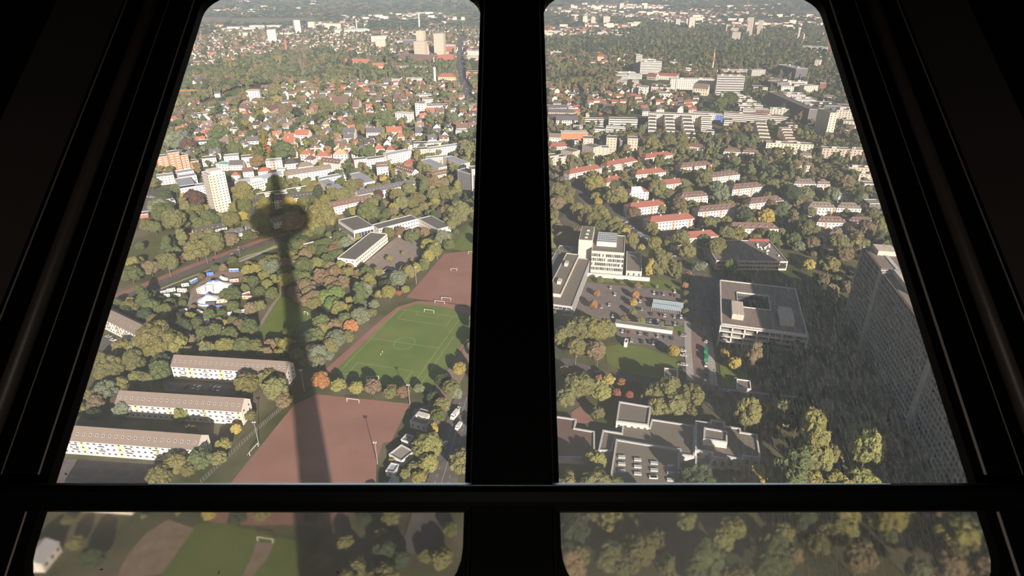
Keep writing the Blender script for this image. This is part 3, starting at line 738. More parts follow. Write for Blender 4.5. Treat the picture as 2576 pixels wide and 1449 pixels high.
for args in [
 ('F8', 850, 912, 1530, 942, 12, 14, 'flat', 'cream', 'flat_r', 4, 2, 'long cream slab with open balconies at the edge of the estate'),
 ('F8', 1660, 994, 2330, 1022, 12, 14, 'flat', 'beige', 'flat_r', 4, 2, 'long beige slab reaching to the window frame'),
 ('F8', 2035, 1268, 2430, 1285, 12, 9, 'flat', 'yellow', 'flat_r', 3, 2, 'yellowish slab behind trees next to the window frame'),
 ('F8', 2190, 1365, 2470, 1380, 12, 9, 'flat', 'beige', 'flat_r', 3, 2, 'lower yellowish slab under the first one at the frame'),
 ('R2', 1790, 375, 1960, 380, 12, 8, 'flat', 'offwhite', 'flat_r', 2, 2, 'short pale slab by the window frame, under the yellowish ones'),
 ('R2', 1850, 600, 2010, 600, 14, 12, 'flat', 'shade', 'flat_r', 4, 2, 'shaded grey block with one bright corner by the window frame'),
 ('F8', 240, 478, 1175, 545, 14, 13, 'flat', 'white', 'brown_r', 4, 2, 'very long brown-roofed office spine of the comb-shaped complex'),
 ('F8', 245, 588, 362, 592, 20, 11, 'flat', 'white', 'gravel_r', 3, 2, 'first white tooth of the comb-shaped complex'),
 ('F8', 690, 610, 838, 618, 20, 11, 'flat', 'white', 'gravel_r', 3, 2, 'middle white tooth of the comb-shaped complex'),
 ('F8', 1170, 660, 1298, 662, 20, 13, 'flat', 'white', 'gravel_r', 4, 2, 'last white tooth of the comb-shaped complex'),
 ('F8', 25, 505, 225, 515, 12, 11, 'flat', 'blue', 'lightgrey', 3, 2, 'small office with bright blue facade panels'),
 ('F8', 512, 430, 690, 436, 14, 13, 'flat', 'white', 'lightgrey', 4, 2, 'white office cube above the comb-shaped complex'),
 ('F8', 692, 434, 905, 440, 14, 13, 'flat', 'brick', 'lightgrey', 4, 2, 'brick-fronted office between white ones above the comb complex'),
 ('F8', 905, 420, 1180, 432, 14, 14, 'flat', 'offwhite', 'teal', 4, 2, 'office with green-tinted roof next to the dark slab'),
 ('F8', 200, 215, 520, 222, 16, 9, 'flat', 'white', 'lightgrey', 2, 2, 'white low laboratory strip just below the striped high-rise'),
 ('F8', 330, 255, 640, 262, 16, 9, 'flat', 'white', 'lightgrey', 2, 2, 'second white laboratory strip below the striped high-rise'),
 ('F8', 385, 310, 720, 318, 16, 10, 'flat', 'white', 'lightgrey', 2, 2, 'third white laboratory strip with square end pavilion'),
 ('F8', 450, 365, 800, 374, 16, 10, 'flat', 'white', 'lightgrey', 2, 2, 'fourth and nearest white laboratory strip'),
 ('F8', 1115, 215, 1415, 225, 30, 12, 'flat', 'white', 'lightgrey', 3, 2, 'broad white trade hall behind the dark slab'),
 ('F8', 1250, 290, 1565, 300, 35, 13, 'flat', 'white', 'white_r', 3, 2, 'largest white trade hall behind the dark slab'),
 ('F8', 1400, 350, 1590, 360, 30, 13, 'flat', 'white', 'white_r', 3, 2, 'white trade hall closest to the beige narrow tower'),
 ('F8', 1600, 375, 1915, 380, 40, 14, 'flat', 'shade', 'slate_r', 2, 2, 'dark hall behind the beige narrow tower'),
 ('F8', 1915, 395, 2150, 402, 30, 12, 'flat', 'white', 'taupe_r', 3, 2, 'white hall right of the dark hall near the frame'),
 ('F8', 1680, 250, 1860, 256, 20, 10, 'flat', 'white', 'taupe_r', 2, 2, 'white low hall in front of the tree belt'),
 ('F8', 1860, 440, 2165, 455, 14, 20, 'flat', 'offwhite', 'slate_r', 6, 2, 'dotted white apartment slab beside the beige narrow tower'),
 ('F8', 1960, 600, 2200, 612, 14, 15, 'flat', 'offwhite', 'flat_r', 4, 2, 'pale apartment slab behind brown trees near the frame'),
 ('F8', 1065, 98, 1250, 102, 16, 16, 'flat', 'white', 'flat_r', 4, 2, 'white apartment cube with dotted windows, front of the new quarter'),
 ('F8', 1110, 40, 1440, 30, 14, 14, 'flat', 'white', 'flat_r', 4, 2, 'white apartment row at the back of the new quarter'),
 ('F8', 1250, 70, 1420, 72, 16, 15, 'flat', 'white', 'flat_r', 4, 2, 'white apartment cube in the middle of the new quarter'),
 ('F8', 1395, 95, 1600, 86, 16, 17, 'flat', 'cream', 'flat_r', 4, 2, 'cream apartment cube with tall windows in the new quarter'),
 ('F8', 1620, 55, 1715, 60, 14, 17, 'flat', 'brick', 'flat_r', 4, 2, 'brick corner house in the new quarter'),
 ('F6', 890, 1120, 1090, 1150, 14, 14, 'flat', 'white', 'flat_r', 4, 2, 'white block stepping behind the shaded office wall'),
 ('F8', 860, 20, 1010, 55, 30, 20, 'flat', 'shade', 'flat_r', 6, 2, 'shaded blue-grey office side right of the green field'),
 ('F8', 665, 110, 870, 115, 25, 9, 'flat', 'offwhite', 'taupe_r', 2, 2, 'low office with roof pavilions between high-rise and shaded office'),
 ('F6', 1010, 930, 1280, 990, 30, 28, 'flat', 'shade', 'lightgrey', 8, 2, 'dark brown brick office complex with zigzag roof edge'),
 ('F6', 1278, 990, 1368, 996, 20, 24, 'flat', 'brick', 'brick', 7, 2, 'sunlit red-brick end of the dark office complex'),
 ('F6', 200, 1005, 610, 1010, 14, 12, 'flat', 'pink', 'gravel_r', 3, 2, 'long pink apartment row behind the striped high-rise'),
 ('F6', 642, 1010, 840, 1005, 14, 14, 'flat', 'lightgrey', 'gravel_r', 4, 2, 'pale grid-fronted block half in shade right of the pink row'),
 ('F6', 360, 465, 480, 468, 16, 36, 'flat', 'white', 'lightgrey', 10, 2, 'white slab high-rise rising from the dark wood'),
 ('F6', 275, 360, 335, 358, 16, 38, 'flat', 'white', 'lightgrey', 10, 2, 'thin white high-rise left of the white slab high-rise'),
 ('F6', 342, 405, 450, 408, 16, 22, 'flat', 'white', 'lightgrey', 6, 2, 'lower white high-rise behind the white slab high-rise'),
 ('F6', 592, 252, 662, 254, 22, 72, 'flat', 'offwhite', 'lightgrey', 18, 2, 'taller of the two slim far towers'),
 ('F6', 735, 295, 805, 297, 22, 58, 'flat', 'offwhite', 'lightgrey', 14, 2, 'shorter of the two slim far towers'),
 ('F6', 1760, 565, 1850, 570, 25, 46, 'flat', 'brick', 'brown_r', 10, 2, 'reddish tower beside the window frame on the far side'),
 ('F6', 1345, 668, 1720, 690, 40, 14, 'flat', 'offwhite', 'lightgrey', 2, 2, 'wide pale depot hall near the window frame'),
 ('F6', 1550, 865, 1625, 870, 18, 20, 'flat', 'white', 'lightgrey', 5, 2, 'white block at the right edge of the great wood'),
 ('F5', 1500, 895, 1805, 888, 16, 28, 'flat', 'white', 'lightgrey', 7, 2, 'white office slab with eight dark window stripes'),
 ('F5', 1440, 862, 1720, 855, 14, 30, 'flat', 'white', 'lightgrey', 6, 2, 'rear white office slab with stripes, its top only visible'),
 ('F5', 1438, 790, 1522, 788, 16, 42, 'flat', 'offwhite', 'lightgrey', 10, 2, 'beige square tower behind the striped office slabs'),
 ('F5', 1930, 1135, 2560, 1140, 16, 22, 'flat', 'white', 'lightgrey', 6, 2, 'long white office with a fine square window grid'),
 ('F5', 1135, 1045, 1430, 1045, 16, 10, 'flat', 'white', 'lightgrey', 2, 2, 'white clinic building, highest of its cluster'),
 ('F5', 1140, 1085, 1330, 1085, 16, 9, 'flat', 'white', 'lightgrey', 2, 2, 'white clinic building with dark roof terrace'),
 ('F5', 1330, 1075, 1520, 1075, 18, 10, 'flat', 'white', 'lightgrey', 3, 2, 'white clinic building towards the striped slabs'),
 ('F5', 1150, 1165, 1285, 1172, 16, 12, 'flat', 'white', 'lightgrey', 3, 2, 'white clinic building nearest the dark cedar'),
 ('F5', 1375, 1165, 1472, 1168, 16, 12, 'flat', 'white', 'lightgrey', 3, 2, 'white clinic building right of the dark cedar'),
 ('F5', 1472, 1255, 1592, 1262, 20, 22, 'flat', 'white', 'blue_r', 4, 2, 'bright white cube building in the sun'),
 ('F5', 1372, 1275, 1455, 1280, 16, 16, 'flat', 'white', 'lightgrey', 3, 2, 'bright white lower cube left of the larger one'),
 ('F5', 1650, 1250, 1920, 1262, 40, 12, 'flat', 'offwhite', 'slate_r', 1, 2, 'round-roofed assembly hall right of the white cubes'),
 ('F5', 1765, 1350, 1915, 1352, 25, 13, 'flat', 'cream', 'blue_r', 2, 2, 'cream hall with tall slit windows'),
 ('F5', 2250, 1270, 2465, 1285, 22, 13, 'gable', 'cream', 'taupe_r', 2, 2, 'cream hall with tall windows under the grid office'),
 ('F5', 868, 815, 1000, 815, 16, 16, 'hip', 'pink', 'red_r', 3, 2, 'pink villa with red roof before the great wood'),
 ('F5', 1590, 1085, 1720, 1100, 14, 9, 'gable', 'white', 'red_r', 2, 2, 'red-roofed row left part between clinic and grid office'),
 ('F5', 1745, 1085, 2040, 1100, 14, 9, 'gable', 'white', 'red_r', 2, 2, 'red-roofed row right part below the great wood'),
 ('F5', 200, 748, 360, 745, 14, 12, 'flat', 'beige', 'flat_r', 3, 2, 'beige block alone before the wood near the mullion'),
 ('F5', 1920, 895, 2030, 898, 16, 14, 'flat', 'cream', 'taupe_r', 3, 2, 'cream terrace house in front of the great wood'),
 ('F5', 2150, 985, 2230, 985, 14, 15, 'flat', 'white', 'lightgrey', 3, 2, 'small white block near the striped chimney mast'),
 ('F5', 790, 490, 1230, 500, 20, 14, 'flat', 'cream', 'lightgrey', 3, 2, 'cream-yellow apartment front on the far new estate'),
 ('F5', 880, 465, 1340, 468, 20, 14, 'flat', 'white', 'lightgrey', 3, 2, 'white apartment front behind the cream-yellow one'),
 ('F5', 120, 480, 280, 470, 20, 16, 'flat', 'cream', 'lightgrey', 4, 2, 'cream slab on the far estate beside the mullion'),
 ('F5', 330, 485, 510, 485, 20, 14, 'flat', 'cream', 'lightgrey', 3, 2, 'second cream slab on the far estate'),
 ('F5', 615, 430, 720, 432, 20, 16, 'flat', 'brick', 'brick', 4, 2, 'dark red block on the far estate'),
 ('F5', 668, 235, 735, 235, 22, 34, 'flat', 'cream', 'lightgrey', 9, 2, 'far cream tower nearest the mullion'),
 ('F5', 788, 245, 850, 245, 22, 32, 'flat', 'offwhite', 'lightgrey', 9, 2, 'far pale tower second from the mullion'),
 ('F5', 965, 240, 1060, 240, 24, 30, 'flat', 'offwhite', 'lightgrey', 8, 2, 'far pale broad block third from the mullion'),
 ('F5', 2160, 272, 2200, 272, 22, 40, 'flat', 'offwhite', 'lightgrey', 10, 2, 'left slice of the far triple tower'),
 ('F5', 2205, 250, 2290, 250, 22, 55, 'flat', 'offwhite', 'lightgrey', 14, 2, 'tall slice of the far triple tower'),
 ('F5', 1885, 280, 1950, 280, 22, 30, 'flat', 'lightgrey', 'lightgrey', 8, 2, 'far bluish block left of the triple tower'),
 ('F5', 2010, 275, 2075, 275, 22, 40, 'flat', 'lightgrey', 'lightgrey', 10, 2, 'far bluish tower next to the triple tower'),
]:
    st = 'win'
    L_ = args[-1]
    if 'stripe' in L_ or 'laboratory' in L_ or 'clinic' in L_ or 'comb' in L_ or 'slab high-rise' in L_: st = 'band'
    nm = 'office_block' if any(k in L_ for k in ('office', 'clinic', 'laborator', 'comb')) else 'hall' if 'hall' in L_ else 'tower_block' if ('tower' in L_ or 'high-rise' in L_) and 'beside' not in L_ and 'below' not in L_ else 'apartment_block'
    bld(*args, name=nm, style=st, sp=4.5, units=2 if args[3] - args[1] > 250 else 0)
# striped high-rise
hr, A, B, C_, D = bld('F6', 145, 1092, 542, 1098, 16, 38, 'flat', 'lightgrey', 'lightgrey', 8, 1, 'pale high-rise slab with dark horizontal window stripes', name='tower_block', style='band', units=3)
# dark slab and narrow beige tower
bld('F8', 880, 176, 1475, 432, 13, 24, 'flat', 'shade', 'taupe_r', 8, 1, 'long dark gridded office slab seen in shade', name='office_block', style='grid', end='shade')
bld('F8', 1590, 420, 1770, 482, 12, 36, 'flat', 'cream', 'gravel_r', 10, 1, 'narrow high tower with a sunlit cream end wall', name='tower_block')

# --- upper left quarter
for args in [
 ('F3', 1250, 165, 1440, 160, 14, 26, 'flat', 'white', 'gravel_r', 8, 2, 'white eight-storey block with balconies beside the far sports field'),
 ('F3', 1330, 310, 1510, 318, 12, 8, 'gable', 'white', 'brown_r', 2, 2, 'low brown-roofed house below the eight-storey block'),
 ('F3', 1170, 355, 1330, 360, 12, 7, 'hip', 'white', 'taupe_r', 2, 2, 'taupe hipped roof left of the eight-storey block foot'),
 ('F3', 1150, 410, 1350, 424, 12, 10, 'gable', 'white', 'brown_r', 3, 2, 'white house with brown roof and tall blank gable, below the sports field'),
 ('F3', 1600, 455, 1800, 365, 14, 12, 'gable', 'pink', 'dbrown_r', 3, 2, 'large pink-gabled house with dark brown roof'),
 ('F3', 290, 465, 440, 470, 30, 8, 'flat', 'cream', 'gravel_r', 2, 2, 'cream commercial yard building near the orange crane'),
 ('F3', 540, 505, 710, 490, 16, 10, 'flat', 'cream', 'gravel_r', 3, 2, 'cream block left of the tall dark fir'),
 ('F3', 670, 430, 800, 425, 20, 9, 'flat', 'white', 'blue_r', 2, 2, 'white hall with blue-grey roof touching the tall dark fir'),
 ('F3', 525, 905, 735, 895, 14, 8, 'flat', 'white', 'slate_r', 2, 2, 'white house with grey flat roof left of the big taupe hipped roof'),
 ('F3', 830, 900, 1040, 915, 18, 8, 'hip', 'white', 'taupe_r', 2, 2, 'big taupe hipped roof left of the orange tree'),
 ('F3', 1268, 890, 1432, 880, 12, 12, 'gable', 'white', 'slate_r', 3, 2, 'tall white villa with grey roof and columns'),
 ('F3', 1745, 910, 1935, 915, 14, 9, 'gable', 'white', 'orange_r', 2, 2, 'white villa with orange roof and a front gable'),
 ('F3', 1790, 845, 1925, 850, 14, 9, 'gable', 'white', 'orange_r', 2, 2, 'orange-roofed house directly behind the front-gabled one'),
 ('F3', 1945, 795, 2145, 800, 14, 11, 'gable', 'white', 'orange_r', 3, 2, 'long orange-roofed row with three white gablets'),
 ('F3', 1580, 895, 1700, 895, 12, 8, 'hip', 'white', 'orange_r', 2, 2, 'small white house with orange hipped roof'),
 ('F3', 1645, 950, 1755, 945, 12, 7, 'flat', 'white', 'blue_r', 2, 2, 'white bungalow with blue-grey roof under the orange-roofed ones'),
 ('F3', 1345, 655, 1455, 655, 12, 10, 'gable', 'white', 'dark_r', 2, 2, 'white villa with black gable in mid suburb'),
 ('F3', 2030, 1080, 2190, 1085, 12, 8, 'hip', 'white', 'orange_r', 2, 2, 'white villa with orange-red hipped roof and dormer'),
 ('F3', 2255, 1105, 2450, 1108, 12, 7, 'hip', 'white', 'orange_r', 2, 2, 'white bungalow with bright orange-red hip behind the brown-roofed row'),
 ('F3', 2090, 1155, 2210, 1160, 12, 7, 'hip', 'white', 'brown_r', 2, 2, 'white villa with brown hip in front of the orange-red one'),
 ('F3', 310, 705, 430, 710, 12, 8, 'gable', 'cream', 'red_r', 2, 2, 'cream house with red roof near the window frame'),
 ('F3', 825, 705, 940, 708, 12, 9, 'hip', 'cream', 'red_r', 2, 2, 'cream villa with deep red hipped roof'),
 ('F3', 480, 655, 570, 690, 10, 9, 'gable', 'offwhite', 'red_r', 2, 2, 'steep red gabled house next to a grey-green tree'),
 ('F3', 1030, 720, 1115, 720, 12, 9, 'flat', 'white', 'slate_r', 2, 2, 'bright white house with dark mansard in the suburb'),
 ('F3', 1200, 590, 1280, 595, 16, 10, 'gable', 'white', 'slate_r', 2, 2, 'bright white gable end facing the viewer'),
 ('F4', 1110, 490, 1330, 500, 16, 14, 'flat', 'white', 'white_r', 4, 2, 'bright white octagonal-fronted apartment villa'),
 ('F4', 1395, 345, 1520, 350, 16, 24, 'flat', 'white', 'gravel_r', 6, 2, 'white office head with a turquoise wall panel'),
 ('F4', 1480, 385, 1835, 375, 16, 17, 'flat', 'white', 'gravel_r', 4, 2, 'long white office wing right of the turquoise panel'),
 ('F4', 1500, 290, 1660, 285, 16, 14, 'flat', 'cream', 'gravel_r', 3, 2, 'cream office block behind the turquoise one'),
 ('F4', 1410, 225, 1680, 222, 14, 10, 'flat', 'white', 'flat_r', 3, 2, 'low white row above the turquoise office'),
 ('F4', 1560, 475, 1690, 472, 14, 11, 'gable', 'white', 'orange_r', 3, 2, 'orange-roofed row at the street bend below the white office wing'),
 ('F4', 1690, 470, 1800, 470, 14, 12, 'gable', 'white', 'brown_r', 3, 2, 'white house with brown roof right of the orange-roofed one at the bend'),
 ('F4', 1820, 435, 1960, 440, 14, 11, 'flat', 'white', 'flat_r', 3, 2, 'white flat row near the mullion right of the bend'),
 ('F4', 985, 755, 1205, 750, 14, 10, 'gable', 'white', 'orange_r', 3, 2, 'white house with long orange-red roof and chimneys at the street'),
 ('F4', 1120, 830, 1245, 825, 14, 9, 'hip', 'cream', 'orange_r', 2, 2, 'house with bright orange rounded hip beside the diagonal street'),
 ('F4', 690, 765, 930, 760, 14, 11, 'gable', 'white', 'slate_r', 3, 2, 'white grey-roofed terrace of houses left of the orange-red roof'),
 ('F4', 350, 765, 525, 765, 14, 10, 'gable', 'white', 'slate_r', 3, 2, 'white villa with twin curved gables'),
 ('F4', 365, 845, 515, 840, 12, 9, 'gable', 'white', 'slate_r', 2, 2, 'white grey-roofed villa in front of the twin-gabled one'),
 ('F4', 805, 1010, 960, 1000, 12, 8, 'hip', 'white', 'orange_r', 2, 2, 'white villa with orange hip behind the long slab'),
 ('F4', 975, 1020, 1105, 1015, 12, 8, 'hip', 'white', 'red_r', 2, 2, 'white villa with faded red hip behind the long slab'),
 ('F4', 215, 1085, 420, 1080, 12, 8, 'hip', 'white', 'salmon', 2, 2, 'white villa with pale red hip above the brown-roofed row'),
 ('F4', 480, 1060, 570, 1060, 11, 6, 'gable', 'white', 'red_r', 2, 2, 'small red-roofed white house beside a dense tree clump'),
 ('F4', 1375, 930, 1570, 925, 14, 10, 'flat', 'white', 'slate_r', 3, 2, 'white grey-topped apartment row by the pink cube'),
 ('F4', 1575, 925, 1840, 910, 14, 9, 'flat', 'cream', 'lightgrey', 2, 2, 'cream low row behind the long slab by the mullion'),
 ('F4', 1400, 770, 1570, 765, 16, 9, 'gable', 'white', 'slate_r', 2, 2, 'white house with steep grey roof right of the diagonal street'),
 ('F4', 1980, 740, 2150, 740, 14, 11, 'flat', 'cream', 'lightgrey', 3, 2, 'cream villa with white cornice near the mullion'),
 ('F4', 1990, 700, 2165, 695, 14, 10, 'gable', 'white', 'brown_r', 3, 2, 'brown-roofed row behind the cream villa near the mullion'),
 ('F4', 850, 170, 960, 180, 12, 10, 'gable', 'pink', 'brown_r', 2, 2, 'pink gabled house among high trees'),
 ('F4', 1080, 280, 1275, 285, 12, 10, 'gable', 'white', 'dbrown_r', 3, 2, 'white row with dark brown roof among high trees'),
 ('F4', 200, 290, 500, 292, 12, 9, 'gable', 'cream', 'dbrown_r', 2, 2, 'long cream row with dark roof, back one of two'),
 ('F4', 200, 340, 435, 340, 12, 9, 'gable', 'yellow', 'dbrown_r', 2, 2, 'yellow row with dark roof, front one of two'),
 ('F4', 490, 400, 585, 400, 26, 10, 'gable', 'white', 'brown_r', 2, 2, 'brown-roofed house turned lengthwise towards the viewer'),
 ('F4', 640, 75, 960, 80, 14, 9, 'flat', 'white', 'dbrown_r', 2, 2, 'long low white row, left of the church spire'),
 ('F4', 1070, 95, 1290, 92, 14, 9, 'flat', 'white', 'flat_r', 2, 2, 'low white row directly left of the church spire'),
 ('F2', 1725, 1110, 1975, 1112, 16, 16, 'hip', 'yellow', 'red_r', 3, 2, 'yellow block with pale red roof right of the church spire'),
 ('F2', 1060, 1155, 1220, 1150, 18, 11, 'flat', 'white', 'white_r', 2, 2, 'low white sports hall, left one of two'),
 ('F2', 1245, 1135, 1500, 1135, 18, 12, 'flat', 'white', 'lightgrey', 2, 2, 'low white sports hall, right one of two'),
 ('F2', 785, 955, 1080, 950, 16, 14, 'gable', 'yellow', 'orange_r', 3, 2, 'yellow apartment row with orange roof in the treetops'),
 ('F2', 1125, 960, 1600, 965, 16, 14, 'flat', 'yellow', 'dbrown_r', 3, 2, 'long yellow apartment row with dark roof in the treetops'),
 ('F2', 380, 900, 730, 900, 18, 12, 'gable', 'white', 'orange_r', 2, 2, 'long orange-roofed row before the solar-panel roof'),
 ('F2', 500, 850, 850, 850, 30, 9, 'flat', 'offwhite', 'slate_r', 1, 2, 'hall with dark sawtooth solar roof'),
 ('F2', 1150, 850, 1640, 880, 30, 12, 'gable', 'offwhite', 'brown_r', 2, 2, 'broad brown-roofed quarter left of the avenue'),
 ('F2', 1700, 880, 1970, 865, 30, 12, 'gable', 'offwhite', 'red_r', 2, 2, 'red-roofed quarter next to the avenue'),
 ('F2', 1560, 745, 1770, 750, 30, 12, 'gable', 'offwhite', 'red_r', 2, 2, 'red-roofed row at the foot of the slim beige tower'),
 ('F2', 1780, 745, 1960, 745, 30, 12, 'gable', 'offwhite', 'red_r', 2, 2, 'red-roofed row under the low twin tower'),
 ('F2', 1660, 490, 1802, 492, 26, 66, 'flat', 'beige', 'lightgrey', 16, 2, 'tallest beige ribbed tower left of the avenue'),
 ('F2', 1375, 600, 1530, 604, 24, 48, 'flat', 'beige', 'lightgrey', 12, 2, 'beige tower with white side, left of the tallest one'),
 ('F2', 1490, 665, 1550, 668, 16, 34, 'flat', 'white', 'lightgrey', 9, 2, 'white lower shaft attached to the beige tower'),
 ('F2', 1795, 650, 1962, 652, 24, 26, 'flat', 'beige', 'lightgrey', 6, 2, 'low beige twin block right of the tallest tower'),
 ('F2', 1408, 450, 1515, 452, 24, 42, 'flat', 'pink', 'lightgrey', 9, 2, 'pink and white tower with a slim chimney on top'),
 ('F2', 760, 528, 990, 522, 22, 26, 'flat', 'offwhite', 'lightgrey', 5, 2, 'wide pale office slab on the far side of the wood'),
 ('F2', 825, 580, 968, 578, 22, 30, 'flat', 'pink', 'lightgrey', 6, 2, 'pinkish office in front of the wide pale slab'),
 ('F2', 1222, 575, 1370, 578, 30, 22, 'flat', 'shade', 'slate_r', 2, 2, 'dark grey windowless hall with a red edge'),
 ('F2', 1125, 595, 1220, 595, 30, 12, 'flat', 'white', 'lightgrey', 2, 2, 'white low wing left of the dark grey hall'),
 ('F2', 2150, 735, 2320, 740, 26, 22, 'flat', 'offwhite', 'blue_r', 5, 2, 'office with dark blue window bands at the mullion edge'),
 ('F2', 2110, 800, 2290, 805, 26, 12, 'flat', 'cream', 'lightgrey', 3, 2, 'cream office below the blue-banded one'),
 ('F2', 2130, 1040, 2310, 1045, 26, 14, 'flat', 'orange', 'dbrown_r', 3, 2, 'orange-brown block at the mullion edge'),
 ('F2', 235, 435, 740, 420, 60, 18, 'flat', 'offwhite', 'palegreen', 3, 2, 'huge trade hall with green panels'),
 ('F2', 120, 505, 400, 500, 30, 12, 'flat', 'yellow', 'taupe_r', 2, 2, 'long yellowish hall left of the green-panelled one'),
 ('F1', 1940, 295, 2025, 292, 24, 55, 'flat', 'white', 'lightgrey', 14, 2, 'far white twin-topped tower'),
 ('F1', 2140, 318, 2230, 318, 24, 34, 'flat', 'offwhite', 'lightgrey', 8, 2, 'far white block right of the twin-topped tower'),
 ('F1', 1548, 432, 1672, 430, 26, 46, 'flat', 'white', 'lightgrey', 10, 2, 'white high-rise with dotted facade over the old town'),
 ('F1', 1690, 480, 1930, 478, 30, 14, 'flat', 'cream', 'lightgrey', 3, 2, 'cream row right of the dotted white high-rise'),
 ('F1', 1150, 470, 1290, 470, 30, 20, 'flat', 'cream', 'slate_r', 4, 2, 'cream double block left of the dotted white high-rise'),
 ('F1', 1300, 370, 1740, 368, 40, 14, 'flat', 'white', 'lightgrey', 3, 2, 'far pale estate strip below the fields'),
 ('F1', 1200, 400, 1560, 398, 40, 14, 'flat', 'cream', 'lightgrey', 3, 2, 'far cream estate strip in front of the pale one'),
 ('F1', 2380, 340, 2560, 345, 30, 22, 'flat', 'white', 'lightgrey', 5, 2, 'far white estate block beside the crane'),
 ('F1', 400, 1130, 600, 1120, 14, 11, 'gable', 'white', 'brown_r', 3, 2, 'long brown-roofed house with white gable near the frame'),
 ('F1', 530, 1190, 720, 1150, 14, 10, 'gable', 'white', 'slate_r', 2, 2, 'long grey-roofed building at the edge of the left wood'),
 ('F1', 1470, 1275, 1665, 1270, 14, 9, 'gable', 'white', 'brown_r', 2, 2, 'white brown-roofed row, left of two, behind the eight-storey block'),
 ('F1', 1680, 1278, 1945, 1272, 14, 10, 'flat', 'white', 'dark_r', 2, 2, 'white dark-roofed row, right of two, behind the eight-storey block'),
]:
    L_ = args[-1]
    nm = 'office_block' if 'office' in L_ else 'hall' if 'hall' in L_ else 'tower_block' if 'tower ' in L_ + ' ' and args[6] > 40 or 'high-rise' in L_ else 'house' if any(k in L_ for k in ('house', 'villa', 'bungalow', 'roof left', 'roof l')) else 'apartment_block'
    bld(*args, name=nm, cat='house' if nm == 'house' else 'building', sp=4.0, style='band' if 'banded' in L_ else 'win', chim=1 if nm == 'house' else 0, rh=args[5] * .45)
# ------------------------------------------------------------------ special buildings on the right
ct, A, B, C_, D = bld('R3', 462, 305, 812, 330, 38, 21, 'flat', 'offwhite', 'gravel_r', 4, 1, 'white cubic bank building with a gridded glass roof and slim window slots', name='office_block', style='none', par='offwhite')
T = Matrix.Rotation(math.atan2((B - A).y, (B - A).x), 4, 'Z'); Ln = (B - A).length
bb = random.Random(3)
for f in range(4):
    n = 18
    for i in range(n):
        if bb.random() < .12: continue
        w = bb.choice((.9, 1.3)); o = bpy.data.objects.new('window', win_mesh(w, 2.6, 's')); o.matrix_local = T @ Matrix.Translation((Ln * (i + .5) / n, 0, 4.6 + f * 4.0)); link(o, ct)
b = MB(); b.box(Ln * .12, Ln * .74, 12, 34, 20.8, 24.5, 0, T); sk = b.build('skylight_box', pm('white'), ct)
b = MB(); b.box(Ln * .13, Ln * .73, 12.5, 33.5, 24.5, 24.7, 0, T)
for i in range(9): x = Ln * (.13 + .6 * i / 8); b.box(x - .12, x + .12, 12.5, 33.5, 24.7, 24.95, 1, T)
for i in range(6): y = 12.5 + 21 * i / 5; b.box(Ln * .13, Ln * .73, y - .12, y + .12, 24.7, 24.95, 1, T)
b.build('glass_roof', [mat('blue_glass', (120, 140, 152), .2, 0), M_FRAME], sk)
b = MB(); b.box(-11.5, -.2, 8, 40, 0, 27, 0, T); st = b.build('stair_tower', pm('offwhite'), ct)
b = MB(); b.box(-10.8, -.9, 8.7, 39.3, 27, 27.1, 0, T); b.build('tower_roof', pm('gravel_r'), st)
for k in range(3):
    b = MB(); b.box(-7 + k * .3, -4.5 + k * .3, 12 + k * 8, 14 + k * 8, 27, 27.8, 0, T); b.build('roof_hatch', pm('white'), st)
b = MB(); b.box(-8, Ln + 22, -5.5, -4.9, 0, 3.6, 0, T); b.build('white_plinth_wall', pm('white'), ct)
bld('R3', 832, 518, 1000, 530, 40, 6, 'flat', 'offwhite', 'gravel_r', 1, 1, 'low annex with planted roof right of the white bank building', name='annex', units=0)
bld('R3', 252, 905, 450, 395, 17, 11, 'flat', 'lightgrey', 'gravel_r', 3, 1, 'long grey-roofed office wing with a skylight gutter, beside the car park', name='office_block', par='lightgrey', style='band')
bld('R3', 130, 775, 330, 345, 11, 13, 'flat', 'offwhite', 'gravel_r', 3, 1, 'taller parallel office wing on the mullion side', name='office_block', par='offwhite', style='none', units=2)
bld('R3', 60, 640, 262, 262, 12, 9, 'flat', 'offwhite', 'school_r', 2, 1, 'lower outer office strip right along the mullion', name='office_block', style='none')
# the office block with the courtyard
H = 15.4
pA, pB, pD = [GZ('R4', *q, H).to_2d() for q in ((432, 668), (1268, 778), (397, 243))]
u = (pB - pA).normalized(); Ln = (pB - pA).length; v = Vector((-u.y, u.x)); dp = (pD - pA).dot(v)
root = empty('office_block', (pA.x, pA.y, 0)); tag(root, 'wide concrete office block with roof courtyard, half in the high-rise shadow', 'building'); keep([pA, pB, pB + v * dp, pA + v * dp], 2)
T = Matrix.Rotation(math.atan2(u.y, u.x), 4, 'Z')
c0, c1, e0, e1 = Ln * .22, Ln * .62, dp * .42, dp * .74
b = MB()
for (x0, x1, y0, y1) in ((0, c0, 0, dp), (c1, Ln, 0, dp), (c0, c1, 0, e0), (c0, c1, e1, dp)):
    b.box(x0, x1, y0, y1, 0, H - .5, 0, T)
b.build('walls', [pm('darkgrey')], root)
b = MB()
for (x0, x1, y0, y1) in ((.8, c0 - .4, .8, dp - .8), (c1 + .4, Ln - .8, .8, dp - .8), (c0 - .4, c1 + .4, .8, e0 - .4), (c0 - .4, c1 + .4, e1 + .4, dp - .8)):
    b.box(x0, x1, y0, y1, H - .6, H - .1, 0, T)
b.build('roof', pm('taupe_r'), root)
b = MB()
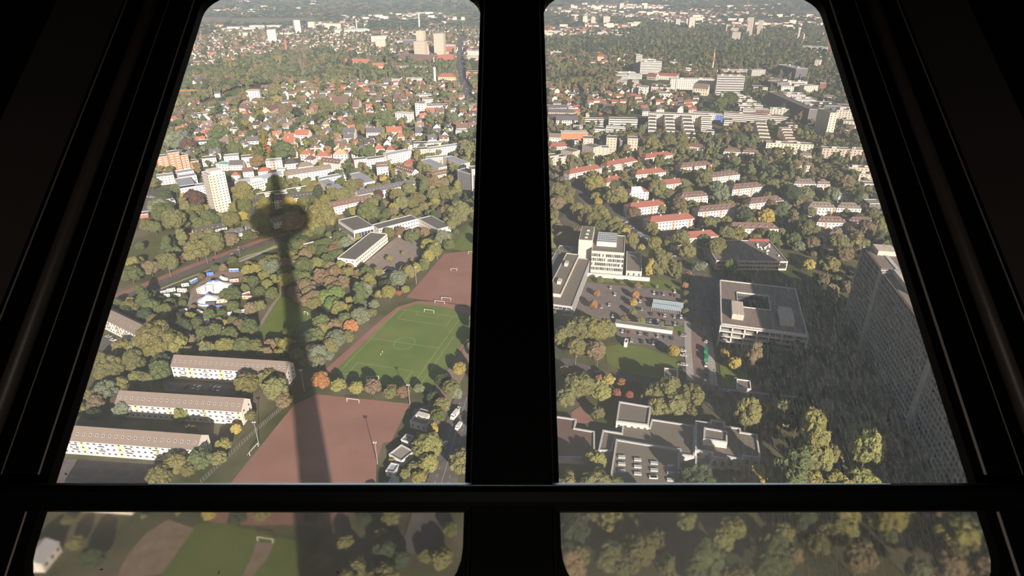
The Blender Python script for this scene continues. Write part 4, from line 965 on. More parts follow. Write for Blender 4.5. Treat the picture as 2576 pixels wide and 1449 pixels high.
for (x0, x1, y0, y1) in ((0, Ln, 0, .8), (0, Ln, dp - .8, dp), (0, .8, 0, dp), (Ln - .8, Ln, 0, dp), (c0 - .4, c0, e0, e1), (c1, c1 + .4, e0, e1), (c0, c1, e0 - .4, e0), (c0, c1, e1, e1 + .4)):
    b.box(x0, x1, y0, y1, H - .6, H + .5, 0, T)
b.build('parapet', pm('offwhite'), root)
b = MB(); b.box(Ln * .13, Ln * .27, dp * .13, dp * .42, H, H + 4, 0, T); b.build('penthouse', pm('beige'), root)
b = MB(); b.box(Ln * .70, Ln * .86, dp * .13, dp * .42, H, H + 4, 0, T); b.build('penthouse', pm('beige'), root)
fr = MB()
nb = 7
for i in range(nb + 1):
    x = Ln * i / nb; fr.box(x - .4, x + .4, -2.2, -1.4, 0, H, 0, T)
for z in (3.6, 7.4, 11.2, H - .4): fr.box(0, Ln, -2.2, 0, z - .25, z + .5, 0, T)
fr.build('concrete_frame', pm('offwhite'), root)
for f, z in enumerate((4.3, 8.1, 11.9)):
    for i in range(nb):
        w = MB(); x0, x1 = Ln * i / nb + .5, Ln * (i + 1) / nb - .5
        w.box(x0, x1, -.25, 0, z + .3, z + 2.2, 0, T)
        for k in range(4): xx = x0 + (x1 - x0) * (k + .5) / 4; w.box(xx - .9, xx + .9, -.4, -.2, z + .5, z + 2.0, 1, T)
        w.build('window_bay', [M_FRAME, M_GLASS], root)
for f, z in enumerate((3.0, 7.0, 11.0)):
    w = MB(); w.box(c0, c1, e1 - .3, e1 + .2, z, z + 1.8, 0, T); w.build('courtyard_window_band', M_GLASS, root)
# flat hall above the office block
hl, A, B, C_, D = bld('R2', 100, 1250, 915, 1262, 46, 8, 'flat', 'beige', 'taupe_r', 2, 1, 'wide flat hall half in shade with one sunlit corner and a red roof edge', name='hall', units=0, style='band')
T = Matrix.Rotation(math.atan2((B - A).y, (B - A).x), 4, 'Z'); Ln = (B - A).length
b = MB(); b.box(Ln * .68, Ln * .98, 45, 47, 7, 10, 0, T); b.build('red_fascia', mat('red_panel', (138, 68, 66), .7, .05), hl)
for i in range(16):
    r = random.Random(i); x, y = Ln * r.uniform(.72, .95), r.uniform(12, 38)
    b = MB(); b.box(x - .7, x + .7, y - .7, y + .7, 7.8, 8.9, 0, T); b.build('roof_light', pm('white'), hl)
# tall gridded slab
def slab(P0, P1, thick, H, label, grp):
    P0 = Vector(P0); P1 = Vector(P1); u = (P1 - P0); Ln = u.length; u /= Ln; v = Vector((-u.y, u.x))
    root = empty('high_rise', (P0.x, P0.y, 0)); tag(root, label, 'building', grp); keep([P0, P1, P1 + v * thick, P0 + v * thick], 6)
    T = Matrix.Rotation(math.atan2(u.y, u.x), 4, 'Z')
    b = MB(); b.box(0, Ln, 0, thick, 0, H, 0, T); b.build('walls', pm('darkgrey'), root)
    b = MB(); n = int(Ln / 3.4)
    for i in range(n + 1):
        x = Ln * i / n; b.box(x - .17, x + .17, -.7, 0, 3, H, 0, T)
    m = int(H / 3.5)
    for k in range(m + 1):
        z = 3 + (H - 3) * k / m; b.box(0, Ln, -.5, 0, z - .3, z + .3, 0, T)
    b.build('facade_grid', pm('conc'), root)
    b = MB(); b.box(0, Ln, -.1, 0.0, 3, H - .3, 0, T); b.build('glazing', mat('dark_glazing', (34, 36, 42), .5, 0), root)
    for x in (-1.2, Ln - 1.2):
        b = MB(); b.box(x, x + 2.4, -1.6, thick + .6, 0, H + 1, 0, T); b.build('end_pier', pm('conc'), root)
    b = MB(); b.box(0, Ln, -1, thick + .5, H, H + .3, 0, T); b.build('roof', pm('taupe_r'), root)
    b = MB(); b.box(.5, Ln - .5, thick * .42, thick * .55, H + .3, H + .7, 0, T); b.build('roof_duct', pm('lightgrey'), root)
    b = MB(); b.box(1, Ln * .35, thick * .2, thick * .8, H + .3, H + 3.4, 0, T); b.build('roof_plant_room', pm('beige'), root)
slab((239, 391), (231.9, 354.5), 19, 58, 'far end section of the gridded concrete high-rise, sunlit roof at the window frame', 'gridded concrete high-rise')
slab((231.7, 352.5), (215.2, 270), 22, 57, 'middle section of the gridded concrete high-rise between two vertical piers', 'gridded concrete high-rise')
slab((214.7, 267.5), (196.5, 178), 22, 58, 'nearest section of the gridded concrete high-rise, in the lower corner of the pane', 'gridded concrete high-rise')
# low flat-roofed complex with pale roof edges
GR = 'flat-roofed low complex'
poly_bld('R5', [(600, 852), (890, 888), (912, 722), (626, 674)], 7, 'offwhite', 'gravel_r', 'square upper pavilion of the flat-roofed complex beside a big plane tree', group=GR, par='lightgrey', win=1)
poly_bld('R5', [(440, 1110), (560, 1120), (592, 1010), (1165, 1105), (1165, 1150), (1298, 1165), (1298, 890), (915, 832), (895, 905), (658, 872), (648, 955), (480, 928)], 4.5, 'offwhite', 'gravel_r', 'long middle part of the flat-roofed complex with small courtyards', group=GR, par='lightgrey')
poly_bld('R5', [(530, 1449), (1160, 1480), (1166, 1106), (598, 1010)], 6.5, 'beige', 'gravel_r', 'near hall of the flat-roofed complex with rows of white roof lights, by the handrail', group=GR, par='lightgrey',
         skyl=[(x + dx, y + k * 62 + dx * .03, 3.6, 1.7) for (x, y, dx) in ((650, 1168, 0), (792, 1192, 0), (938, 1222, 0), (1085, 1248, 0)) for k in range(3)] + [(926, 1348, 3.6, 1.7)])
rt, P = poly_bld('R5', [(1302, 1108), (1446, 1132), (1450, 1168), (1590, 1192), (1596, 1168), (1730, 1198), (1736, 1162), (1885, 1182), (1856, 970), (1710, 946), (1708, 914), (1568, 892), (1566, 856), (1440, 836), (1438, 862), (1304, 846)], 7, 'offwhite', 'gravel_r', 'star-shaped stepped pavilion of the flat-roofed complex next to the shadow edge', group=GR, par='lightgrey', win=1)
poly_bld('R5', [(1374, 1010), (1590, 1042), (1590, 942), (1380, 906)], 10.5, 'offwhite', 'gravel_r', 'small raised roof pavilion on top of the star-shaped one', name='penthouse', z0=7, group=GR, par='lightgrey')
poly_bld('R5', [(1300, 1310), (1440, 1325), (1448, 1180), (1302, 1160)], 3.2, 'beige', 'school_r', 'sunken dark courtyard block below the star-shaped pavilion', group=GR, par='lightgrey')
poly_bld('R5', [(235, 912), (412, 942), (412, 1180), (60, 1175), (60, 805), (250, 832)], 3.5, 'offwhite', 'brown_r', 'low walled annex with brown roof and scattered roof vents next to the mullion', group=GR, par='lightgrey')
for i, (ax, ay, bx, by, lab) in enumerate(((1030, 448, 1148, 462, 'small flat gatehouse with pale edge left of the boulevard end'), (1678, 548, 1800, 566, 'small flat gatehouse with pale edge right of the boulevard end'), (672, 1290 / 4.2615 * 0 + 150, 700, 154, 'tiny kiosk on the lawn under the pergola'))):
    bld('R5', ax, ay, bx, by, 9 if i < 2 else 5, 3.4, 'flat', 'white', 'taupe_r', 1, 1, lab, name='kiosk', par='white', style='none')

# ------------------------------------------------------------------ open ground, sports pitches
patch('rough_lawn', 'L1', [(300, 1340), (640, 1240), (900, 1080), (930, 960), (800, 940), (560, 960), (330, 1080)], M_DARKLAWN)
patch('park_lawn', 'L3', [(1650, 850), (2010, 892), (2200, 880), (2350, 830), (2480, 760), (2557, 690), (2420, 640), (2160, 572), (2050, 470), (1930, 450), (1870, 520), (1780, 660), (1740, 740)], M_LAWN)
patch('park_lawn', 'L3', [(1480, 960), (1560, 900), (1960, 900), (1960, 960), (1720, 1000), (1500, 1010)], M_DARKLAWN)
patch('camp_lawn', 'L3', [(120, 560), (560, 300), (1100, 90), (1400, 0), (1640, 110), (1740, 420), (1690, 760), (1350, 900), (1000, 780), (700, 660), (400, 640)], M_DARKLAWN, clear=False)
patch('verge_lawn', 'L1', [(1530, 1190), (1880, 1070), (1960, 1110), (1640, 1230), (1560, 1290)], M_LAWN)
patch('verge_lawn', 'L1', [(1560, 1310), (1900, 1180), (1800, 1260), (1640, 1340)], M_LAWN)
patch('clay_pitch', 'P', [(1118, 638), (1300, 618), (1330, 800), (1180, 768), (1022, 749)], M_CLAY)
patch('clay_pitch', 'P', [(798, 992), (1031, 1016), (1005, 1068), (985, 1110), (963, 1116), (947, 1163), (945, 1260), (850, 1330), (560, 1330), (575, 1222), (740, 1018)], M_CLAY)
patch('school_pitch', 'L2', [(1710, 1140), (1950, 1165), (2100, 900), (1950, 860)], M_LAWN)
patch('running_track', 'P', [(820, 928), (834, 938), (880, 940), (1085, 985), (1100, 960), (1220, 800), (1190, 775), (1110, 760), (1050, 757), (1000, 772), (955, 808)], M_CLAY)
FL, FR, NL, NR = [GZ('L4', *q) for q in ((1290, 585), (1955, 678), (640, 1275), (1440, 1400))]
patch('grass_pitch', 'P', [(838, 936), (900, 962), (1075, 985), (1100, 965), (1200, 810), (1184, 792), (1120, 772), (1050, 765), (1008, 778), (965, 815)], M_PITCH)
def fp(u, v): return FL.lerp(FR, u).lerp(NL.lerp(NR, u), v)
zl = 0.03 + 0.006 * (LAYER[0] + 1); LAYER[0] += 1
b = MB()
def line(a, c, w=.28):
    a = fp(*a); c = fp(*c); d = (c - a).normalized(); n = Vector((-d.y, d.x, 0)) * w / 2
    b.quad(*[(q.x, q.y, zl) for q in (a - n, c - n, c + n, a + n)])
for a, c in (((0, 0), (1, 0)), ((0, 1), (1, 1)), ((0, 0), (0, 1)), ((1, 0), (1, 1)), ((0, .5), (1, .5)), ((.12, 0), (.12, .16)), ((.88, 0), (.88, .16)), ((.12, .16), (.88, .16)),
             ((.12, 1), (.12, .84)), ((.88, 1), (.88, .84)), ((.12, .84), (.88, .84)), ((.33, 0), (.33, .055)), ((.67, 0), (.67, .055)), ((.33, .055), (.67, .055)), ((1.09, .3), (1.09, 1))):
    line(a, c)
for k in range(36):
    a0, a1 = 2 * math.pi * k / 36, 2 * math.pi * (k + 1) / 36
    line((.5 + .14 * math.cos(a0), .5 + .09 * math.sin(a0)), (.5 + .14 * math.cos(a1), .5 + .09 * math.sin(a1)))
tag(b.build('trim_1', mat('pitch_chalk', (150, 158, 110), .9, 0)), kind='structure')
patch('gravel_bank', 'P', [(1100, 965), (1075, 1020), (1040, 1030), (1040, 1060), (1100, 1080), (1190, 900), (1195, 840)], M_EARTH, clear=False)
patch('schoolyard', 'L2', [(790, 1300), (1075, 1060), (1160, 1000), (1520, 1050), (1440, 1150), (1350, 1260), (1290, 1330), (1000, 1400), (860, 1330)], M_PAVE)
patch('park_lawn', 'L7', [(1560, 1002), (1880, 520), (2060, 500), (2420, 560), (2576, 620), (3000, 700), (2880, 1100), (1560, 1100)], M_LAWN)
patch('worn_earth', 'L7', [(1120, 1060), (1230, 830), (1420, 600), (1620, 470), (1870, 560), (1700, 800), (1560, 1000)], M_EARTH)
patch('worn_earth', 'L8', [(300, 1060), (420, 800), (440, 700), (620, 690), (560, 850), (380, 1060)], M_EARTH)
patch('courtyard_asphalt', 'L5', [(80, 1130), (1500, 1190), (1000, 1449), (40, 1449)], M_ASPH)
patch('courtyard_asphalt', 'L5', [(1150, 330), (1880, 370), (1900, 470), (1180, 430)], M_ASPH)
patch('courtyard_asphalt', 'L3', [(-40, 880), (330, 900), (300, 1040), (-60, 1020)], M_ASPH)
patch('courtyard_asphalt', 'L1', [(430, 640), (560, 480), (640, 560), (650, 640), (440, 800)], M_ASPH)
patch('circus_ground', 'L3', [(960, 560), (980, 380), (1140, 250), (1240, 150), (1560, 190), (1500, 330), (1400, 330), (1420, 500), (1380, 590), (1060, 600)], M_EARTH)
patch('green_field', 'F3', [(590, 390), (840, 290), (1140, 250), (1000, 380)], M_PITCH)
patch('running_track', 'F3', [(470, 400), (840, 265), (1190, 245), (1180, 285), (850, 305), (560, 400)], M_CLAY, z=.03)
patch('green_field', 'F3', [(880, 240), (1110, 140), (1290, 115), (1300, 235), (1150, 240)], M_PITCH)
patch('green_field', 'F5', [(300, 1190), (340, 1108), (840, 1108), (860, 1165), (600, 1200)], M_LAWN)
patch('green_field', 'F6', [(550, 1150), (560, 1080), (820, 1085), (820, 1140)], M_LAWN)
patch('far_field', 'F1', [(540, 330), (560, 245), (1000, 250), (1100, 330)], mat('ploughed_field', (124, 108, 92), .95, .1, .01))
patch('far_field', 'F1', [(1000, 330), (1060, 262), (2300, 258), (2200, 330), (1400, 350)], mat('far_meadow', (112, 116, 84), .95, .1, .01))
# right side ground
patch('car_park', 'R3', [(400, 640), (1480, 745), (1480, 1080), (1480, 1330), (1300, 1330), (760, 1290), (700, 1100), (560, 1060), (300, 930)], M_CARPARK)
patch('park_lawn', 'R5', [(520, 330), (500, 190), (600, 165), (830, 180), (1150, 300), (1165, 440), (1020, 480), (700, 430)], M_LAWN)
patch('park_lawn', 'R5', [(1540, 570), (1520, 330), (1600, 300), (1760, 430), (1850, 560)], M_LAWN)
patch('park_lawn', 'R3', [(700, 1085), (760, 1075), (1470, 1110), (1470, 1180), (1340, 1190), (700, 1060)], M_LAWN)
patch('park_lawn', 'R3', [(440, 560), (1040, 610), (1240, 610), (1380, 680), (1440, 750), (1000, 690), (420, 620)], M_LAWN)
patch('plaza_paving', 'R4', [(150, 200), (400, 240), (430, 660), (395, 860), (250, 770), (100, 640), (110, 400)], M_ASPH)
patch('plaza_paving', 'R5', [(200, 770), (300, 700), (400, 850), (330, 870), (200, 860)], M_CLAY)
def G_path(zk, pts): return [GZ(zk, *p) for p in pts]
ribbon('boulevard', G_path('R5', [(1290, -40), (1300, 200), (1340, 560)]), 11.5, M_BROWNROAD)
ribbon('boulevard', G_path('R5', [(1370, -10), (1395, 200), (1440, 560)]), 9, M_BROWNROAD)
ribbon('sidewalk', G_path('R5', [(1235, -40), (1240, 200), (1260, 490)]), 4.5, M_SIDE)
ribbon('sidewalk', G_path('R5', [(1425, 150), (1445, 300), (1475, 560)]), 4.5, M_SIDE)
ribbon('road', G_path('R5', [(100, 300), (500, 440), (1200, 540), (1850, 600), (2300, 660), (2700, 720)]), 8, M_ASPH)
ribbon('sidewalk', G_path('R5', [(1590, 570), (1900, 602), (2300, 648)]), 2.0, M_SIDE)
ribbon('road', G_path('R1', [(-200, 80), (60, 230), (330, 350), (470, 480), (600, 620)]), 12, M_ASPH)
ribbon('road', G_path('R1', [(600, 620), (820, 640), (960, 760), (1150, 930), (1330, 1060), (1480, 1180), (1620, 1300), (1800, 1400), (2000, 1460)]), 12, M_ASPH)
ribbon('road', G_path('R1', [(-260, 900), (200, 860), (330, 760), (500, 660), (600, 620)]), 8, M_ASPH)
# left side roads
main_road = G_path('P', [(180, 800), (305, 752), (380, 722), (470, 686), (560, 652), (660, 614), (780, 583), (860, 560), (960, 535), (1180, 500), (1330, 440)])
ribbon('road', main_road, 9, M_ASPH)
ribbon('tram_strip', [p + Vector((-3.5, 9.5, 0)) for p in main_road[:8]], 7, M_CLAY)
ribbon('footpath', G_path('P', [(345, 752), (440, 713), (540, 675), (620, 645), (735, 612)]), 2.2, M_SIDE)
ribbon('footpath', G_path('L3', [(1500, 80), (1700, 0), (1900, -90)]), 4, M_SIDE)
ribbon('footpath', G_path('L3', [(1980, 260), (1930, 450), (1850, 560), (1740, 740), (1650, 840)]), 2.5, M_PAVE)
ribbon('footpath', G_path('L3', [(960, 600), (985, 440), (1090, 320), (1200, 260)]), 3, M_PAVE)
ribbon('road', G_path('P', [(1175, 1000), (1150, 1080), (1128, 1160), (1100, 1250), (1060, 1400)]), 15, M_ASPH)
ribbon('avenue', G_path('F2', [(2180, 1500), (2150, 1300), (2080, 1150), (2050, 1000), (2040, 800), (2060, 640), (2120, 520)]), 26, M_ASPH)
ribbon('road', G_path('F4', [(1280, 760), (1340, 640), (1420, 560), (1440, 500)]), 12, M_ASPH)
ribbon('road', G_path('F4', [(620, 960), (600, 860), (590, 800)]), 12, M_ASPH)
ribbon('road', G_path('F7', [(660, 460), (655, 330), (650, 200), (560, 100)]), 14, M_ASPH)
# lane marks on the near road
b = MB()
for s in (-3.2, 0, 3.2):
    pts = G_path('P', [(1175, 1000), (1150, 1080), (1128, 1160), (1100, 1250)])
    for i in range(3):
        a, c = pts[i], pts[i + 1]; d = (c - a).normalized(); n = Vector((-d.y, d.x, 0)); k = 0; Lg = (c - a).length
        while k < Lg:
            p = a + d * k + n * s; q = p + d * 2.2; w = n * .12; b.quad(*[(r.x, r.y, .45) for r in (p + w, p - w, q - w, q + w)]); k += 5 if s else 2.3
tag(b.build('trim_2', mat('lane_paint', (170, 166, 160), .8, 0)), kind='structure')


def goal(zk, x0, y0, x1, y1, lab, h=2.44, col=(216, 216, 210)):
    a, c = GZ(zk, x0, y0), GZ(zk, x1, y1); r = empty('football_goal', (a + c) / 2); tag(r, lab, 'goal', 'football goals')
    o = (a + c) / 2; a = a - o; c = c - o; d = (c - a).normalized(); n = Vector((-d.y, d.x, 0)); u = Vector((0, 0, h)); m = mat('goal_paint_%d' % col[0], col, .5, 0)
    if n.y < 0: n = -n
    for nm, p, q in (('post', a, a + u), ('post', c, c + u), ('crossbar', a + u, c + u), ('net_frame', a + u, a + n * 1.8), ('net_frame', c + u, c + n * 1.8), ('net_frame', a + n * 1.8, c + n * 1.8)):
        b = MB(); b.tube(p, q, .13 if nm != 'net_frame' else .05); b.build(nm, m, r)
for g in (('L4', 1567, 618, 1668, 632, 'white goal on the grass pitch, far end'), ('L4', 950, 1345, 1078, 1340, 'pale green goal in tree shade at the near end of the grass pitch'),
          ('L4', 1680, 524, 1782, 536, 'white goal standing behind the track bend'), ('L4', 1752, 490, 1850, 498, 'goal at the near line of the far clay pitch'),
          ('L4', 1852, 178, 1916, 180, 'small goal in the middle of the far clay pitch'), ('L6', 1172, 475, 1302, 490, 'goal at the far line of the near clay pitch'),
          ('L6', 125, 1060, 215, 960, 'white goal on the left touchline of the near clay pitch'), ('L4', 280, 640, 318, 652, 'small goal on the park lawn right of the tower shadow'),
          ('L8', 465, 678, 612, 698, 'blurred white goal on the lawn in the lower pane'), ('L2', 1910, 1190, 1990, 1192, 'small goal at the edge of the far clay pitch by the mullion')):
    goal(*g)


def floodlight(zk, xb, yb, h, lab):
    p = GZ(zk, xb, yb); r = empty('floodlight_mast', p); tag(r, lab, 'floodlight', 'floodlight masts')
    b = MB(); b.tube((0, 0, 0), (0, 0, h), .22, 8, r2=.12); b.build('pole', M_METAL, r)
    b = MB(); b.box(-.8, .8, -.12, .12, h - .3, h - .1); b.build('crossarm', M_METAL, r)
    for x in (-.6, .6):
        b = MB(); b.box(x - .3, x + .3, -.35, .25, h - .1, h + .5); b.build('lamp_head', mat('lamp_head', (190, 190, 186), .5, 0), r)
for f in (('L6', 222, 940, 15, 'floodlight mast beside the left goal of the near clay pitch'), ('L6', 712, 362, 15, 'floodlight mast inside the tower shadow'),
          ('L6', 1852, 510, 14, 'floodlight mast at the corner between clay and grass pitch'), ('L6', 1502, 1148, 14, 'floodlight mast at the right edge of the near clay pitch'),
          ('L4', 1482, 320, 15, 'floodlight mast at the hedge of the far clay pitch, nearer one'), ('L4', 1706, 60, 15, 'floodlight mast at the hedge of the far clay pitch, farther one'),
          ('L4', 198, 215, 12, 'twin-lamp mast among bushes right of the tower shadow'), ('F3', 745, 275, 20, 'floodlight mast left of the far running track'),
          ('F3', 955, 375, 20, 'floodlight mast in the far running track bend'), ('F3', 1210, 225, 20, 'floodlight mast beside the eight-storey block')): floodlight(*f)


def lamp(zk, xb, yb, lab, h=9):
    p = GZ(zk, xb, yb); r = empty('street_lamp', p); tag(r, lab, 'street lamp', 'street lamps')
    b = MB(); b.tube((0, 0, 0), (0, 0, h), .12, 6); b.build('pole', M_METAL, r)
    b = MB(); b.box(-.2, 1.2, -.18, .18, h - .1, h + .12); b.build('lamp_head', M_METAL, r)
for i, f in enumerate(((1162, 1300), (1510, 1210), (1870, 1070), (770, 1440), (2195, 960))): lamp('L1', *f, 'thin street lamp along the left main road, %s from the dark frame' % ORD[(2, 3, 4, 1, 5)[i]])
for i, f in enumerate(((430, 380), (240, 350), (1640, 545), (1860, 580))): lamp('R5', *f, 'thin street lamp on the cross road, %s from the left' % ORD[(2, 1, 3, 4)[i]], 7)

# fence along the clay pitch
pts = G_path('L5', [(1560, 1390), (1880, 1085), (2190, 800), (2420, 600)])
r = empty('sports_fence', pts[0]); tag(r, 'grey mesh fence with posts along the left side of the near clay pitch', 'fence')
for i in range(3):
    a, c = pts[i] - pts[0], pts[i + 1] - pts[0]; n = 12
    b = MB()
    for z in (.1, 1.2, 2.4): b.tube(a + Vector((0, 0, z)), c + Vector((0, 0, z)), .05, 4)
    b.build('rail', M_METAL, r)
    for k in range(n):
        q = a.lerp(c, k / n); b = MB(); b.tube(q, q + Vector((0, 0, 2.5)), .07, 5); b.build('post', M_METAL, r)

# canopies in the car park
p0, p1 = GZ('R3', 1105, 940), GZ('R3', 1430, 985); u = (p1 - p0).normalized(); Ln = (p1 - p0).length
r = empty('glass_shelter', p0); tag(r, 'blue-green glass shelter with double pitched roof in the car park', 'shelter'); T = Matrix.Rotation(math.atan2(u.y, u.x), 4, 'Z')
keep([p0, p1, p1 + Vector((0, 16, 0)), p0 + Vector((0, 16, 0))])
for y, zt in ((0, 0), (7, 0)):
    b = MB(); b.quad(*[T @ Vector(q) for q in ((0, y, 2.4), (Ln, y, 2.4), (Ln, y + 3.4, 4.4), (0, y + 3.4, 4.4))]); b.quad(*[T @ Vector(q) for q in ((0, y + 3.4, 4.4), (Ln, y + 3.4, 4.4), (Ln, y + 6.8, 2.4), (0, y + 6.8, 2.4))])
    b.build('glass_roof', mat('blue_glass2', (128, 150, 160), .2, 0), r)
b = MB()
for i in range(18):
    x = Ln * i / 17
    for y in (0, 7): b.tube(T @ Vector((x, y, 2.5)), T @ Vector((x, y + 3.4, 4.5)), .12, 4)
    b.tube(T @ Vector((x, 0, 0)), T @ Vector((x, 0, 2.5)), .1, 4)
b.build('roof_ribs', M_FRAME, r)
p0, p1 = GZ('R3', 712, 1115), GZ('R3', 1325, 1200); u = (p1 - p0).normalized(); Ln = (p1 - p0).length
r = empty('pergola', p0); tag(r, 'long white slatted pergola between two rows of parked cars', 'pergola'); T = Matrix.Rotation(math.atan2(u.y, u.x), 4, 'Z')
keep([p0 - Vector((0, 2, 0)), p1 - Vector((0, 2, 0)), p1 + Vector((0, 7, 0)), p0 + Vector((0, 7, 0))])
b = MB(); b.box(0, Ln, 0, .35, 0, 2.6, 0, T); b.build('side_wall', pm('white'), r)
b = MB(); b.box(0, Ln, 0, .35, 2.6, 2.9, 0, T); b.box(0, Ln, 5, 5.3, 2.6, 2.9, 0, T)
for i in range(60): x = Ln * i / 59; b.box(x - .12, x + .12, 0, 5.3, 2.7, 2.95, 0, T)
b.build('slat_roof', pm('offwhite'), r)
for i in range(12):
    x = Ln * i / 11; b = MB(); b.box(x - .12, x + .12, 5, 5.3, 0, 2.6, 0, T); b.build('post', pm('offwhite'), r)

# bay lines in the car park
U_ = (GZ('R3', 1480, 745) - GZ('R3', 500, 650)).normalized(); V_ = Vector((-U_.y, U_.x, 0)); b = MB()
for (xa, ya, xb, yb) in ((560, 700, 1440, 800), (430, 770, 1000, 830), (520, 905, 1050, 960), (560, 1000, 1440, 1090), (760, 1170, 1440, 1250), (780, 1260, 1300, 1320), (640, 820, 860, 845)):
    a, c = GZ('R3', xa, ya), GZ('R3', xb, yb); k = 0
    while k < (c - a).length:
        p = a + U_ * k; w = U_ * .09; z = gz(p.x, p.y) + .01
        b.quad(*[(q.x, q.y, z) for q in (p - w - V_ * 2.5, p + w - V_ * 2.5, p + w + V_ * 2.5, p - w + V_ * 2.5)]); k += 2.6
tag(b.build('trim_3', mat('bay_paint', (160, 154, 148), .9, 0)), kind='structure')

# ------------------------------------------------------------------ cars
M_CAR = tint_mat('car_paint', .3, 0.0, 1, spec=.5)
CARC = dict(white=(205, 204, 200), silver=(160, 162, 164), black=(38, 38, 42), red=(150, 36, 34), blue=(52, 84, 134), grey=(96, 98, 102), green=(40, 120, 84), orange=(214, 140, 50))


def car_meshes(L=4.4, w=1.8, h=1.45, van=False):
    b = MB(); hb = h * .55 if not van else h * .62
    sec = [(-L / 2, .28), (-L / 2, hb * .9), (-L * .47, hb), (L * .25, hb), (L * .47, hb * .82), (L / 2, hb * .6), (L / 2, .28)] if not van else [(-L / 2, .28), (-L / 2, h), (L * .30, h), (L * .40, hb * 1.05), (L * .5, hb * .75), (L * .5, .28)]
    for s in (-1, 1):
        P = [(x, s * w / 2, z) for x, z in sec]; b.quad(*(P if s < 0 else P[::-1]))
    for i in range(len(sec)):
        (xa, za), (xb, zb) = sec[i], sec[(i + 1) % len(sec)]
        b.quad((xa, -w / 2, za), (xa, w / 2, za), (xb, w / 2, zb), (xb, -w / 2, zb))
    body = me('car_body', b.V, b.F, [M_CAR], b.M)
    b = MB()
    if not van:
        q = w / 2 * .8; lo = [(-L * .42, hb), (L * .2, hb)]; up = [(-L * .3, h - .04), (L * .05, h - .04)]
        b.quad((lo[0][0], -q - .08, hb), (lo[1][0], -q - .08, hb), (up[1][0], -q + .06, h - .04), (up[0][0], -q + .06, h - .04))
        b.quad((lo[1][0], q + .08, hb), (lo[0][0], q + .08, hb), (up[0][0], q - .06, h - .04), (up[1][0], q - .06, h - .04))
        b.quad((lo[1][0], -q - .08, hb), (lo[1][0], q + .08, hb), (up[1][0], q - .06, h - .04), (up[1][0], -q + .06, h - .04))
        b.quad((lo[0][0], q + .08, hb), (lo[0][0], -q - .08, hb), (up[0][0], -q + .06, h - .04), (up[0][0], q - .06, h - .04))
        cab = me('car_windows', b.V, b.F, [M_GLASS], b.M)
        b = MB(); b.box(up[0][0], up[1][0], -q + .04, q - .04, h - .05, h); top = me('car_roof', b.V, b.F, [M_CAR], b.M)
    else:
        b.quad((L * .305, -w * .44, h * .95), (L * .305, w * .44, h * .95), (L * .405, w * .44, hb * 1.08), (L * .405, -w * .44, hb * 1.08))
        b.box(L * .12, L * .3, -w / 2 - .02, w / 2 + .02, hb, h * .9)
        cab = me('car_windows', b.V, b.F, [M_GLASS], b.M); top = None
    b = MB(); b.tube((0, -.11, 0), (0, .11, 0), .33, 10); wh = me('wheel', b.V, b.F, [mat('tyre', (30, 30, 30), .9, 0)], b.M)
    return body, cab, top, wh


CM = {'car': car_meshes(), 'van': car_meshes(5.2, 2.0, 2.3, True), 'truck': car_meshes(7.0, 2.3, 3.0, True)}
NCAR = [0]


def car(p, ang, col, lab, kind='car', near=True, group=None):
    p = Vector((p.x, p.y, gz(p.x, p.y)))
    body, cab, top, wh = CM[kind]
    r = empty(kind, p, ang); tag(r, lab, kind, group); tn = [*srgb(CARC[col])]
    for nm, m in (('body', body), ('windows', cab), ('roof', top)):
        if m is None: continue
        o = bpy.data.objects.new(nm, m); o['tint'] = tn; link(o, r)
    if near:
        L = 1.35 if kind == 'car' else 1.7
        w = .82 if kind == 'car' else 1.0
        for x in (-L, L):
            for y in (-w, w):
                o = bpy.data.objects.new('wheel', wh); o.location = (x, y, .33); link(o, r)
    NCAR[0] += 1
    return r


U = GZ('R3', 1480, 745) - GZ('R3', 500, 650); parkang = math.atan2(U.y, U.x)
def cars(zk, lst, place, ang, near=True, group=None, zz=.62):
    by = {}
    for x, y, c in lst: by.setdefault(c, []).append((x, y))
    for c, q in by.items():
        q.sort()
        for i, (x, y) in enumerate(q):
            p = GZ(zk, x, y); p.z = zz
            lab = '%s car %s' % (c, place) if len(q) == 1 else '%s %s car from the left %s' % (ORD[i + 1], c, place)
            car(p, ang + (0 if (i * 7 + len(c)) % 2 else math.pi), c, lab, near=near, group=group)
UP = parkang + math.pi / 2
LZ = 0
cars('R3', [(665, 705, 'white'), (1130, 762, 'white'), (1165, 770, 'black'), (1232, 775, 'silver'), (1325, 785, 'red'), (1360, 795, 'grey'), (1180, 770, 'grey')], 'in the top row of the car park', UP, zz=LZ)
cars('R3', [(712, 778, 'white'), (650, 888, 'white'), (570, 912, 'silver'), (545, 905, 'red'), (980, 850, 'white'), (1010, 820, 'red'), (965, 930, 'black'), (1000, 935, 'silver')], 'in the middle bays of the car park', UP, zz=LZ)
cars('R3', [(690, 1008, 'white'), (1100, 985, 'black'), (1205, 995, 'red'), (1243, 1003, 'white'), (1350, 1015, 'silver'), (1385, 1025, 'black'), (1420, 1018, 'white'), (1240, 1075, 'black'), (1168, 1068, 'white'), (1092, 1065, 'silver'), (1062, 1062, 'grey'), (1355, 1095, 'silver'), (1388, 1098, 'grey')], 'in the bays above the pergola', UP, zz=LZ)
cars('R3', [(792, 1170, 'white'), (865, 1183, 'red'), (828, 1178, 'grey'), (978, 1195, 'silver'), (1052, 1205, 'black'), (1170, 1220, 'silver'), (1250, 1235, 'grey'), (1320, 1245, 'black'), (888, 1272, 'silver'), (830, 1262, 'black'), (1000, 1285, 'black'), (1125, 1302, 'silver'), (1168, 1308, 'blue'), (1082, 1290, 'black'), (1352, 745, 'white')], 'in the bays below the pergola', UP, zz=LZ)
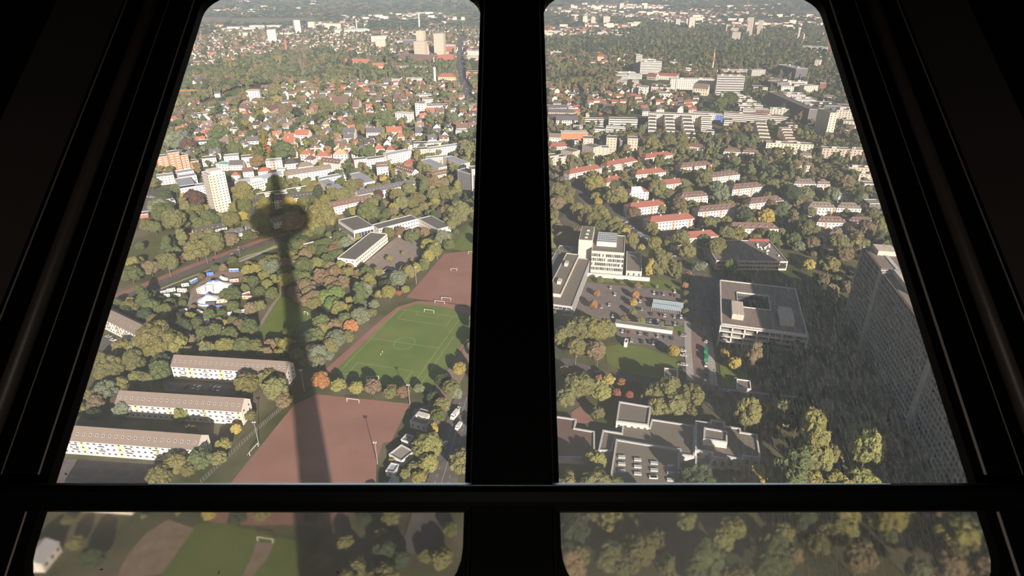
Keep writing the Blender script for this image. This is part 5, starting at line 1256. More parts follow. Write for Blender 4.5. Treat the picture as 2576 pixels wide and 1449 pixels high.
cars('R5', [(1195, 75, 'grey'), (1195, 95, 'silver'), (1190, 225, 'white'), (1195, 265, 'white'), (1175, 345, 'silver'), (1208, 350, 'white'), (1190, 400, 'grey')], 'in the side bays left of the boulevard', parkang, zz=LZ)
cars('R5', [(1383, 75, 'silver'), (1388, 98, 'red'), (1400, 355, 'white'), (1395, 445, 'blue'), (1390, 500, 'white')], 'on the boulevard', UP - .15, zz=LZ)
cars('R5', [(1410, 150, 'white'), (440, 420, 'silver'), (1570, 585, 'silver'), (1675, 602, 'red')], 'on the cross road', parkang - .05, zz=LZ)
cars('R3', [(1500, 543, 'orange'), (1525, 568, 'silver'), (1340, 362, 'white')], 'on the avenue behind the conical trees', parkang - .5, zz=LZ)
cars('R1', [(1020, 818, 'white'), (1065, 862, 'silver'), (1090, 890, 'white'), (1112, 905, 'black'), (1160, 942, 'white'), (1180, 958, 'silver'), (1200, 975, 'white'), (1220, 990, 'black'), (1240, 1005, 'silver'), (1262, 1020, 'white'), (968, 795, 'silver'), (1480, 265, 'white')], 'parked diagonally beside the red-roofed rows', parkang + .6, zz=LZ)
cars('R1', [(1900, 1285, 'silver'), (1930, 1300, 'white'), (1955, 1225, 'white'), (1985, 1235, 'silver'), (1870, 1222, 'grey'), (1915, 1240, 'black'), (1545, 1200, 'white')], 'on the shaded parking lot by the flat hall', parkang + .9, zz=LZ)
cars('L5', [(1490, 395, 'silver'), (1535, 400, 'white'), (1700, 405, 'silver'), (1745, 415, 'white'), (1410, 385, 'black'), (1660, 400, 'grey')], 'in the shaded court between the cream rows', UP + .2, zz=LZ)
cars('L1', [(1205, 1262, 'black'), (1415, 1195, 'grey'), (1490, 1152, 'grey'), (1540, 1138, 'black'), (2140, 1020, 'black'), (2190, 1005, 'black'), (2065, 940, 'silver')], 'driving on the left main road', math.radians(24), zz=LZ)
cars('L1', [(505, 580, 'white'), (535, 578, 'silver'), (560, 583, 'white'), (590, 585, 'silver')], 'in the parking bays by the window frame', UP, zz=LZ)
cars('L3', [(95, 885, 'silver'), (150, 925, 'white')], 'behind the slanting cream row', parkang, zz=LZ)
cars('L6', [(2345, 1030, 'silver'), (2228, 938, 'white')], 'on the near road beside the mullion', UP - .2, zz=.95)
p = GZ('L6', 2338, 640); p.z = .95; car(p, UP - .2 + math.pi, 'white', 'white delivery truck with box body on the near road', 'truck')
p = GZ('L6', 2378, 760); p.z = .95; car(p, UP - .2 + math.pi, 'white', 'white van following the delivery truck', 'van')
p = GZ('L6', 2370, 565); p.z = .95; car(p, UP - .2 + math.pi, 'white', 'small white pickup ahead of the delivery truck', 'car')
p = GZ('R5', 1395, 235); p.z = LZ; car(p, UP - .1, 'green', 'green beer-bike bus with striped awning, front part', 'truck')
p = GZ('R5', 1398, 300); p.z = LZ; car(p, UP - .1, 'green', 'second green carriage behind the first on the boulevard', 'truck')
# cars on the far avenue
lst = []
r_ = random.Random(5)
for i in range(44):
    t = i / 43; y = 520 + t * 960; x = 2060 + (120 * max(0, (y - 1050) / 450)) + r_.uniform(-28, 28) + (10 if y < 640 else 0)
    lst.append((x, y, r_.choice(('white', 'silver', 'black', 'grey', 'white'))))
for (x, y, c) in lst:
    q = GZ('F2', x, y); q.z = LZ; car(q, math.radians(88), c, '%s car in the dense traffic of the far avenue by the mullion' % c, near=False, group='%s cars on the far avenue' % c)

# ------------------------------------------------------------------ circus camp
def tent(zk, x, y, rx, h, lab, twin=0, rim=None, star=None, ang=0.0):
    p = GZ(zk, x, y); r = empty('circus_tent', p, ang); tag(r, lab, 'tent', 'circus tents'); keep([p + Vector((rx * math.cos(a), rx * math.sin(a), 0)) for a in np.linspace(0, 6.28, 12)])
    ht = h; n = 32; V = []; F = []
    prof = [(1.0, 0, .0), (1.0, .28, .0), (.8, .42, 1), (.55, .56, 1), (.3, .74, 1), (.12, .93, 1), (.05, 1.0, 1)]
    for (pr, pz, _) in prof:
        for k in range(n):
            a = 2 * math.pi * k / n; sc = 1 + .012 * (k % 4 == 0); ex = twin * .9 * math.cos(a)
            V.append((rx * pr * sc * math.cos(a) + ex * (1 if twin else 0), rx * pr * sc * math.sin(a) * (.8 if twin else 1), ht * pz))
    for j in range(len(prof) - 1):
        for k in range(n): F.append((j * n + k, j * n + (k + 1) % n, (j + 1) * n + (k + 1) % n, (j + 1) * n + k))
    F.append(tuple((len(prof) - 1) * n + k for k in range(n)))
    o = bpy.data.objects.new('tent_canvas', me('canvas', V, F, [mat('tent_white', (214, 212, 206), .7, .04)], None)); link(o, r)
    if rim:
        b = MB(); b.lathe([(rx * 1.035, ht * .24), (rx * 1.04, ht * .31), (rx * .97, ht * .325)], n); b.build('blue_rim', pm('blue'), r)
    if star:
        b = MB()
        for s in ((-twin, twin) if twin else (0,)):
            for k in range(12):
                a = 2 * math.pi * k / 12; a0, a1 = a - .26, a + .26; r0 = rx * .14; r1 = rx * (.42 if not twin else .3)
                z0 = ht * 1.0; z1 = ht * (.67 if not twin else .8)
                b.quad((s * .75 + r0 * math.cos(a0), r0 * math.sin(a0), z0), (s * .75 + r1 * math.cos(a), r1 * math.sin(a), z1 + .35), (s * .75 + r0 * math.cos(a1), r0 * math.sin(a1), z0))
            b.lathe([(rx * .16, ht * .98), (rx * .10, ht * 1.04), (.02, ht * 1.06)], 16, (s * .75, 0))
        b.build('blue_star', pm('blue'), r)
    return r
tent('L3', 1242, 372, 11.0, 7.5, 'large white circus tent with twin blue stars', twin=3, star=True, ang=.25)
tent('L3', 1176, 505, 8.2, 6.5, 'round white circus tent with blue rim and blue crown star', rim=True, star=True)
tent('L3', 1315, 282, 5, 4.5, 'small white side tent behind the large circus tent', star=False)
p = GZ('L3', 1190, 430); r = empty('mast_frame', p); tag(r, 'grey square mast frame between the two circus tents', 'mast')
for nm, a, c in (('post', (-3, 0, 0), (-3, 0, 8)), ('post', (3, 0, 0), (3, 0, 8)), ('crossbar', (-3, 0, 8), (3, 0, 8))):
    b = MB(); b.tube(a, c, .18); b.build(nm, M_METAL, r)


def wagon(zk, x, y, L, w, h, ang, wall, roof, lab, kind='trailer'):
    L = L * .76; w = w * .92; h = h * .92; p = GZ(zk, x, y); r = empty(kind, (p.x, p.y, gz(p.x, p.y)), math.radians(ang)); tag(r, lab, kind); keep([p + Vector((a, c, 0)) for a, c in ((-4, -3), (4, -3), (4, 3), (-4, 3))])
    b = MB(); b.box(-L / 2, L / 2, -w / 2, w / 2, .5, h); b.build('body', pm(wall), r)
    b = MB(); n = 6
    P = [(w / 2 * 1.06 * math.cos(math.pi * k / n), h + .45 * math.sin(math.pi * k / n)) for k in range(n + 1)]
    for s in (-L / 2 - .1, L / 2 + .1): b.quad(*[(s, a, c) for a, c in P])
    for k in range(n): b.quad((-L / 2 - .1, *P[k]), (L / 2 + .1, *P[k]), (L / 2 + .1, *P[k + 1]), (-L / 2 - .1, *P[k + 1]))
    b.build('roof', pm(roof), r)
    for s in (-L * .25, L * .25):
        b = MB(); b.box(s - .4, s + .4, -w / 2 - .04, -w / 2, h * .5, h * .8); b.build('window', M_GLASS, r)
    for s in (-L * .3, L * .3):
        b = MB(); b.tube((s, -w / 2 + .1, .35), (s, w / 2 - .1, .35), .35, 8); b.build('axle', mat('tyre', (30, 30, 30), .9, 0), r)
for a in ((1195, 228, 7, 2.6, 3, 14, 'blue', 'blue', 'blue container wagon nearest the main road'), (1450, 190, 10, 2.6, 3, 4, 'blue', 'white_r', 'long blue-and-white wagon behind the small tent'),
          (1558, 206, 6, 2.6, 3, -30, 'grey', 'lightgrey', 'grey wagon at the far end of the camp'), (1015, 305, 8, 2.6, 3, 68, 'blue', 'white_r', 'upright blue wagon beside the curved path'),
          (925, 345, 7, 2.6, 2.8, 25, 'palegreen', 'white_r', 'pale green-white wagon left of the blue upright one'), (892, 406, 9, 2.8, 3.2, -6, 'offwhite', 'white_r', 'white wagon with pinkish side at the path'),
          (775, 400, 8, 3, 2.8, 28, 'palegreen', 'white_r', 'wide pale awning caravan in the left cluster'), (700, 420, 7, 2.6, 2.6, 30, 'grey', 'lightgrey', 'grey lean-to caravan at the left end of the camp'),
          (730, 455, 5.5, 2.3, 2.4, 15, 'white', 'white_r', 'small white caravan under trees in the left cluster'), (842, 452, 6, 2.2, 2.4, 8, 'white', 'white_r', 'white camper van parked nose to the tents'),
          (812, 588, 5, 2.4, 2.6, 18, 'orange', 'cream', 'orange caravan with cream roof'), (905, 628, 7, 2.8, 3, 32, 'palegreen', 'white_r', 'mint green caravan below the camp trees'),
          (1080, 640, 7, 2.6, 2.8, -35, 'white', 'white_r', 'white caravan below the round tent'), (1118, 730, 14, 3, 3.2, -30, 'white', 'lightgrey', 'longest white trailer at the near edge of the camp'),
          (1310, 812, 9, 2.8, 2.8, -28, 'brick', 'lightgrey', 'brown wooden wagon with silver roof'), (1240, 752, 4, 2.4, 2.6, -28, 'orange', 'beige', 'short orange-brown wagon behind the silver-roofed one'),
          (1452, 300, 9, 2.6, 2.8, 14, 'salmon', 'cream', 'red wagon with cream roof right of the large tent'), (1590, 480, 9, 2.6, 2.8, -4, 'salmon', 'white_r', 'red-and-white wagon, foot of the L-shaped pair'),
          (1570, 445, 9, 2.4, 2.8, 40, 'brick', 'white_r', 'slanted white-roofed wagon, upper arm of the L-shaped pair'), (1545, 625, 6, 2.4, 2.6, 30, 'grey', 'lightgrey', 'grey wagon above the black-and-white caravan'),
          (1545, 690, 7, 2.6, 2.6, -20, 'white', 'slate_r', 'black-and-white caravan at the camp corner'), (1405, 650, 4, 2.2, 2.4, 20, 'white', 'white_r', 'tiny white caravan between bushes'),
          (1325, 518, 9, 2.8, 3, 16, 'yellow', 'lightgrey', 'yellow and silver bus beside the round tent'), (1200, 548, 9, 2.6, 3, 2, 'darkgrey', 'darkgrey', 'dark stage wagon in front of the round tent'),
          (1270, 566, 9, 1.2, 1.2, 4, 'blue', 'blue', 'low blue barrier at the tent entrance'), (1080, 420, 4, 2.6, 2.4, 15, 'offwhite', 'white_r', 'small white ticket booth beside the round tent')):
    wagon('L3', *a)
keep([GZ('L3', *q) for q in ((640, 340), (900, 250), (1180, 130), (1640, 120), (1720, 420), (1680, 760), (1350, 860), (1000, 740), (760, 640), (640, 500))])
keep([GZ('L3', *q) for q in ((160, 520), (560, 300), (1100, 90), (1400, 0), (1560, 60), (1200, 160), (700, 360), (300, 540))])
keep([GZ('L1', *q) for q in ((1250, 1330), (1560, 1180), (1960, 1060), (2100, 1060), (1980, 1180), (1600, 1330), (1400, 1400))])
# people on the grass pitch
def person(zk, x, y, lab, shirt, lean):
    p = GZ(zk, x, y); p.z = gz(p.x, p.y) - .01
    bm = bmesh.new(); lay = bm.verts.layers.skin.verify()
    pts = {'pelvis': (0, 0, .92, .15), 'chest': (0, .02, 1.3, .17), 'neck': (0, .02, 1.52, .06), 'head': (0, .04, 1.66, .11), 'crown': (0, .03, 1.76, .08)}
    for s, k in ((-1, 'l'), (1, 'r')):
        pts.update({k + 'sh': (s * .2, .02, 1.42, .07), k + 'el': (s * .28, -.02 + .1 * s * lean, 1.14, .05), k + 'ha': (s * .27, .12 + .15 * s * lean, .92, .04),
                    k + 'hip': (s * .1, 0, .88, .1), k + 'kn': (s * .11, .08 * s * lean + .05, .48, .07), k + 'an': (s * .11, .2 * s * lean, .09, .05), k + 'to': (s * .11, .2 * s * lean + .16, .05, .04)})
    vs = {}
    for k, (a, c, d, rr) in pts.items():
        v = bm.verts.new((a, c, d)); v[lay].radius = (rr, rr); v[lay].use_root = k == 'pelvis'; vs[k] = v
    for a, c in [('pelvis', 'chest'), ('chest', 'neck'), ('neck', 'head'), ('head', 'crown')] + [(s + a, s + c) for s in 'lr' for a, c in (('sh', 'el'), ('el', 'ha'), ('hip', 'kn'), ('kn', 'an'), ('an', 'to'))] + [('chest', s + 'sh') for s in 'lr'] + [('pelvis', s + 'hip') for s in 'lr']:
        bm.edges.new((vs[a], vs[c]))
    m = bpy.data.meshes.new('person'); bm.to_mesh(m); bm.free(); m.materials.append(mat('clothes_' + shirt, PAL[shirt], .8, 0))
    o = bpy.data.objects.new('person', m); o.location = p; o.rotation_euler = (0, 0, lean); link(o); o.modifiers.new('skin', 'SKIN'); o.modifiers.new('sub', 'SUBSURF').levels = 1
    tag(o, lab, 'person')
person('L4', 1118, 1058, 'person in a yellow top walking on the grass pitch, farther of two', 'yellow', .8)
person('L4', 1100, 1085, 'person in a white top walking on the grass pitch, nearer of two', 'white', -.6)
# masts, spire, crane, chimneys
def spike(zk, x, y, parts, lab, nm, cat):
    p = GZ(zk, x, y); r = empty(nm, p); tag(r, lab, cat)
    for (pn, r0, r1, z0, z1, c) in parts:
        b = MB(); b.tube((0, 0, z0), (0, 0, z1), r0, 8, r2=r1); b.build(pn, pm(c) if c in PAL else c, r)
spike('F2', 1690, 1265, [('shaft', 3, 2.5, 0, 38, 'white'), ('clock_stage', 3.2, 3, 38, 43, 'offwhite'), ('spire', 2.2, .1, 43, 50, 'slate_r')], 'slim white church tower with clock above the treetops', 'church_tower', 'tower')
spike('F1', 1838, 765, [('shaft', 4.5, 4.5, 0, 40, 'brick'), ('spire', 4.5, .1, 40, 66, 'dark_r')], 'red church tower with dark pointed spire in the old town', 'church_tower', 'tower')
spike('F5', 2518, 1085, [('mast_section', 1.6, 1.5, 18, 32, 'white'), ('mast_section', 1.5, 1.4, 32, 42, 'orange'), ('mast_section', 1.4, 1.3, 42, 50, 'white'), ('platform', 3, 3, 50, 52, 'orange'), ('antenna', .5, .1, 52, 62, 'white')], 'red and white banded mast on the long grid-fronted office', 'radio_mast', 'mast')
spike('F5', 1995, 1340, [('shaft', 1.8, 1.4, 0, 36, 'lightgrey')], 'slim pale bell tower right of the round-roofed hall', 'bell_tower', 'tower')
spike('F6', 1290, 590, [('shaft', 5, 4.5, 0, 40, 'lightgrey'), ('head', 7, 7, 40, 46, 'offwhite')], 'slender pale observation shaft in the green belt', 'radio_mast', 'mast')
spike('F6', 1365, 640, [('shaft', 3, 2.6, 0, 18, 'red_r'), ('shaft_top', 2.6, 2.4, 18, 34, 'white')], 'red and white chimney near the depot hall', 'chimney_stack', 'chimney')
spike('F6', 555, 200, [('shaft', 4, 3, 0, 75, 'red_r')], 'tall thin red chimney left of the slim far towers', 'chimney_stack', 'chimney')
spike('F2', 1462, 436, [('shaft', 4, 3.4, 0, 70, 'palegreen')], 'pale chimney above the pink and white tower', 'chimney_stack', 'chimney')
spike('F2', 566, 480, [('shaft', 3, 2.4, 0, 55, 'beige')], 'thin beige chimney in front of the green-panelled hall', 'chimney_stack', 'chimney')
p = GZ('F3', 190, 400); r = empty('tower_crane', p, .1); tag(r, 'yellow-orange crane jib reaching out from the window frame', 'crane')
b = MB(); b.box(-1, 1, -1, 1, 0, 30); b.build('tower', mat('crane_paint', (196, 144, 62), .6, 0), r)
b = MB()
for z in (29, 31): b.box(-6, 52, -.4, .4, z, z + .35)
for i in range(22): b.tube((i * 2.5 - 4, 0, 29.1), (i * 2.5 - 2.7, 0, 31.2), .16, 4); b.tube((i * 2.5 - 2.7, 0, 31.2), (i * 2.5 - 1.5, 0, 29.1), .16, 4)
b.build('jib', MATS['crane_paint'], r)
# ------------------------------------------------------------------ trees
M_LEAF = tint_mat('foliage', .9, .42, 9.0, spec=.05)
M_BARK = mat('bark', (92, 78, 64), .95, .2, 2)
def hsh(P, s):
    """smooth value noise of points, vectorised"""
    P = P * s; i = np.floor(P).astype(np.int64); f = P - i; f = f * f * (3 - 2 * f); out = np.zeros(len(P))
    for dx in (0, 1):
        for dy in (0, 1):
            for dz in (0, 1):
                q = i + (dx, dy, dz); h = (q[:, 0] * 374761393 + q[:, 1] * 668265263 + q[:, 2] * 2147483647 * 3) & 0x7fffffff; h = (h ^ (h >> 13)) * 1274126177 & 0x7fffffff
                w = (f[:, 0] if dx else 1 - f[:, 0]) * (f[:, 1] if dy else 1 - f[:, 1]) * (f[:, 2] if dz else 1 - f[:, 2]); out += w * ((h & 0xffff) / 65535.0)
    return out


def ico(sub):
    bm = bmesh.new(); bmesh.ops.create_icosphere(bm, subdivisions=sub, radius=1); V = np.array([v.co[:] for v in bm.verts]); F = np.array([[v.index for v in f.verts] for f in bm.faces]); bm.free(); return V, F


def crown_mesh(name, kind, seed, lobes, sub, leaves):
    r = np.random.default_rng(seed); V0, F0 = ico(sub); VV = []; FF = []; n0 = 0
    for k in range(lobes):
        if kind == 'round':
            z = r.uniform(-.55, 1); a = r.uniform(0, 6.283); rad = math.sqrt(max(0, 1 - z * z)) * r.uniform(.58, .8); c = np.array([rad * math.cos(a), rad * math.sin(a), 1.15 + z * .62]); s = r.uniform(.2, .36)
        elif kind == 'tall':
            z = r.uniform(0, 1); a = r.uniform(0, 6.283); rad = .62 * math.sin(math.pi * min(.98, z * .72 + .14)) * r.uniform(.6, 1.1); c = np.array([rad * math.cos(a), rad * math.sin(a), .5 + z * 2.9]); s = r.uniform(.24, .38)
        else:
            z = k / lobes; a = k * 2.4; rad = .62 * (1 - z) * r.uniform(.7, 1.1); c = np.array([rad * math.cos(a), rad * math.sin(a), .35 + z * 2.9]); s = .34 * (1 - z) + .10
        P = V0 * (s * np.array([1, 1, .82])) + c
        d = (hsh(P + seed, 7.0) - .5) + (hsh(P - seed, 19.0) - .5) * .45; P = P + V0 * (d * .30 * s * 2)[:, None] + r.normal(0, .008, P.shape)
        VV.append(P); FF.append(F0 + n0); n0 += len(P)
    V = np.vstack(VV); F = [tuple(f) for f in np.vstack(FF)]
    if kind != 'cone':                       # solid heart so that no light passes through gaps
        P = V0 * (np.array([.6, .6, .55]) if kind == 'round' else np.array([.5, .5, 1.35])) + np.array([0, 0, 1.15 if kind == 'round' else 1.95]); F += [tuple(f + n0) for f in F0]; V = np.vstack([V, P]); n0 += len(P)
    if leaves:
        base = np.vstack(VV); idx = r.integers(0, len(base), leaves); c = base[idx] * np.array([1, 1, 1]); ctr = np.array([0, 0, c[:, 2].mean()]); o = c - ctr
        o = o / np.maximum(1e-3, np.linalg.norm(o, axis=1, keepdims=True)); c = c + o * r.uniform(0, .07, (leaves, 1))
        a = r.normal(0, 1, (leaves, 3)); a /= np.linalg.norm(a, axis=1, keepdims=True); bb_ = np.cross(a, r.normal(0, 1, (leaves, 3))); bb_ /= np.linalg.norm(bb_, axis=1, keepdims=True)
        sz = r.uniform(.012, .032, (leaves, 1)); q = np.stack([c - a * sz, c + bb_ * sz, c + a * sz, c - bb_ * sz], 1).reshape(-1, 3)
        F += [(n0 + 4 * i, n0 + 4 * i + 1, n0 + 4 * i + 2, n0 + 4 * i + 3) for i in range(leaves)]; V = np.vstack([V, q])
    return me(name, V, F, [M_LEAF])


def trunk_mesh(h=.8, r=.055):
    b = MB(); b.tube((0, 0, 0), (0, 0, h), r, 7, r2=r * .7)
    for a in (0, 2.1, 4.2): b.tube((0, 0, h * .7), (.35 * math.cos(a), .35 * math.sin(a), h + .3), r * .5, 5, r2=r * .25)
    return me('trunk', b.V, b.F, [M_BARK], b.M)


CROWN = [crown_mesh('crown', 'round', s, 50, 3, 9000) for s in (11, 12, 13, 14)] + [crown_mesh('crown', 'tall', 21, 34, 3, 6000), crown_mesh('crown', 'cone', 31, 44, 2, 2400)]
TRUNK = trunk_mesh()
FAR = [crown_mesh('far_crown', 'round', s, 14, 1, 0) for s in (41, 42, 43)] + [crown_mesh('far_crown', 'tall', 51, 12, 1, 0), crown_mesh('far_crown', 'cone', 52, 14, 1, 0)]
TC = {'olive': (104, 102, 60), 'green': (84, 93, 54), 'dark green': (62, 72, 48), 'yellow-green': (118, 116, 60), 'yellow': (150, 132, 60), 'orange': (150, 104, 62), 'russet': (111, 91, 68),
      'copper': (84, 62, 54), 'grey-green': (102, 108, 82), 'red': (138, 78, 58), 'bright green': (96, 114, 56), 'brown': (110, 96, 68)}
TREES = []   # x, y, radius, colour word, kind(0 round 1 tall 2 cone), zone phrase, source rank


def T_(zk, x, y, rp, col, zone, kind=0, lift=0):
    """one tree whose crown centre shows at pixel x, y with radius rp (zoom pixels)"""
    X, Y = px(zk, x, y); s = ZM[zk][2]
    hh = 8.0
    p = G(X, Y, hh); zc = proj((p.x, p.y, hh))[2]; r = rp / s * zc / FPX
    hc = 1.1 * r if kind == 0 else 1.7 * r
    p = G(X, Y, hc + lift); TREES.append((p.x, p.y, r, col, kind, zone, 1, lift))


def TT(zk, zone, txt, kind=0, lift=0, grow=1.0):
    for w in txt.split(';'):
        w = w.strip()
        if w:
            a = w.split(); T_(zk, float(a[0]), float(a[1]), float(a[2]) * grow, ' '.join(a[3:]), zone, kind, lift)


TT('L5', 'around the cream rows', '1150 230 90 green;1000 320 75 olive;850 130 120 olive;600 220 130 olive;700 350 90 olive;560 430 110 grey-green;380 500 80 olive;740 640 90 grey-green;1340 700 75 yellow-green;2160 220 95 russet;2020 380 130 olive;2250 300 110 olive;2330 420 130 olive;2420 520 90 brown;2070 680 60 olive;1920 830 60 yellow;1790 1000 80 yellow-green;1745 1140 80 olive;1560 1150 110 green;1290 1180 130 olive;1420 1260 80 olive;1130 1320 130 olive;1380 260 40 green;880 300 80 olive;520 90 70 olive;450 560 90 brown;300 640 80 olive')
TT('L3', 'behind the cream rows', '620 930 190 olive;450 1000 130 olive;800 960 130 yellow-green;250 1000 100 olive;650 1250 110 green;350 1170 90 olive;130 1230 130 olive;480 1330 80 green;340 520 60 yellow;1080 980 45 green;1250 960 45 green;1120 860 90 green;1230 820 80 green;1400 870 90 green;1600 770 60 brown;1740 1050 55 yellow-green;1930 1075 60 yellow-green;700 620 90 green;560 580 90 green;830 700 80 dark green;900 780 90 dark green;700 780 90 dark green')
TT('L3', 'on the circus ground', '1240 150 60 green;1330 150 55 brown;1430 60 60 green;1090 240 50 brown;760 530 75 green;890 520 55 green;640 480 60 green;560 420 50 green;1430 430 110 green;1420 550 90 green;1330 440 60 green;1170 650 80 green;1310 630 60 green;1280 700 50 yellow-green;1345 730 45 yellow;990 670 50 green;1440 730 80 green;1480 610 50 grey-green;1620 600 90 brown;1720 560 80 olive;1640 700 60 brown;1590 180 70 yellow-green;1680 160 70 yellow-green;1760 220 80 yellow-green;1800 330 80 yellow-green;1720 400 70 green;1650 300 80 green;1580 280 60 olive;1560 370 60 green;1480 380 50 green;1600 110 50 russet;1000 560 45 brown;920 470 45 dark green', 0, 0, .8)
TT('L3', 'in the scrub between lawn and school', '1850 140 95 grey-green;2190 140 85 green;2200 260 80 green;2330 100 80 yellow-green;2440 60 70 green;2400 240 90 russet;2480 150 60 brown;2230 350 80 brown;2300 470 80 brown;2440 440 90 bright green;2500 540 80 bright green;2230 500 70 brown;2100 60 60 olive')
TT('L4', 'in the hedge belt by the grass pitch', '270 150 90 green;400 130 60 yellow-green;520 110 70 green;660 120 60 yellow-green;450 230 90 russet;600 200 80 brown;760 150 50 orange;860 210 60 russet;1060 200 60 olive;960 160 40 green;620 420 90 bright green;500 480 70 bright green;650 580 90 yellow-green;770 490 50 yellow-green;900 380 110 grey-green;340 400 80 brown;1280 270 100 grey-green;1180 420 80 yellow-green;1080 430 50 yellow-green;1400 200 80 olive;1290 420 35 red;1360 380 50 yellow-green;1030 540 60 grey-green;880 660 110 grey-green;1000 620 60 olive;780 790 80 orange;740 880 80 olive;620 900 110 grey-green;560 1000 90 olive;420 1080 110 grey-green;540 1090 60 grey-green;430 1160 80 grey-green;1560 100 60 yellow-green;1480 160 60 yellow-green;1620 40 50 olive;700 300 80 brown;820 270 60 brown;560 300 80 brown;250 330 60 brown')
TT('L4', 'in the row between grass and clay pitch', '460 1360 100 orange;650 1410 80 yellow-green;840 1430 80 yellow-green;1010 1430 90 russet;1210 1460 70 brown;1340 1470 80 russet')
TT('L6', 'in the row between grass and clay pitch', '1640 380 75 olive')
TT('L6', 'on the strip beside the near road', '2390 120 80 yellow;2300 330 110 olive;2200 520 90 olive;2150 620 90 green;2100 770 60 yellow;2040 950 160 yellow-green;2050 1150 110 yellow-green;1900 1180 80 olive;1950 1290 80 yellow-green;1800 1260 60 olive;1660 1100 40 yellow-green;2350 400 70 grey-green;2200 250 80 dark green;2100 420 70 dark green;1960 860 60 brown;1950 330 60 grey-green')
TT('L1', 'between frame and tower block', '700 770 120 green;800 850 120 olive;640 700 100 grey-green;580 640 60 olive;760 690 70 olive;1010 620 100 copper;910 570 50 yellow;1050 720 80 olive;960 780 60 olive;1160 810 70 green;1240 830 60 green;700 560 80 dark green;820 500 60 green;760 300 60 green;560 440 70 olive;440 1110 50 green;500 890 70 olive;600 920 70 green;340 1400 110 green;1060 300 50 brown')
TT('L1', 'along the left main road', '1410 830 100 olive;1540 800 55 yellow;1560 860 50 green;1610 790 50 green;1030 1150 130 olive;1220 1080 130 olive;1060 1010 80 olive;980 990 40 orange;730 1290 110 olive;850 1260 60 copper;550 1340 90 brown;1400 1030 90 brown;1590 1000 60 green;1650 990 50 brown;1340 960 40 dark green;1780 670 90 yellow-green;1760 760 70 yellow;2030 650 80 yellow;1740 880 100 olive;2080 850 130 brown;1950 760 60 dark green;2380 800 150 olive;2330 900 90 olive;1540 520 110 olive;1490 600 60 olive;1620 600 70 olive;1560 690 80 green;1530 420 70 olive;1900 450 90 green;2200 620 70 olive;2280 630 60 green;2340 520 60 olive')
TT('L2', 'in the plane-tree avenue by the long rows', '830 740 110 green;880 650 70 olive;1000 650 60 brown;950 570 55 copper;1030 780 55 green;960 800 40 green;1150 570 80 olive;1190 650 80 olive;1290 640 80 olive;1370 600 80 olive;1430 680 60 olive;1280 500 70 olive;1450 430 90 brown;1390 390 60 olive;1550 440 70 brown;1640 440 70 brown;1720 390 60 olive;1640 550 80 olive;1540 570 70 olive;1750 550 80 olive;1800 480 50 green;1560 700 50 olive;1660 730 80 brown;1800 720 110 olive;1740 820 90 olive;1850 800 60 olive;1720 900 60 olive;560 560 90 olive;460 560 80 olive;310 560 60 olive;260 640 50 green;160 640 60 olive;650 470 80 olive;740 450 60 brown;420 480 40 green')
TT('L2', 'around the schoolyard', '1060 980 60 olive;1180 950 60 russet;1300 1000 80 green;1240 1000 40 olive;1440 960 60 russet;1380 960 50 brown;1630 1020 90 grey-green;1560 1000 50 green;1540 1150 90 yellow-green;1480 1220 70 yellow-green;1420 1330 60 green;1210 1175 25 yellow-green;1060 1240 35 yellow-green;1300 1260 20 orange;300 950 60 green;560 970 60 olive;600 1060 70 grey-green;470 1140 70 russet;400 1080 60 green;340 1150 70 green;160 1200 70 brown;70 1100 60 green;150 1310 100 green;260 1300 50 green;640 1330 50 orange')
TT('L2', 'in the gardens above the school', '1000 400 50 yellow;990 360 50 olive;820 290 60 olive;760 250 50 olive;860 350 50 olive;700 100 60 green;830 90 60 green;980 110 50 green;1360 130 60 olive;1590 100 50 olive;1480 290 60 olive;1380 250 60 green;1530 130 40 olive;1850 110 60 olive;1920 60 70 olive;1700 240 40 olive;400 80 35 yellow;300 90 35 green')
TT('L2', 'in the gardens above the school', '640 380 55 dark green;570 390 45 dark green;1690 235 40 dark green;1750 220 14 dark green;990 690 50 dark green', 2)
TT('L2', 'in the gardens above the school', '1070 250 40 yellow-green;1100 330 45 yellow-green', 1)
TT('R1', 'at the street fork by the mullion', '250 430 90 olive;330 560 100 olive;230 600 90 brown;380 480 60 olive;200 720 60 olive;250 860 60 brown;420 900 80 brown;520 920 80 brown;300 1000 90 brown;240 1180 80 grey-green;460 690 80 olive;560 680 80 olive;660 380 110 yellow-green;880 370 70 green;1110 340 70 bright green;910 510 130 olive;680 530 70 yellow-green;700 590 50 yellow')
TT('R1', 'in the avenue behind the bank building', '560 750 90 olive;700 680 80 olive;640 800 90 olive;760 720 70 yellow-green;800 780 70 olive;850 820 70 olive;720 860 80 green;900 800 60 yellow-green;880 900 70 olive;950 870 60 yellow-green;1000 960 70 yellow;1080 1020 80 olive;960 960 70 olive;1020 900 50 olive;1190 1090 45 yellow;1340 1060 80 yellow-green;1090 1090 50 olive')
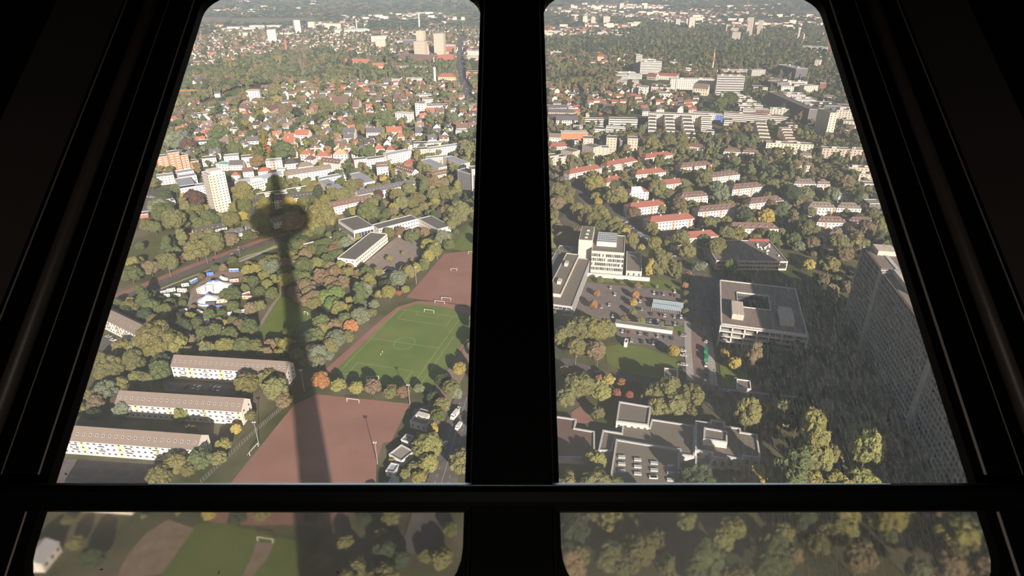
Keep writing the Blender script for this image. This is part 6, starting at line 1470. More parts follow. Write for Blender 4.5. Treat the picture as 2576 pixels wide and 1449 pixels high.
TT('R1', 'among the hipped rows', '840 190 60 olive;970 160 60 olive;1160 170 50 olive;940 240 50 olive;1290 130 60 olive;1420 90 70 olive;1380 150 70 green;1170 240 60 olive;1300 290 60 olive;1370 430 110 olive;1480 480 80 olive;1660 240 60 olive;1840 270 80 olive;1900 320 100 olive;1760 320 60 olive;1680 380 70 olive;1600 350 50 green;2080 500 110 grey-green;2050 400 60 olive;1620 630 90 brown;1760 620 60 olive;1560 600 50 brown;1110 700 80 russet;1420 670 55 olive;1300 870 80 olive;1370 930 60 yellow-green;1640 1010 110 olive;1910 1020 90 green;1700 1140 100 olive;1950 830 100 olive;1840 800 60 brown;2150 960 100 olive;2040 1110 110 olive;1480 1070 50 green;1750 130 0.1 olive;2230 60 60 green;2040 80 60 green;1950 60 50 olive;520 60 50 olive;620 60 50 olive;1100 60 60 olive')
TT('R1', 'beside the car park', '1330 1240 80 yellow;1400 1300 90 olive;1480 1310 70 olive;1560 1340 70 olive;1290 1340 60 yellow;1610 1370 60 olive', 1)
TT('R1', 'beside the car park', '1850 1310 75 grey-green;2200 1320 80 bright green')
TT('R2', 'among the hipped rows', '560 80 80 olive;300 150 80 green;480 230 80 green;650 130 60 brown;620 300 70 green;750 260 70 green;730 400 90 olive;650 400 80 green;900 400 70 yellow-green;1050 570 70 green;1110 490 90 grey-green;1200 240 80 brown;1330 270 80 brown;980 180 80 olive;1420 500 90 grey-green;1570 380 90 brown;1470 320 70 olive;1660 270 80 green;1750 560 80 grey-green;1370 160 50 olive;1480 130 80 green;720 620 70 russet;670 760 100 yellow;540 740 80 olive;420 740 90 dark green;830 680 80 green;950 500 110 dark green;1570 700 55 green;1370 700 45 grey-green;1180 710 60 olive;1150 900 110 olive;980 1020 90 green;1080 1020 50 olive;1190 1060 80 brown;1480 1060 120 olive;1560 1180 110 brown;1390 1290 110 olive;1820 900 110 brown;1940 900 100 olive;1700 980 80 brown;640 960 80 olive;350 950 100 olive;540 1000 70 olive;1740 860 60 russet;1890 700 80 olive;1980 800 80 olive;1160 1290 75 yellow;850 1300 50 dark green;120 1080 90 olive;270 1310 70 bright green;1040 360 0.1 olive;180 120 60 olive;80 150 60 olive;90 420 80 grey-green;170 520 70 grey-green')
TT('R3', 'in the car park planting', '955 680 45 brown;930 780 45 orange;915 860 45 yellow;900 960 45 olive;520 760 40 orange;480 890 50 orange;1465 680 35 orange;1470 760 35 olive;1470 850 35 olive;1475 950 40 olive;775 640 25 olive;550 620 40 olive;1160 690 20 yellow-green;1030 660 20 olive;1330 700 25 olive;810 1040 45 olive;990 1050 50 yellow-green;1205 1100 35 olive;1340 1380 65 yellow;1900 1390 50 yellow;2000 1430 50 orange')
TT('R5', 'in the park beside the mullion', '130 100 110 olive;260 40 130 olive;400 60 130 yellow-green;500 40 90 olive;250 200 90 olive;420 230 90 brown;150 440 80 olive;270 540 130 olive;150 650 90 olive;460 570 100 yellow-green;540 480 50 yellow;330 430 30 orange;455 465 40 orange;650 495 40 orange;755 470 20 orange;605 600 40 red;715 620 40 red;440 780 60 olive;415 1200 100 yellow-green;420 1330 90 brown;300 1290 70 olive;150 1400 60 olive')
TT('R5', 'around the star-shaped pavilion', '930 600 110 olive;1060 580 130 olive;1260 640 120 olive;1100 700 110 olive;960 720 90 olive;1140 530 60 yellow-green;1290 740 80 olive;1500 610 40 orange;1620 620 20 orange;1738 620 20 orange;1575 240 50 yellow;1655 340 60 yellow;1760 280 35 orange;1950 530 35 yellow;1950 710 40 orange;2060 700 45 yellow;1760 800 100 olive;1960 850 90 yellow-green;2080 820 90 olive;1570 1380 70 bright green;1850 1350 100 yellow;2090 1400 80 red;1690 840 50 olive;1160 240 0.1 orange;1110 230 55 yellow')
TT('R6', 'in the grove below the high-rise shadow', '300 560 110 olive;640 590 90 olive;780 620 70 olive;900 720 110 yellow-green;900 880 130 yellow-green;880 1000 100 olive;960 1120 120 yellow-green;1160 1080 90 yellow-green;1360 800 100 yellow-green;1430 930 130 yellow-green;1400 1080 120 yellow-green;1500 1120 100 yellow-green;1270 1140 90 yellow-green;780 430 30 orange;770 500 40 olive;890 490 40 yellow-green;1000 1020 90 yellow-green;1080 960 70 olive', 0, 7, 1.12)
TT('R7', 'seen blurred in the lower right pane', '620 500 110 yellow-green;700 620 80 yellow-green;850 560 80 olive;1160 540 40 orange;1380 480 90 yellow-green;1340 400 50 yellow;1830 600 110 yellow-green;1700 700 110 yellow-green;1650 900 90 olive;1300 720 80 olive;1100 720 110 olive;900 800 130 olive;600 850 130 olive;300 850 90 olive;1380 850 110 olive;2200 780 130 green;2300 650 100 olive;2350 430 60 olive;1900 430 90 olive;450 450 80 olive;1200 950 110 olive;2150 950 110 green;1000 480 80 olive;760 960 100 olive;2420 850 80 brown', 0, 3, 1.25)
TT('R8', 'seen blurred in the lower right pane', '540 420 90 olive;700 400 110 yellow-green;620 560 110 olive;720 520 90 yellow-green;480 660 90 olive;1080 420 130 yellow-green;1250 370 80 yellow-green;1000 350 80 olive;1700 600 130 yellow-green;1750 720 110 olive;1600 560 90 olive;1850 500 90 olive;840 820 110 brown;880 700 60 olive;1100 600 60 green;1380 900 90 grey-green;1650 850 110 brown;60 620 90 green;100 800 110 green;40 900 90 green;1950 600 90 green;2050 750 100 green;1980 900 110 brown', 0, 3, 1.25)
TT('L7', 'blurred in the lower left pane', '2010 420 70 yellow;1390 440 30 yellow-green;1710 410 25 yellow-green;380 370 50 yellow;680 480 60 olive;430 380 60 olive;2280 450 90 dark green;900 850 120 dark green;760 700 80 olive')
TT('L8', 'blurred in the lower left pane', '500 420 80 olive;980 440 70 dark green;1000 750 70 dark green;950 880 60 dark green;1750 450 90 olive;1850 850 90 dark green;2080 820 70 olive;1650 650 90 olive;2250 850 110 olive;2330 560 80 green;1300 700 90 olive;1420 950 100 olive')
TT('F3', 'in the villa suburb', '1090 1020 110 green;790 970 110 green;1080 930 60 orange;880 780 120 green;1350 800 90 green;1250 750 70 copper;480 1120 70 olive;420 960 110 copper;1250 1050 100 green;1420 1040 90 green;1800 1020 160 green;1640 1100 90 olive;1430 1180 110 brown;2300 1050 50 yellow-green;2430 1040 60 orange;1960 890 80 olive;2260 720 80 olive;2180 790 40 bright green;2100 600 90 green;1980 480 90 dark green;1830 440 100 brown;1690 300 80 yellow-green;1420 400 80 olive;1100 330 90 olive;1220 270 90 brown;230 900 140 grey-green;150 680 80 dark green;600 830 70 dark green;630 590 60 grey-green;1670 160 100 olive')
TT('F3', 'in the villa suburb', '850 420 80 dark green;430 800 60 dark green;790 560 50 dark green;2380 580 60 dark green', 2)
TT('F4', 'in the upper suburb', '620 250 100 olive;1000 300 80 olive;1020 400 60 orange;850 400 80 olive;130 420 110 olive;340 400 80 olive;950 600 130 green;780 560 100 green;620 600 110 green;1160 400 90 grey-green;1410 180 70 olive;1620 600 90 green;1950 590 100 grey-green;1880 620 60 grey-green;2090 830 80 green;1800 230 80 green;1900 100 60 green;2100 1000 100 olive;720 1050 110 green;920 1060 70 green;1360 720 50 bright green;1450 880 70 olive;200 780 70 green;140 1020 60 orange')
TT('F4', 'in the upper suburb', '1310 120 45 green;1680 180 30 dark green;1340 900 30 green;440 1370 60 dark green', 1)
TT('F7', 'around the beige blocks', '590 500 45 yellow;910 500 40 orange;1090 480 45 orange;1650 930 120 olive;1500 960 60 olive;1900 900 110 olive;2080 880 110 olive;1500 760 60 olive;1230 780 90 olive;1320 690 60 green;1350 90 60 dark green;1150 90 70 green;1300 1000 80 brown;740 1100 90 olive;870 860 50 grey-green;1660 220 60 dark green;1020 610 60 olive;890 620 50 olive;1000 250 60 dark green;1200 430 100 olive;1400 400 80 olive;2250 930 80 olive;2500 950 70 green;2110 1000 110 olive;850 420 60 olive')
TT('F7', 'around the beige blocks', '200 90 40 olive;330 100 50 olive;470 120 45 olive;560 110 45 olive;700 130 50 olive;790 140 45 olive;870 130 45 olive;960 110 50 brown;1330 480 30 green;1490 760 50 green', 1)
TT('F8', 'near the stepped terraces', '320 300 110 green;180 330 100 green;560 180 60 dark green;820 190 60 green;380 700 90 brown;560 720 90 brown;270 720 70 olive;500 880 110 green;650 900 100 green;800 950 70 olive;1400 830 90 olive;1300 780 70 olive;1650 930 100 olive;1800 960 90 green;1900 620 80 brown;1990 680 60 brown;2180 820 110 olive;1330 1330 0.1 olive;1560 1000 60 olive;980 1120 100 olive;720 1110 90 green;350 1180 90 olive;560 1110 70 brown')

# --- zones of scattered wood, garden and town (polygons in photograph pixels)
ZN = [  # name, polygon, tree spacing, radius range, palette, house spacing(0 none), house palette
 ('in the great wood on the right', [(1375, 130), (1375, 102), (1560, 92), (1620, 62), (1800, 72), (1880, 100), (2010, 128), (2080, 165), (1960, 170), (1800, 168), (1590, 140), (1480, 135)], 11, (5, 9), ('dark green', 'green', 'olive', 'dark green'), 0, ()),
 ('in the wood across the left pane', [(380, 245), (425, 190), (600, 160), (800, 130), (1000, 165), (1170, 150), (1190, 205), (1000, 210), (760, 215), (640, 218), (560, 240), (430, 255)], 11, (5, 9), ('green', 'olive', 'dark green', 'green', 'brown'), 0, ()),
 ('between the clinic and the field', [(1375, 215), (1375, 175), (1560, 165), (1560, 235), (1500, 230)], 11, (4, 8), ('olive', 'brown', 'olive', 'dark green'), 0, ()),
 ('left edge wood', [(300, 760), (440, 270), (520, 240), (440, 400), (395, 470), (330, 640)], 13, (4, 8), ('olive', 'green', 'brown'), 0, ()),
 ('garden suburb', [(395, 440), (430, 255), (640, 235), (900, 190), (1220, 190), (1220, 400), (1100, 385), (760, 400), (600, 420)], 11, (3.8, 7.8), ('green', 'olive', 'green', 'dark green', 'brown', 'yellow-green', 'grey-green', 'olive', 'green', 'orange'), 26, ('slate_r', 'brown_r', 'orange_r', 'taupe_r', 'dark_r', 'brown_r', 'slate_r', 'red_r')),
 ('old town', [(430, 215), (470, 95), (700, 75), (900, 85), (1220, 70), (1220, 150), (1000, 150), (800, 130), (600, 158)], 15, (4, 8), ('green', 'dark green', 'olive'), 25, ('red_r', 'slate_r', 'brown_r', 'taupe_r', 'taupe_r', 'white_r')),
 ('red-roofed suburb', [(1375, 290), (1375, 215), (1640, 225), (1760, 250), (1800, 290), (1620, 285), (1500, 300)], 15, (4, 7), ('olive', 'green', 'brown', 'dark green'), 26, ('red_r', 'red_r', 'brown_r', 'slate_r')),
 ('clinic quarter', [(1375, 176), (1375, 132), (1590, 140), (1800, 168), (1800, 215), (1560, 165)], 16, (4, 8), ('olive', 'green', 'brown', 'dark green'), 42, ('red_r', 'taupe_r', 'brown_r', 'white_r')),
 ('far green belt', [(1800, 72), (1900, 80), (2110, 90), (2200, 130), (2230, 300), (2140, 260), (2080, 165), (2010, 128), (1880, 100)], 15, (4, 8), ('dark green', 'green', 'olive'), 60, ('white_r', 'taupe_r')),
 ('office quarter', [(1560, 165), (1800, 215), (1800, 290), (2200, 420), (2240, 300), (2080, 165), (1800, 168), (1600, 150)], 17, (4, 7), ('olive', 'green', 'dark green', 'brown'), 0, ()),
 ('hip-roofed estate', [(1385, 470), (1375, 290), (1620, 330), (2200, 400), (2280, 640), (2170, 640), (2000, 640), (1850, 640), (1560, 520)], 10.5, (3, 6.3), ('olive', 'olive', 'green', 'brown', 'grey-green', 'dark green'), 0, ()),
 ('left park', [(260, 900), (330, 640), (500, 520), (780, 430), (1190, 380), (1195, 620), (1100, 640), (1000, 780), (820, 940), (740, 930), (430, 900)], 10, (3, 6.5), ('green', 'olive', 'brown', 'dark green', 'yellow-green'), 0, ()),
 ('near slope', [(150, 1230), (260, 900), (480, 890), (440, 1010), (640, 1060), (560, 1220)], 18, (3, 6), ('olive', 'green', 'dark green'), 0, ()),
 ('high-rise garden', [(2030, 600), (2185, 600), (2190, 820), (2270, 1090), (2320, 1230), (1960, 1230), (1900, 1000), (1840, 900), (2060, 880)], 12, (3, 6), ('dark green', 'green', 'brown'), 0, ()),
 ('lower right grove', [(1400, 1230), (2480, 1230), (2576, 1500), (1350, 1500)], 13, (5, 9), ('olive', 'green', 'dark green', 'brown'), 0, ()),
 ('lower left thicket', [(900, 1260), (1180, 1240), (1180, 1500), (800, 1500)], 12, (3, 6), ('olive', 'dark green', 'brown'), 0, ()),
 ('park behind the mullion', [(1190, 380), (1390, 380), (1420, 1240), (1165, 1240)], 14, (3, 7), ('olive', 'green'), 0, ()),
]
GX = np.array([(t[0], t[1]) for t in TREES]); GR_ = np.array([t[2] for t in TREES])
HOUSES = []
for (zn, poly, sp, rr, pal, hs, hp) in ZN:
    WP = np.array([G(*q)[:2] for q in poly]); x0, y0 = WP.min(0); x1, y1 = WP.max(0)
    def grid(s, jit):
        xs = np.arange(x0, x1, s); ys = np.arange(y0, y1, s); X, Y = np.meshgrid(xs, ys); X = X.ravel(); Y = Y.ravel()
        X = X + rng.uniform(-jit, jit, len(X)) * s; Y = Y + rng.uniform(-jit, jit, len(Y)) * s
        k = inside(WP, X, Y)
        return X[k], Y[k]
    hx = hy = np.zeros(0)
    if hs:
        X, Y = grid(hs, .28); ok = np.ones(len(X), bool)
        for C in CLEAR:
            c = C.mean(0); rad = np.linalg.norm(C - c, axis=1).max() + 12
            near = (np.hypot(X - c[0], Y - c[1]) < rad)
            if near.any(): 
                k = np.where(near)[0]; CC = c + (C - c) * (1 + 8 / max(8, rad)); ok[k[inside(CC, X[k], Y[k])]] = False
        d = np.array([np.min(np.hypot(GX[:, 0] - a, GX[:, 1] - b_) - GR_ * .7) for a, b_ in zip(X, Y)]) if len(X) else np.zeros(0)
        ok &= (d > 5); ok &= rng.random(len(X)) < .85
        hx, hy = X[ok], Y[ok]
        for a, b_ in zip(hx, hy): HOUSES.append((a, b_, zn, hp[rng.integers(len(hp))]))
    X, Y = grid(sp, .42); ok = np.ones(len(X), bool)
    R = rng.uniform(rr[0], rr[1], len(X))
    for C in CLEAR:
        c = C.mean(0); rad = np.linalg.norm(C - c, axis=1).max() + 8
        near = (np.hypot(X - c[0], Y - c[1]) < rad)
        if near.any(): k = np.where(near)[0]; CC = c + (C - c) * (1 + 2.5 / max(8, rad)); ok[k[inside(CC, X[k], Y[k])]] = False
    for a, b_ in zip(hx, hy): ok &= (np.hypot(X - a, Y - b_) > 8.5) & (np.hypot(X - a, Y - b_ + 8) > 8.0)
    for (a, b_), r in zip(GX, GR_):
        k = np.hypot(X - a, Y - b_) < (r + R) * .75; ok &= ~k
    for a, b_, r in zip(X[ok], Y[ok], R[ok]):
        cw = pal[rng.integers(len(pal))]
        if cw == 'orange' and rng.random() < .6: cw = 'olive'
        TREES.append((a, b_, r, cw, 0 if rng.random() > .07 else (2 if 'suburb' in zn and rng.random() < .6 else 1), zn, 0, 0))

# rank: the trees that show largest become things of their own
def inframe(a, b_, r):
    X, Y, Z = proj((a, b_, r))
    if Z <= 0 or not (-10 < Y < 1460): return 0
    if 1214 < Y < 1288: return 0
    if Y < 1216:
        lx = 500 - .295 * (Y - 20) * 1.0; rx = 2085 + .296 * (Y - 30); ml = 1210 - .0385 * Y; mr = 1368 + .036 * Y
    else: lx, rx, ml, mr = 100, 2500, 1160, 1415
    rp = r * FPX / Z
    if not (lx - rp * .6 < X < ml + rp * .6 or mr - rp * .6 < X < rx + rp * .6): return 0
    return rp
sc = [(inframe(t[0], t[1], t[2]) * (1.25 if t[6] else 1), i) for i, t in enumerate(TREES)]
sc.sort(reverse=True); top = {i for s, i in sc[:300] if s > 0}
COLN = {k: [*srgb([c * .82 + sum(v) / 3 * .18 for c in v])] for k, v in TC.items()}


def tint(cw):
    c = COLN[cw]; k = rng.uniform(.82, 1.15); h = rng.uniform(-.06, .06)
    return [c[0] * k * (1 + h), c[1] * k, c[2] * k * (1 - h)]


fine = {}
for i in sorted(top):
    t = TREES[i]; X, Y, Z = proj((t[0], t[1], t[2])); fine.setdefault((t[3], t[5], t[4]), []).append((X, i, Y))
SIZEW = lambda r: 'large' if r > 8.5 else 'small' if r < 4.2 else 'medium'
for (cw, zone, kind), lst in fine.items():
    lst.sort()
    for n, (X, i, Y) in enumerate(lst):
        t = TREES[i]; r = t[2]
        nm = ('tree', 'poplar', 'conifer')[kind]
        what = '%s %s' % (cw, nm)
        place = zone if zone.split()[0] in ('in', 'on', 'at', 'along', 'among', 'around', 'behind', 'beside', 'between', 'near', 'seen', 'blurred') else 'in the ' + zone
        lab = '%s-sized %s %s' % (SIZEW(r), what, place) if len(lst) == 1 else '%s %s, %s such from the left' % (what, place, ordinal(n + 1))
        lab = lab.replace('seen blurred in', 'blurred in').replace('medium-sized', 'middle-sized')
        root = empty(nm, (t[0], t[1], 0), rng.uniform(0, 6.28)); tag(root, lab, 'tree', 'trees ' + place)
        sz = r * rng.uniform(.9, 1.15)
        root.scale = (r, r, (sz if kind == 0 else r * 1.15) * (1.5 if t[7] > 5 else 1))
        c = bpy.data.objects.new('crown', CROWN[int(rng.integers(4)) if kind == 0 else 3 + kind]); c['tint'] = tint(cw); link(c, root); c.location.z = t[7] / root.scale.z
        k_ = bpy.data.objects.new('trunk', TRUNK); k_.scale.z = 1 + t[7] / root.scale.z / .8; link(k_, root)

# every other tree, up to the far woods: one object
pts = []; 
for i, t in enumerate(TREES):
    if i in top: continue
    if t[2] < .5: continue
    k = int(rng.integers(3)) if t[4] == 0 else 2 + t[4]
    if t[1] < 700: k = 5 + (int(rng.integers(4)) if t[4] == 0 else 3 + t[4])
    pts.append((t[0], t[1], 0, t[2], t[2] * rng.uniform(.85, 1.2), k, *tint(t[3])))
def far_scatter(y0, y1, sp, rmin, rmax, thr, sc_):
    out = []
    ys = np.arange(y0, y1, sp)
    for yy in ys:
        w = .60 * yy + 60; xs = np.arange(-w, w, sp); X = xs + rng.uniform(-.45, .45, len(xs)) * sp; Y = yy + rng.uniform(-.45, .45, len(xs)) * sp
        out.append(np.stack([X, Y], 1))
    P = np.vstack(out); n = hsh(np.c_[P, np.zeros(len(P))], sc_) * .6 + hsh(np.c_[P, np.ones(len(P))], sc_ * 3) * .4
    return P[n > thr]
zonepolys = [np.array([G(*q)[:2] for q in z[1]]) for z in ZN]
for (y0, y1, sp, r0, r1, thr, s_) in ((1900, 3000, 22, 6, 12, .42, .004), (3000, 4600, 34, 10, 18, .40, .0022), (4600, 8200, 62, 18, 34, .36, .0012)):
    P = far_scatter(y0, y1, sp, r0, r1, thr, s_); ok = np.ones(len(P), bool)
    for Z in zonepolys: ok &= ~inside(Z, P[:, 0], P[:, 1])
    for C in CLEAR:
        c = C.mean(0); rad = np.linalg.norm(C - c, axis=1).max() + 8; k = np.where(np.hypot(P[:, 0] - c[0], P[:, 1] - c[1]) < rad)[0]
        if len(k): ok[k[inside(C, P[k, 0], P[k, 1])]] = False
    for a, b_ in P[ok]:
        r = rng.uniform(r0, r1); cw = ('dark green', 'green', 'dark green', 'olive')[int(rng.integers(4))]
        pts.append((a, b_, 0, r, r * (.7 if y0 < 3000 else .45), int(rng.integers(3)), *tint(cw)))
pts = np.array(pts, dtype=np.float32)
print('tree things', len(top), 'tree stuff', len(pts))
m = bpy.data.meshes.new('tree_points'); m.vertices.add(len(pts)); m.vertices.foreach_set('co', pts[:, :3].ravel())
a = m.attributes.new('tsize', 'FLOAT_VECTOR', 'POINT'); a.data.foreach_set('vector', np.c_[pts[:, 3], pts[:, 3], pts[:, 4]].astype(np.float32).ravel())
a = m.attributes.new('trot', 'FLOAT_VECTOR', 'POINT'); a.data.foreach_set('vector', np.c_[np.zeros(len(pts)), np.zeros(len(pts)), rng.uniform(0, 6.28, len(pts))].astype(np.float32).ravel())
a = m.attributes.new('kind', 'INT', 'POINT'); a.data.foreach_set('value', pts[:, 5].astype(np.int32))
a = m.attributes.new('tint', 'FLOAT_COLOR', 'POINT'); a.data.foreach_set('color', np.c_[pts[:, 6:9], np.ones(len(pts))].astype(np.float32).ravel())
woods = bpy.data.objects.new('distant_trees', m); link(woods); tag(woods, 'all the farther trees of the gardens, estates and woods up to the hazy distance', 'trees', kind='stuff')
kit = bpy.data.collections.new('tree_kit')
def kit_obj(nm, crown):
    V = [v.co[:] for v in crown.vertices]; F = [tuple(p.vertices) for p in crown.polygons]; n0 = len(V); mi = [0] * len(F)
    b = MB(); b.tube((0, 0, 0), (0, 0, .8), .05, 5); V += b.V; F += [tuple(q + n0 for q in f) for f in b.F]; mi += [1] * len(b.F)
    kit.objects.link(bpy.data.objects.new(nm, me(nm, V, F, [M_LEAF, M_BARK], mi)))
for i, c in enumerate(FAR): kit_obj('kit_%02d' % i, c)
for i, c in enumerate(CROWN): kit_obj('kit_%02d' % (i + 5), c)
ng = bpy.data.node_groups.new('scatter_trees', 'GeometryNodeTree'); ng.interface.new_socket('Geometry', in_out='INPUT', socket_type='NodeSocketGeometry'); ng.interface.new_socket('Geometry', in_out='OUTPUT', socket_type='NodeSocketGeometry')
N = ng.nodes; L = ng.links; gi = N.new('NodeGroupInput'); go = N.new('NodeGroupOutput'); ip = N.new('GeometryNodeInstanceOnPoints'); ci = N.new('GeometryNodeCollectionInfo')
ci.inputs['Collection'].default_value = kit; ci.inputs['Separate Children'].default_value = True; ci.inputs['Reset Children'].default_value = True
def att(n, t):
    x = N.new('GeometryNodeInputNamedAttribute'); x.data_type = t; x.inputs[0].default_value = n; return x.outputs[0]
L.new(gi.outputs[0], ip.inputs['Points']); L.new(ci.outputs[0], ip.inputs['Instance']); ip.inputs['Pick Instance'].default_value = True
L.new(att('kind', 'INT'), ip.inputs['Instance Index']); L.new(att('trot', 'FLOAT_VECTOR'), ip.inputs['Rotation']); L.new(att('tsize', 'FLOAT_VECTOR'), ip.inputs['Scale']); L.new(ip.outputs[0], go.inputs[0])
woods.modifiers.new('scatter', 'NODES').node_group = ng

# ------------------------------------------------------------------ houses of the suburbs
WNAME = {'slate_r': 'grey', 'brown_r': 'brown', 'orange_r': 'orange', 'taupe_r': 'taupe', 'dark_r': 'black', 'red_r': 'red', 'white_r': 'pale flat'}
HM = {}
def house_mesh(form, L_, W2, H, rc, wall):
    k = (form, rc, wall)
    if k in HM: return HM[k]
    b = MB(); b.box(-L_ / 2, L_ / 2, -W2 / 2, W2 / 2, 0, H); rh = W2 * .45
    if form == 'gable':
        for x in (-L_ / 2, L_ / 2): b.quad((x, -W2 / 2, H), (x, W2 / 2, H), (x, 0, H + rh))
    for f in range(int(H / 3)):
        for i in range(int(L_ / 3)):
            x = -L_ / 2 + 1.8 + i * 3
            for s in (-1, 1): b.box(x - .55, x + .55, s * W2 / 2 - .06, s * W2 / 2 + .06, 1 + 3 * f, 2.3 + 3 * f, 1)
        for y in (-W2 / 4, W2 / 4):
            for s in (-1, 1): b.box(s * L_ / 2 - .06, s * L_ / 2 + .06, y - .55, y + .55, 1 + 3 * f, 2.3 + 3 * f, 1)
    wm = me('walls', b.V, b.F, [pm(wall), M_GLASS], b.M)
    b = MB(); o = .4
    if form == 'gable':
        for s in (-1, 1):
            q = [(-L_ / 2 - .3, s * (W2 / 2 + o), H - o * .9), (L_ / 2 + .3, s * (W2 / 2 + o), H - o * .9), (L_ / 2 + .3, 0, H + rh), (-L_ / 2 - .3, 0, H + rh)]
            b.quad(*q); b.quad(*[(x, y, z + .25) for x, y, z in q]); b.quad(q[0], q[1], (q[1][0], q[1][1], q[1][2] + .25), (q[0][0], q[0][1], q[0][2] + .25))
    elif form == 'hip':
        e = [(-L_ / 2 - o, -W2 / 2 - o, H), (L_ / 2 + o, -W2 / 2 - o, H), (L_ / 2 + o, W2 / 2 + o, H), (-L_ / 2 - o, W2 / 2 + o, H)]; k_ = W2 * .42
        r0, r1 = (-L_ / 2 + k_, 0, H + rh), (L_ / 2 - k_, 0, H + rh); b.quad(e[0], e[1], r1, r0); b.quad(e[2], e[3], r0, r1); b.quad(e[1], e[2], r1); b.quad(e[3], e[0], r0); b.quad(*e[::-1])
    else: b.box(-L_ / 2 - .1, L_ / 2 + .1, -W2 / 2 - .1, W2 / 2 + .1, H, H + .4)
    rm = me('roof', b.V, b.F, [pm(rc)], b.M)
    b = MB(); b.box(L_ * .2, L_ * .2 + .8, .4, 1.2, H, H + rh + .9); cm = me('chimney', b.V, b.F, [pm('offwhite')], b.M)
    b = MB(); b.box(-1.1, 1.1, -W2 / 2 - .1, -W2 / 5, H, H + 1.9); b.box(-.6, .6, -W2 / 2 - .16, -W2 / 2 - .1, H + .5, H + 1.5, 1); dm = me('dormer', b.V, b.F, [pm(wall), M_GLASS], b.M)
    HM[k] = (wm, rm, cm, dm); return HM[k]
hs = sorted(((inframe(h[0], h[1], 7), i) for i, h in enumerate(HOUSES)), reverse=True); htop = [i for s, i in hs[:150] if s > 6]
HT = set(htop); rows = {}
for i in htop:
    h = HOUSES[i]; X, Y, Z = proj((h[0], h[1], 5)); form = ('gable', 'hip', 'gable')[i % 3] if h[3] != 'white_r' else 'flat'; wall = ('white', 'cream', 'white', 'pink', 'yellow', 'white')[(i * 7) % 6]
    rows.setdefault((wall, form, h[3], h[2]), []).append((X, Y, i))
ANG = {'garden suburb': .2, 'old town': .1, 'red-roofed suburb': .05}
for (wall, form, rc, zone), lst in rows.items():
    lst.sort(); fw = {'gable': 'gabled', 'hip': 'hipped', 'flat': 'flat'}[form]
    for n, (X, Y, i) in enumerate(lst):
        h = HOUSES[i]; L_, W2 = (13, 10); H = 6.5 + (i % 3) * 1.2
        wm, rm, cm, dm = house_mesh(form, 13, 10, 7.2, rc, wall)
        lab = '%s house with %s %s roof in the %s' % (wall, WNAME[rc].replace(' flat', ''), fw, zone)
        if len(lst) > 1: lab += ', %s such from the left' % ordinal(n + 1)
        r = empty('house', (h[0], h[1], 0), ANG.get(zone, 0) + (0 if i % 4 else math.pi / 2) + rng.uniform(-.12, .12)); tag(r, lab, 'house', 'houses of the ' + zone)
        s = rng.uniform(.85, 1.2); r.scale = (s, s, rng.uniform(.9, 1.25))
        for nm, mm in (('walls', wm), ('roof', rm), ('chimney', cm), ('dormer', dm)):
            if form == 'flat' and nm in ('dormer', 'chimney'): continue
            link(bpy.data.objects.new(nm, mm), r)
# all the far houses of the city: one object
V = []; F = []; MI = []
mats_ = [pm('white'), pm('offwhite'), pm('cream'), pm('red_r'), pm('brown_r'), pm('slate_r'), pm('lightgrey')]
def box_house(x, y, L_, W2, H, a, wi, ri, pitched):
    c, s = math.cos(a), math.sin(a); n0 = len(V)
    for z in (0, H):
        for (u, w) in ((-L_ / 2, -W2 / 2), (L_ / 2, -W2 / 2), (L_ / 2, W2 / 2), (-L_ / 2, W2 / 2)): V.append((x + u * c - w * s, y + u * s + w * c, z))
    for f in ((0, 1, 5, 4), (1, 2, 6, 5), (2, 3, 7, 6), (3, 0, 4, 7)): F.append(tuple(n0 + q for q in f)); MI.append(wi)
    if pitched:
        for u in (-L_ / 2, L_ / 2): V.append((x + u * c, y + u * s, H + W2 * .4))
        for f, k in (((4, 5, 9, 8), ri), ((6, 7, 8, 9), ri), ((5, 6, 9), wi), ((7, 4, 8), wi)): F.append(tuple(n0 + q for q in f)); MI.append(k)
    else: F.append(tuple(n0 + q for q in (4, 5, 6, 7))); MI.append(ri)
RI = {'red_r': 3, 'orange_r': 3, 'brown_r': 4, 'taupe_r': 4, 'slate_r': 5, 'dark_r': 5, 'white_r': 6}
for i, h in enumerate(HOUSES):
    if i in HT: continue
    box_house(h[0], h[1], rng.uniform(10, 16), 10, rng.uniform(6, 10), ANG.get(h[2], 0) + (0 if rng.random() < .75 else 1.57), int(rng.integers(3)), RI[h[3]], h[3] != 'white_r')
for (y0, y1, sp, thr, s_) in ((2000, 3200, 30, .54, .0035), (3200, 5200, 44, .58, .0022), (5200, 8500, 75, .64, .0014)):
    P = far_scatter(y0, y1, sp, 0, 0, -1, s_); n = hsh(np.c_[P, np.full(len(P), 5.0)], s_) * .7 + hsh(np.c_[P, np.full(len(P), 9.0)], s_ * 4) * .3
    right = P[:, 0] > 40
    ok = (n > np.where(right, thr - .06, thr + .05)) & (rng.random(len(P)) < .75)
    for Z in zonepolys: ok &= ~inside(Z, P[:, 0], P[:, 1])
    for C in CLEAR:
        c = C.mean(0); rad = np.linalg.norm(C - c, axis=1).max() + 30; ok[np.hypot(P[:, 0] - c[0], P[:, 1] - c[1]) < rad] = False
    for a, b_ in P[ok]:
        big = rng.random() < .10
        box_house(a, b_, rng.uniform(26, 50) if big else rng.uniform(12, 24), 14, rng.uniform(12, 26) if big else rng.uniform(7, 12), rng.uniform(-.3, .3), int(rng.integers(3)), int(rng.choice((3, 4, 4, 5, 5, 6))), not big)
o = bpy.data.objects.new('distant_houses', me('distant_houses', V, F, mats_, MI)); link(o); tag(o, 'the countless small far houses of the city and its outer districts', 'houses', kind='stuff')
print('houses', len(htop), 'far', len(F) // 6)
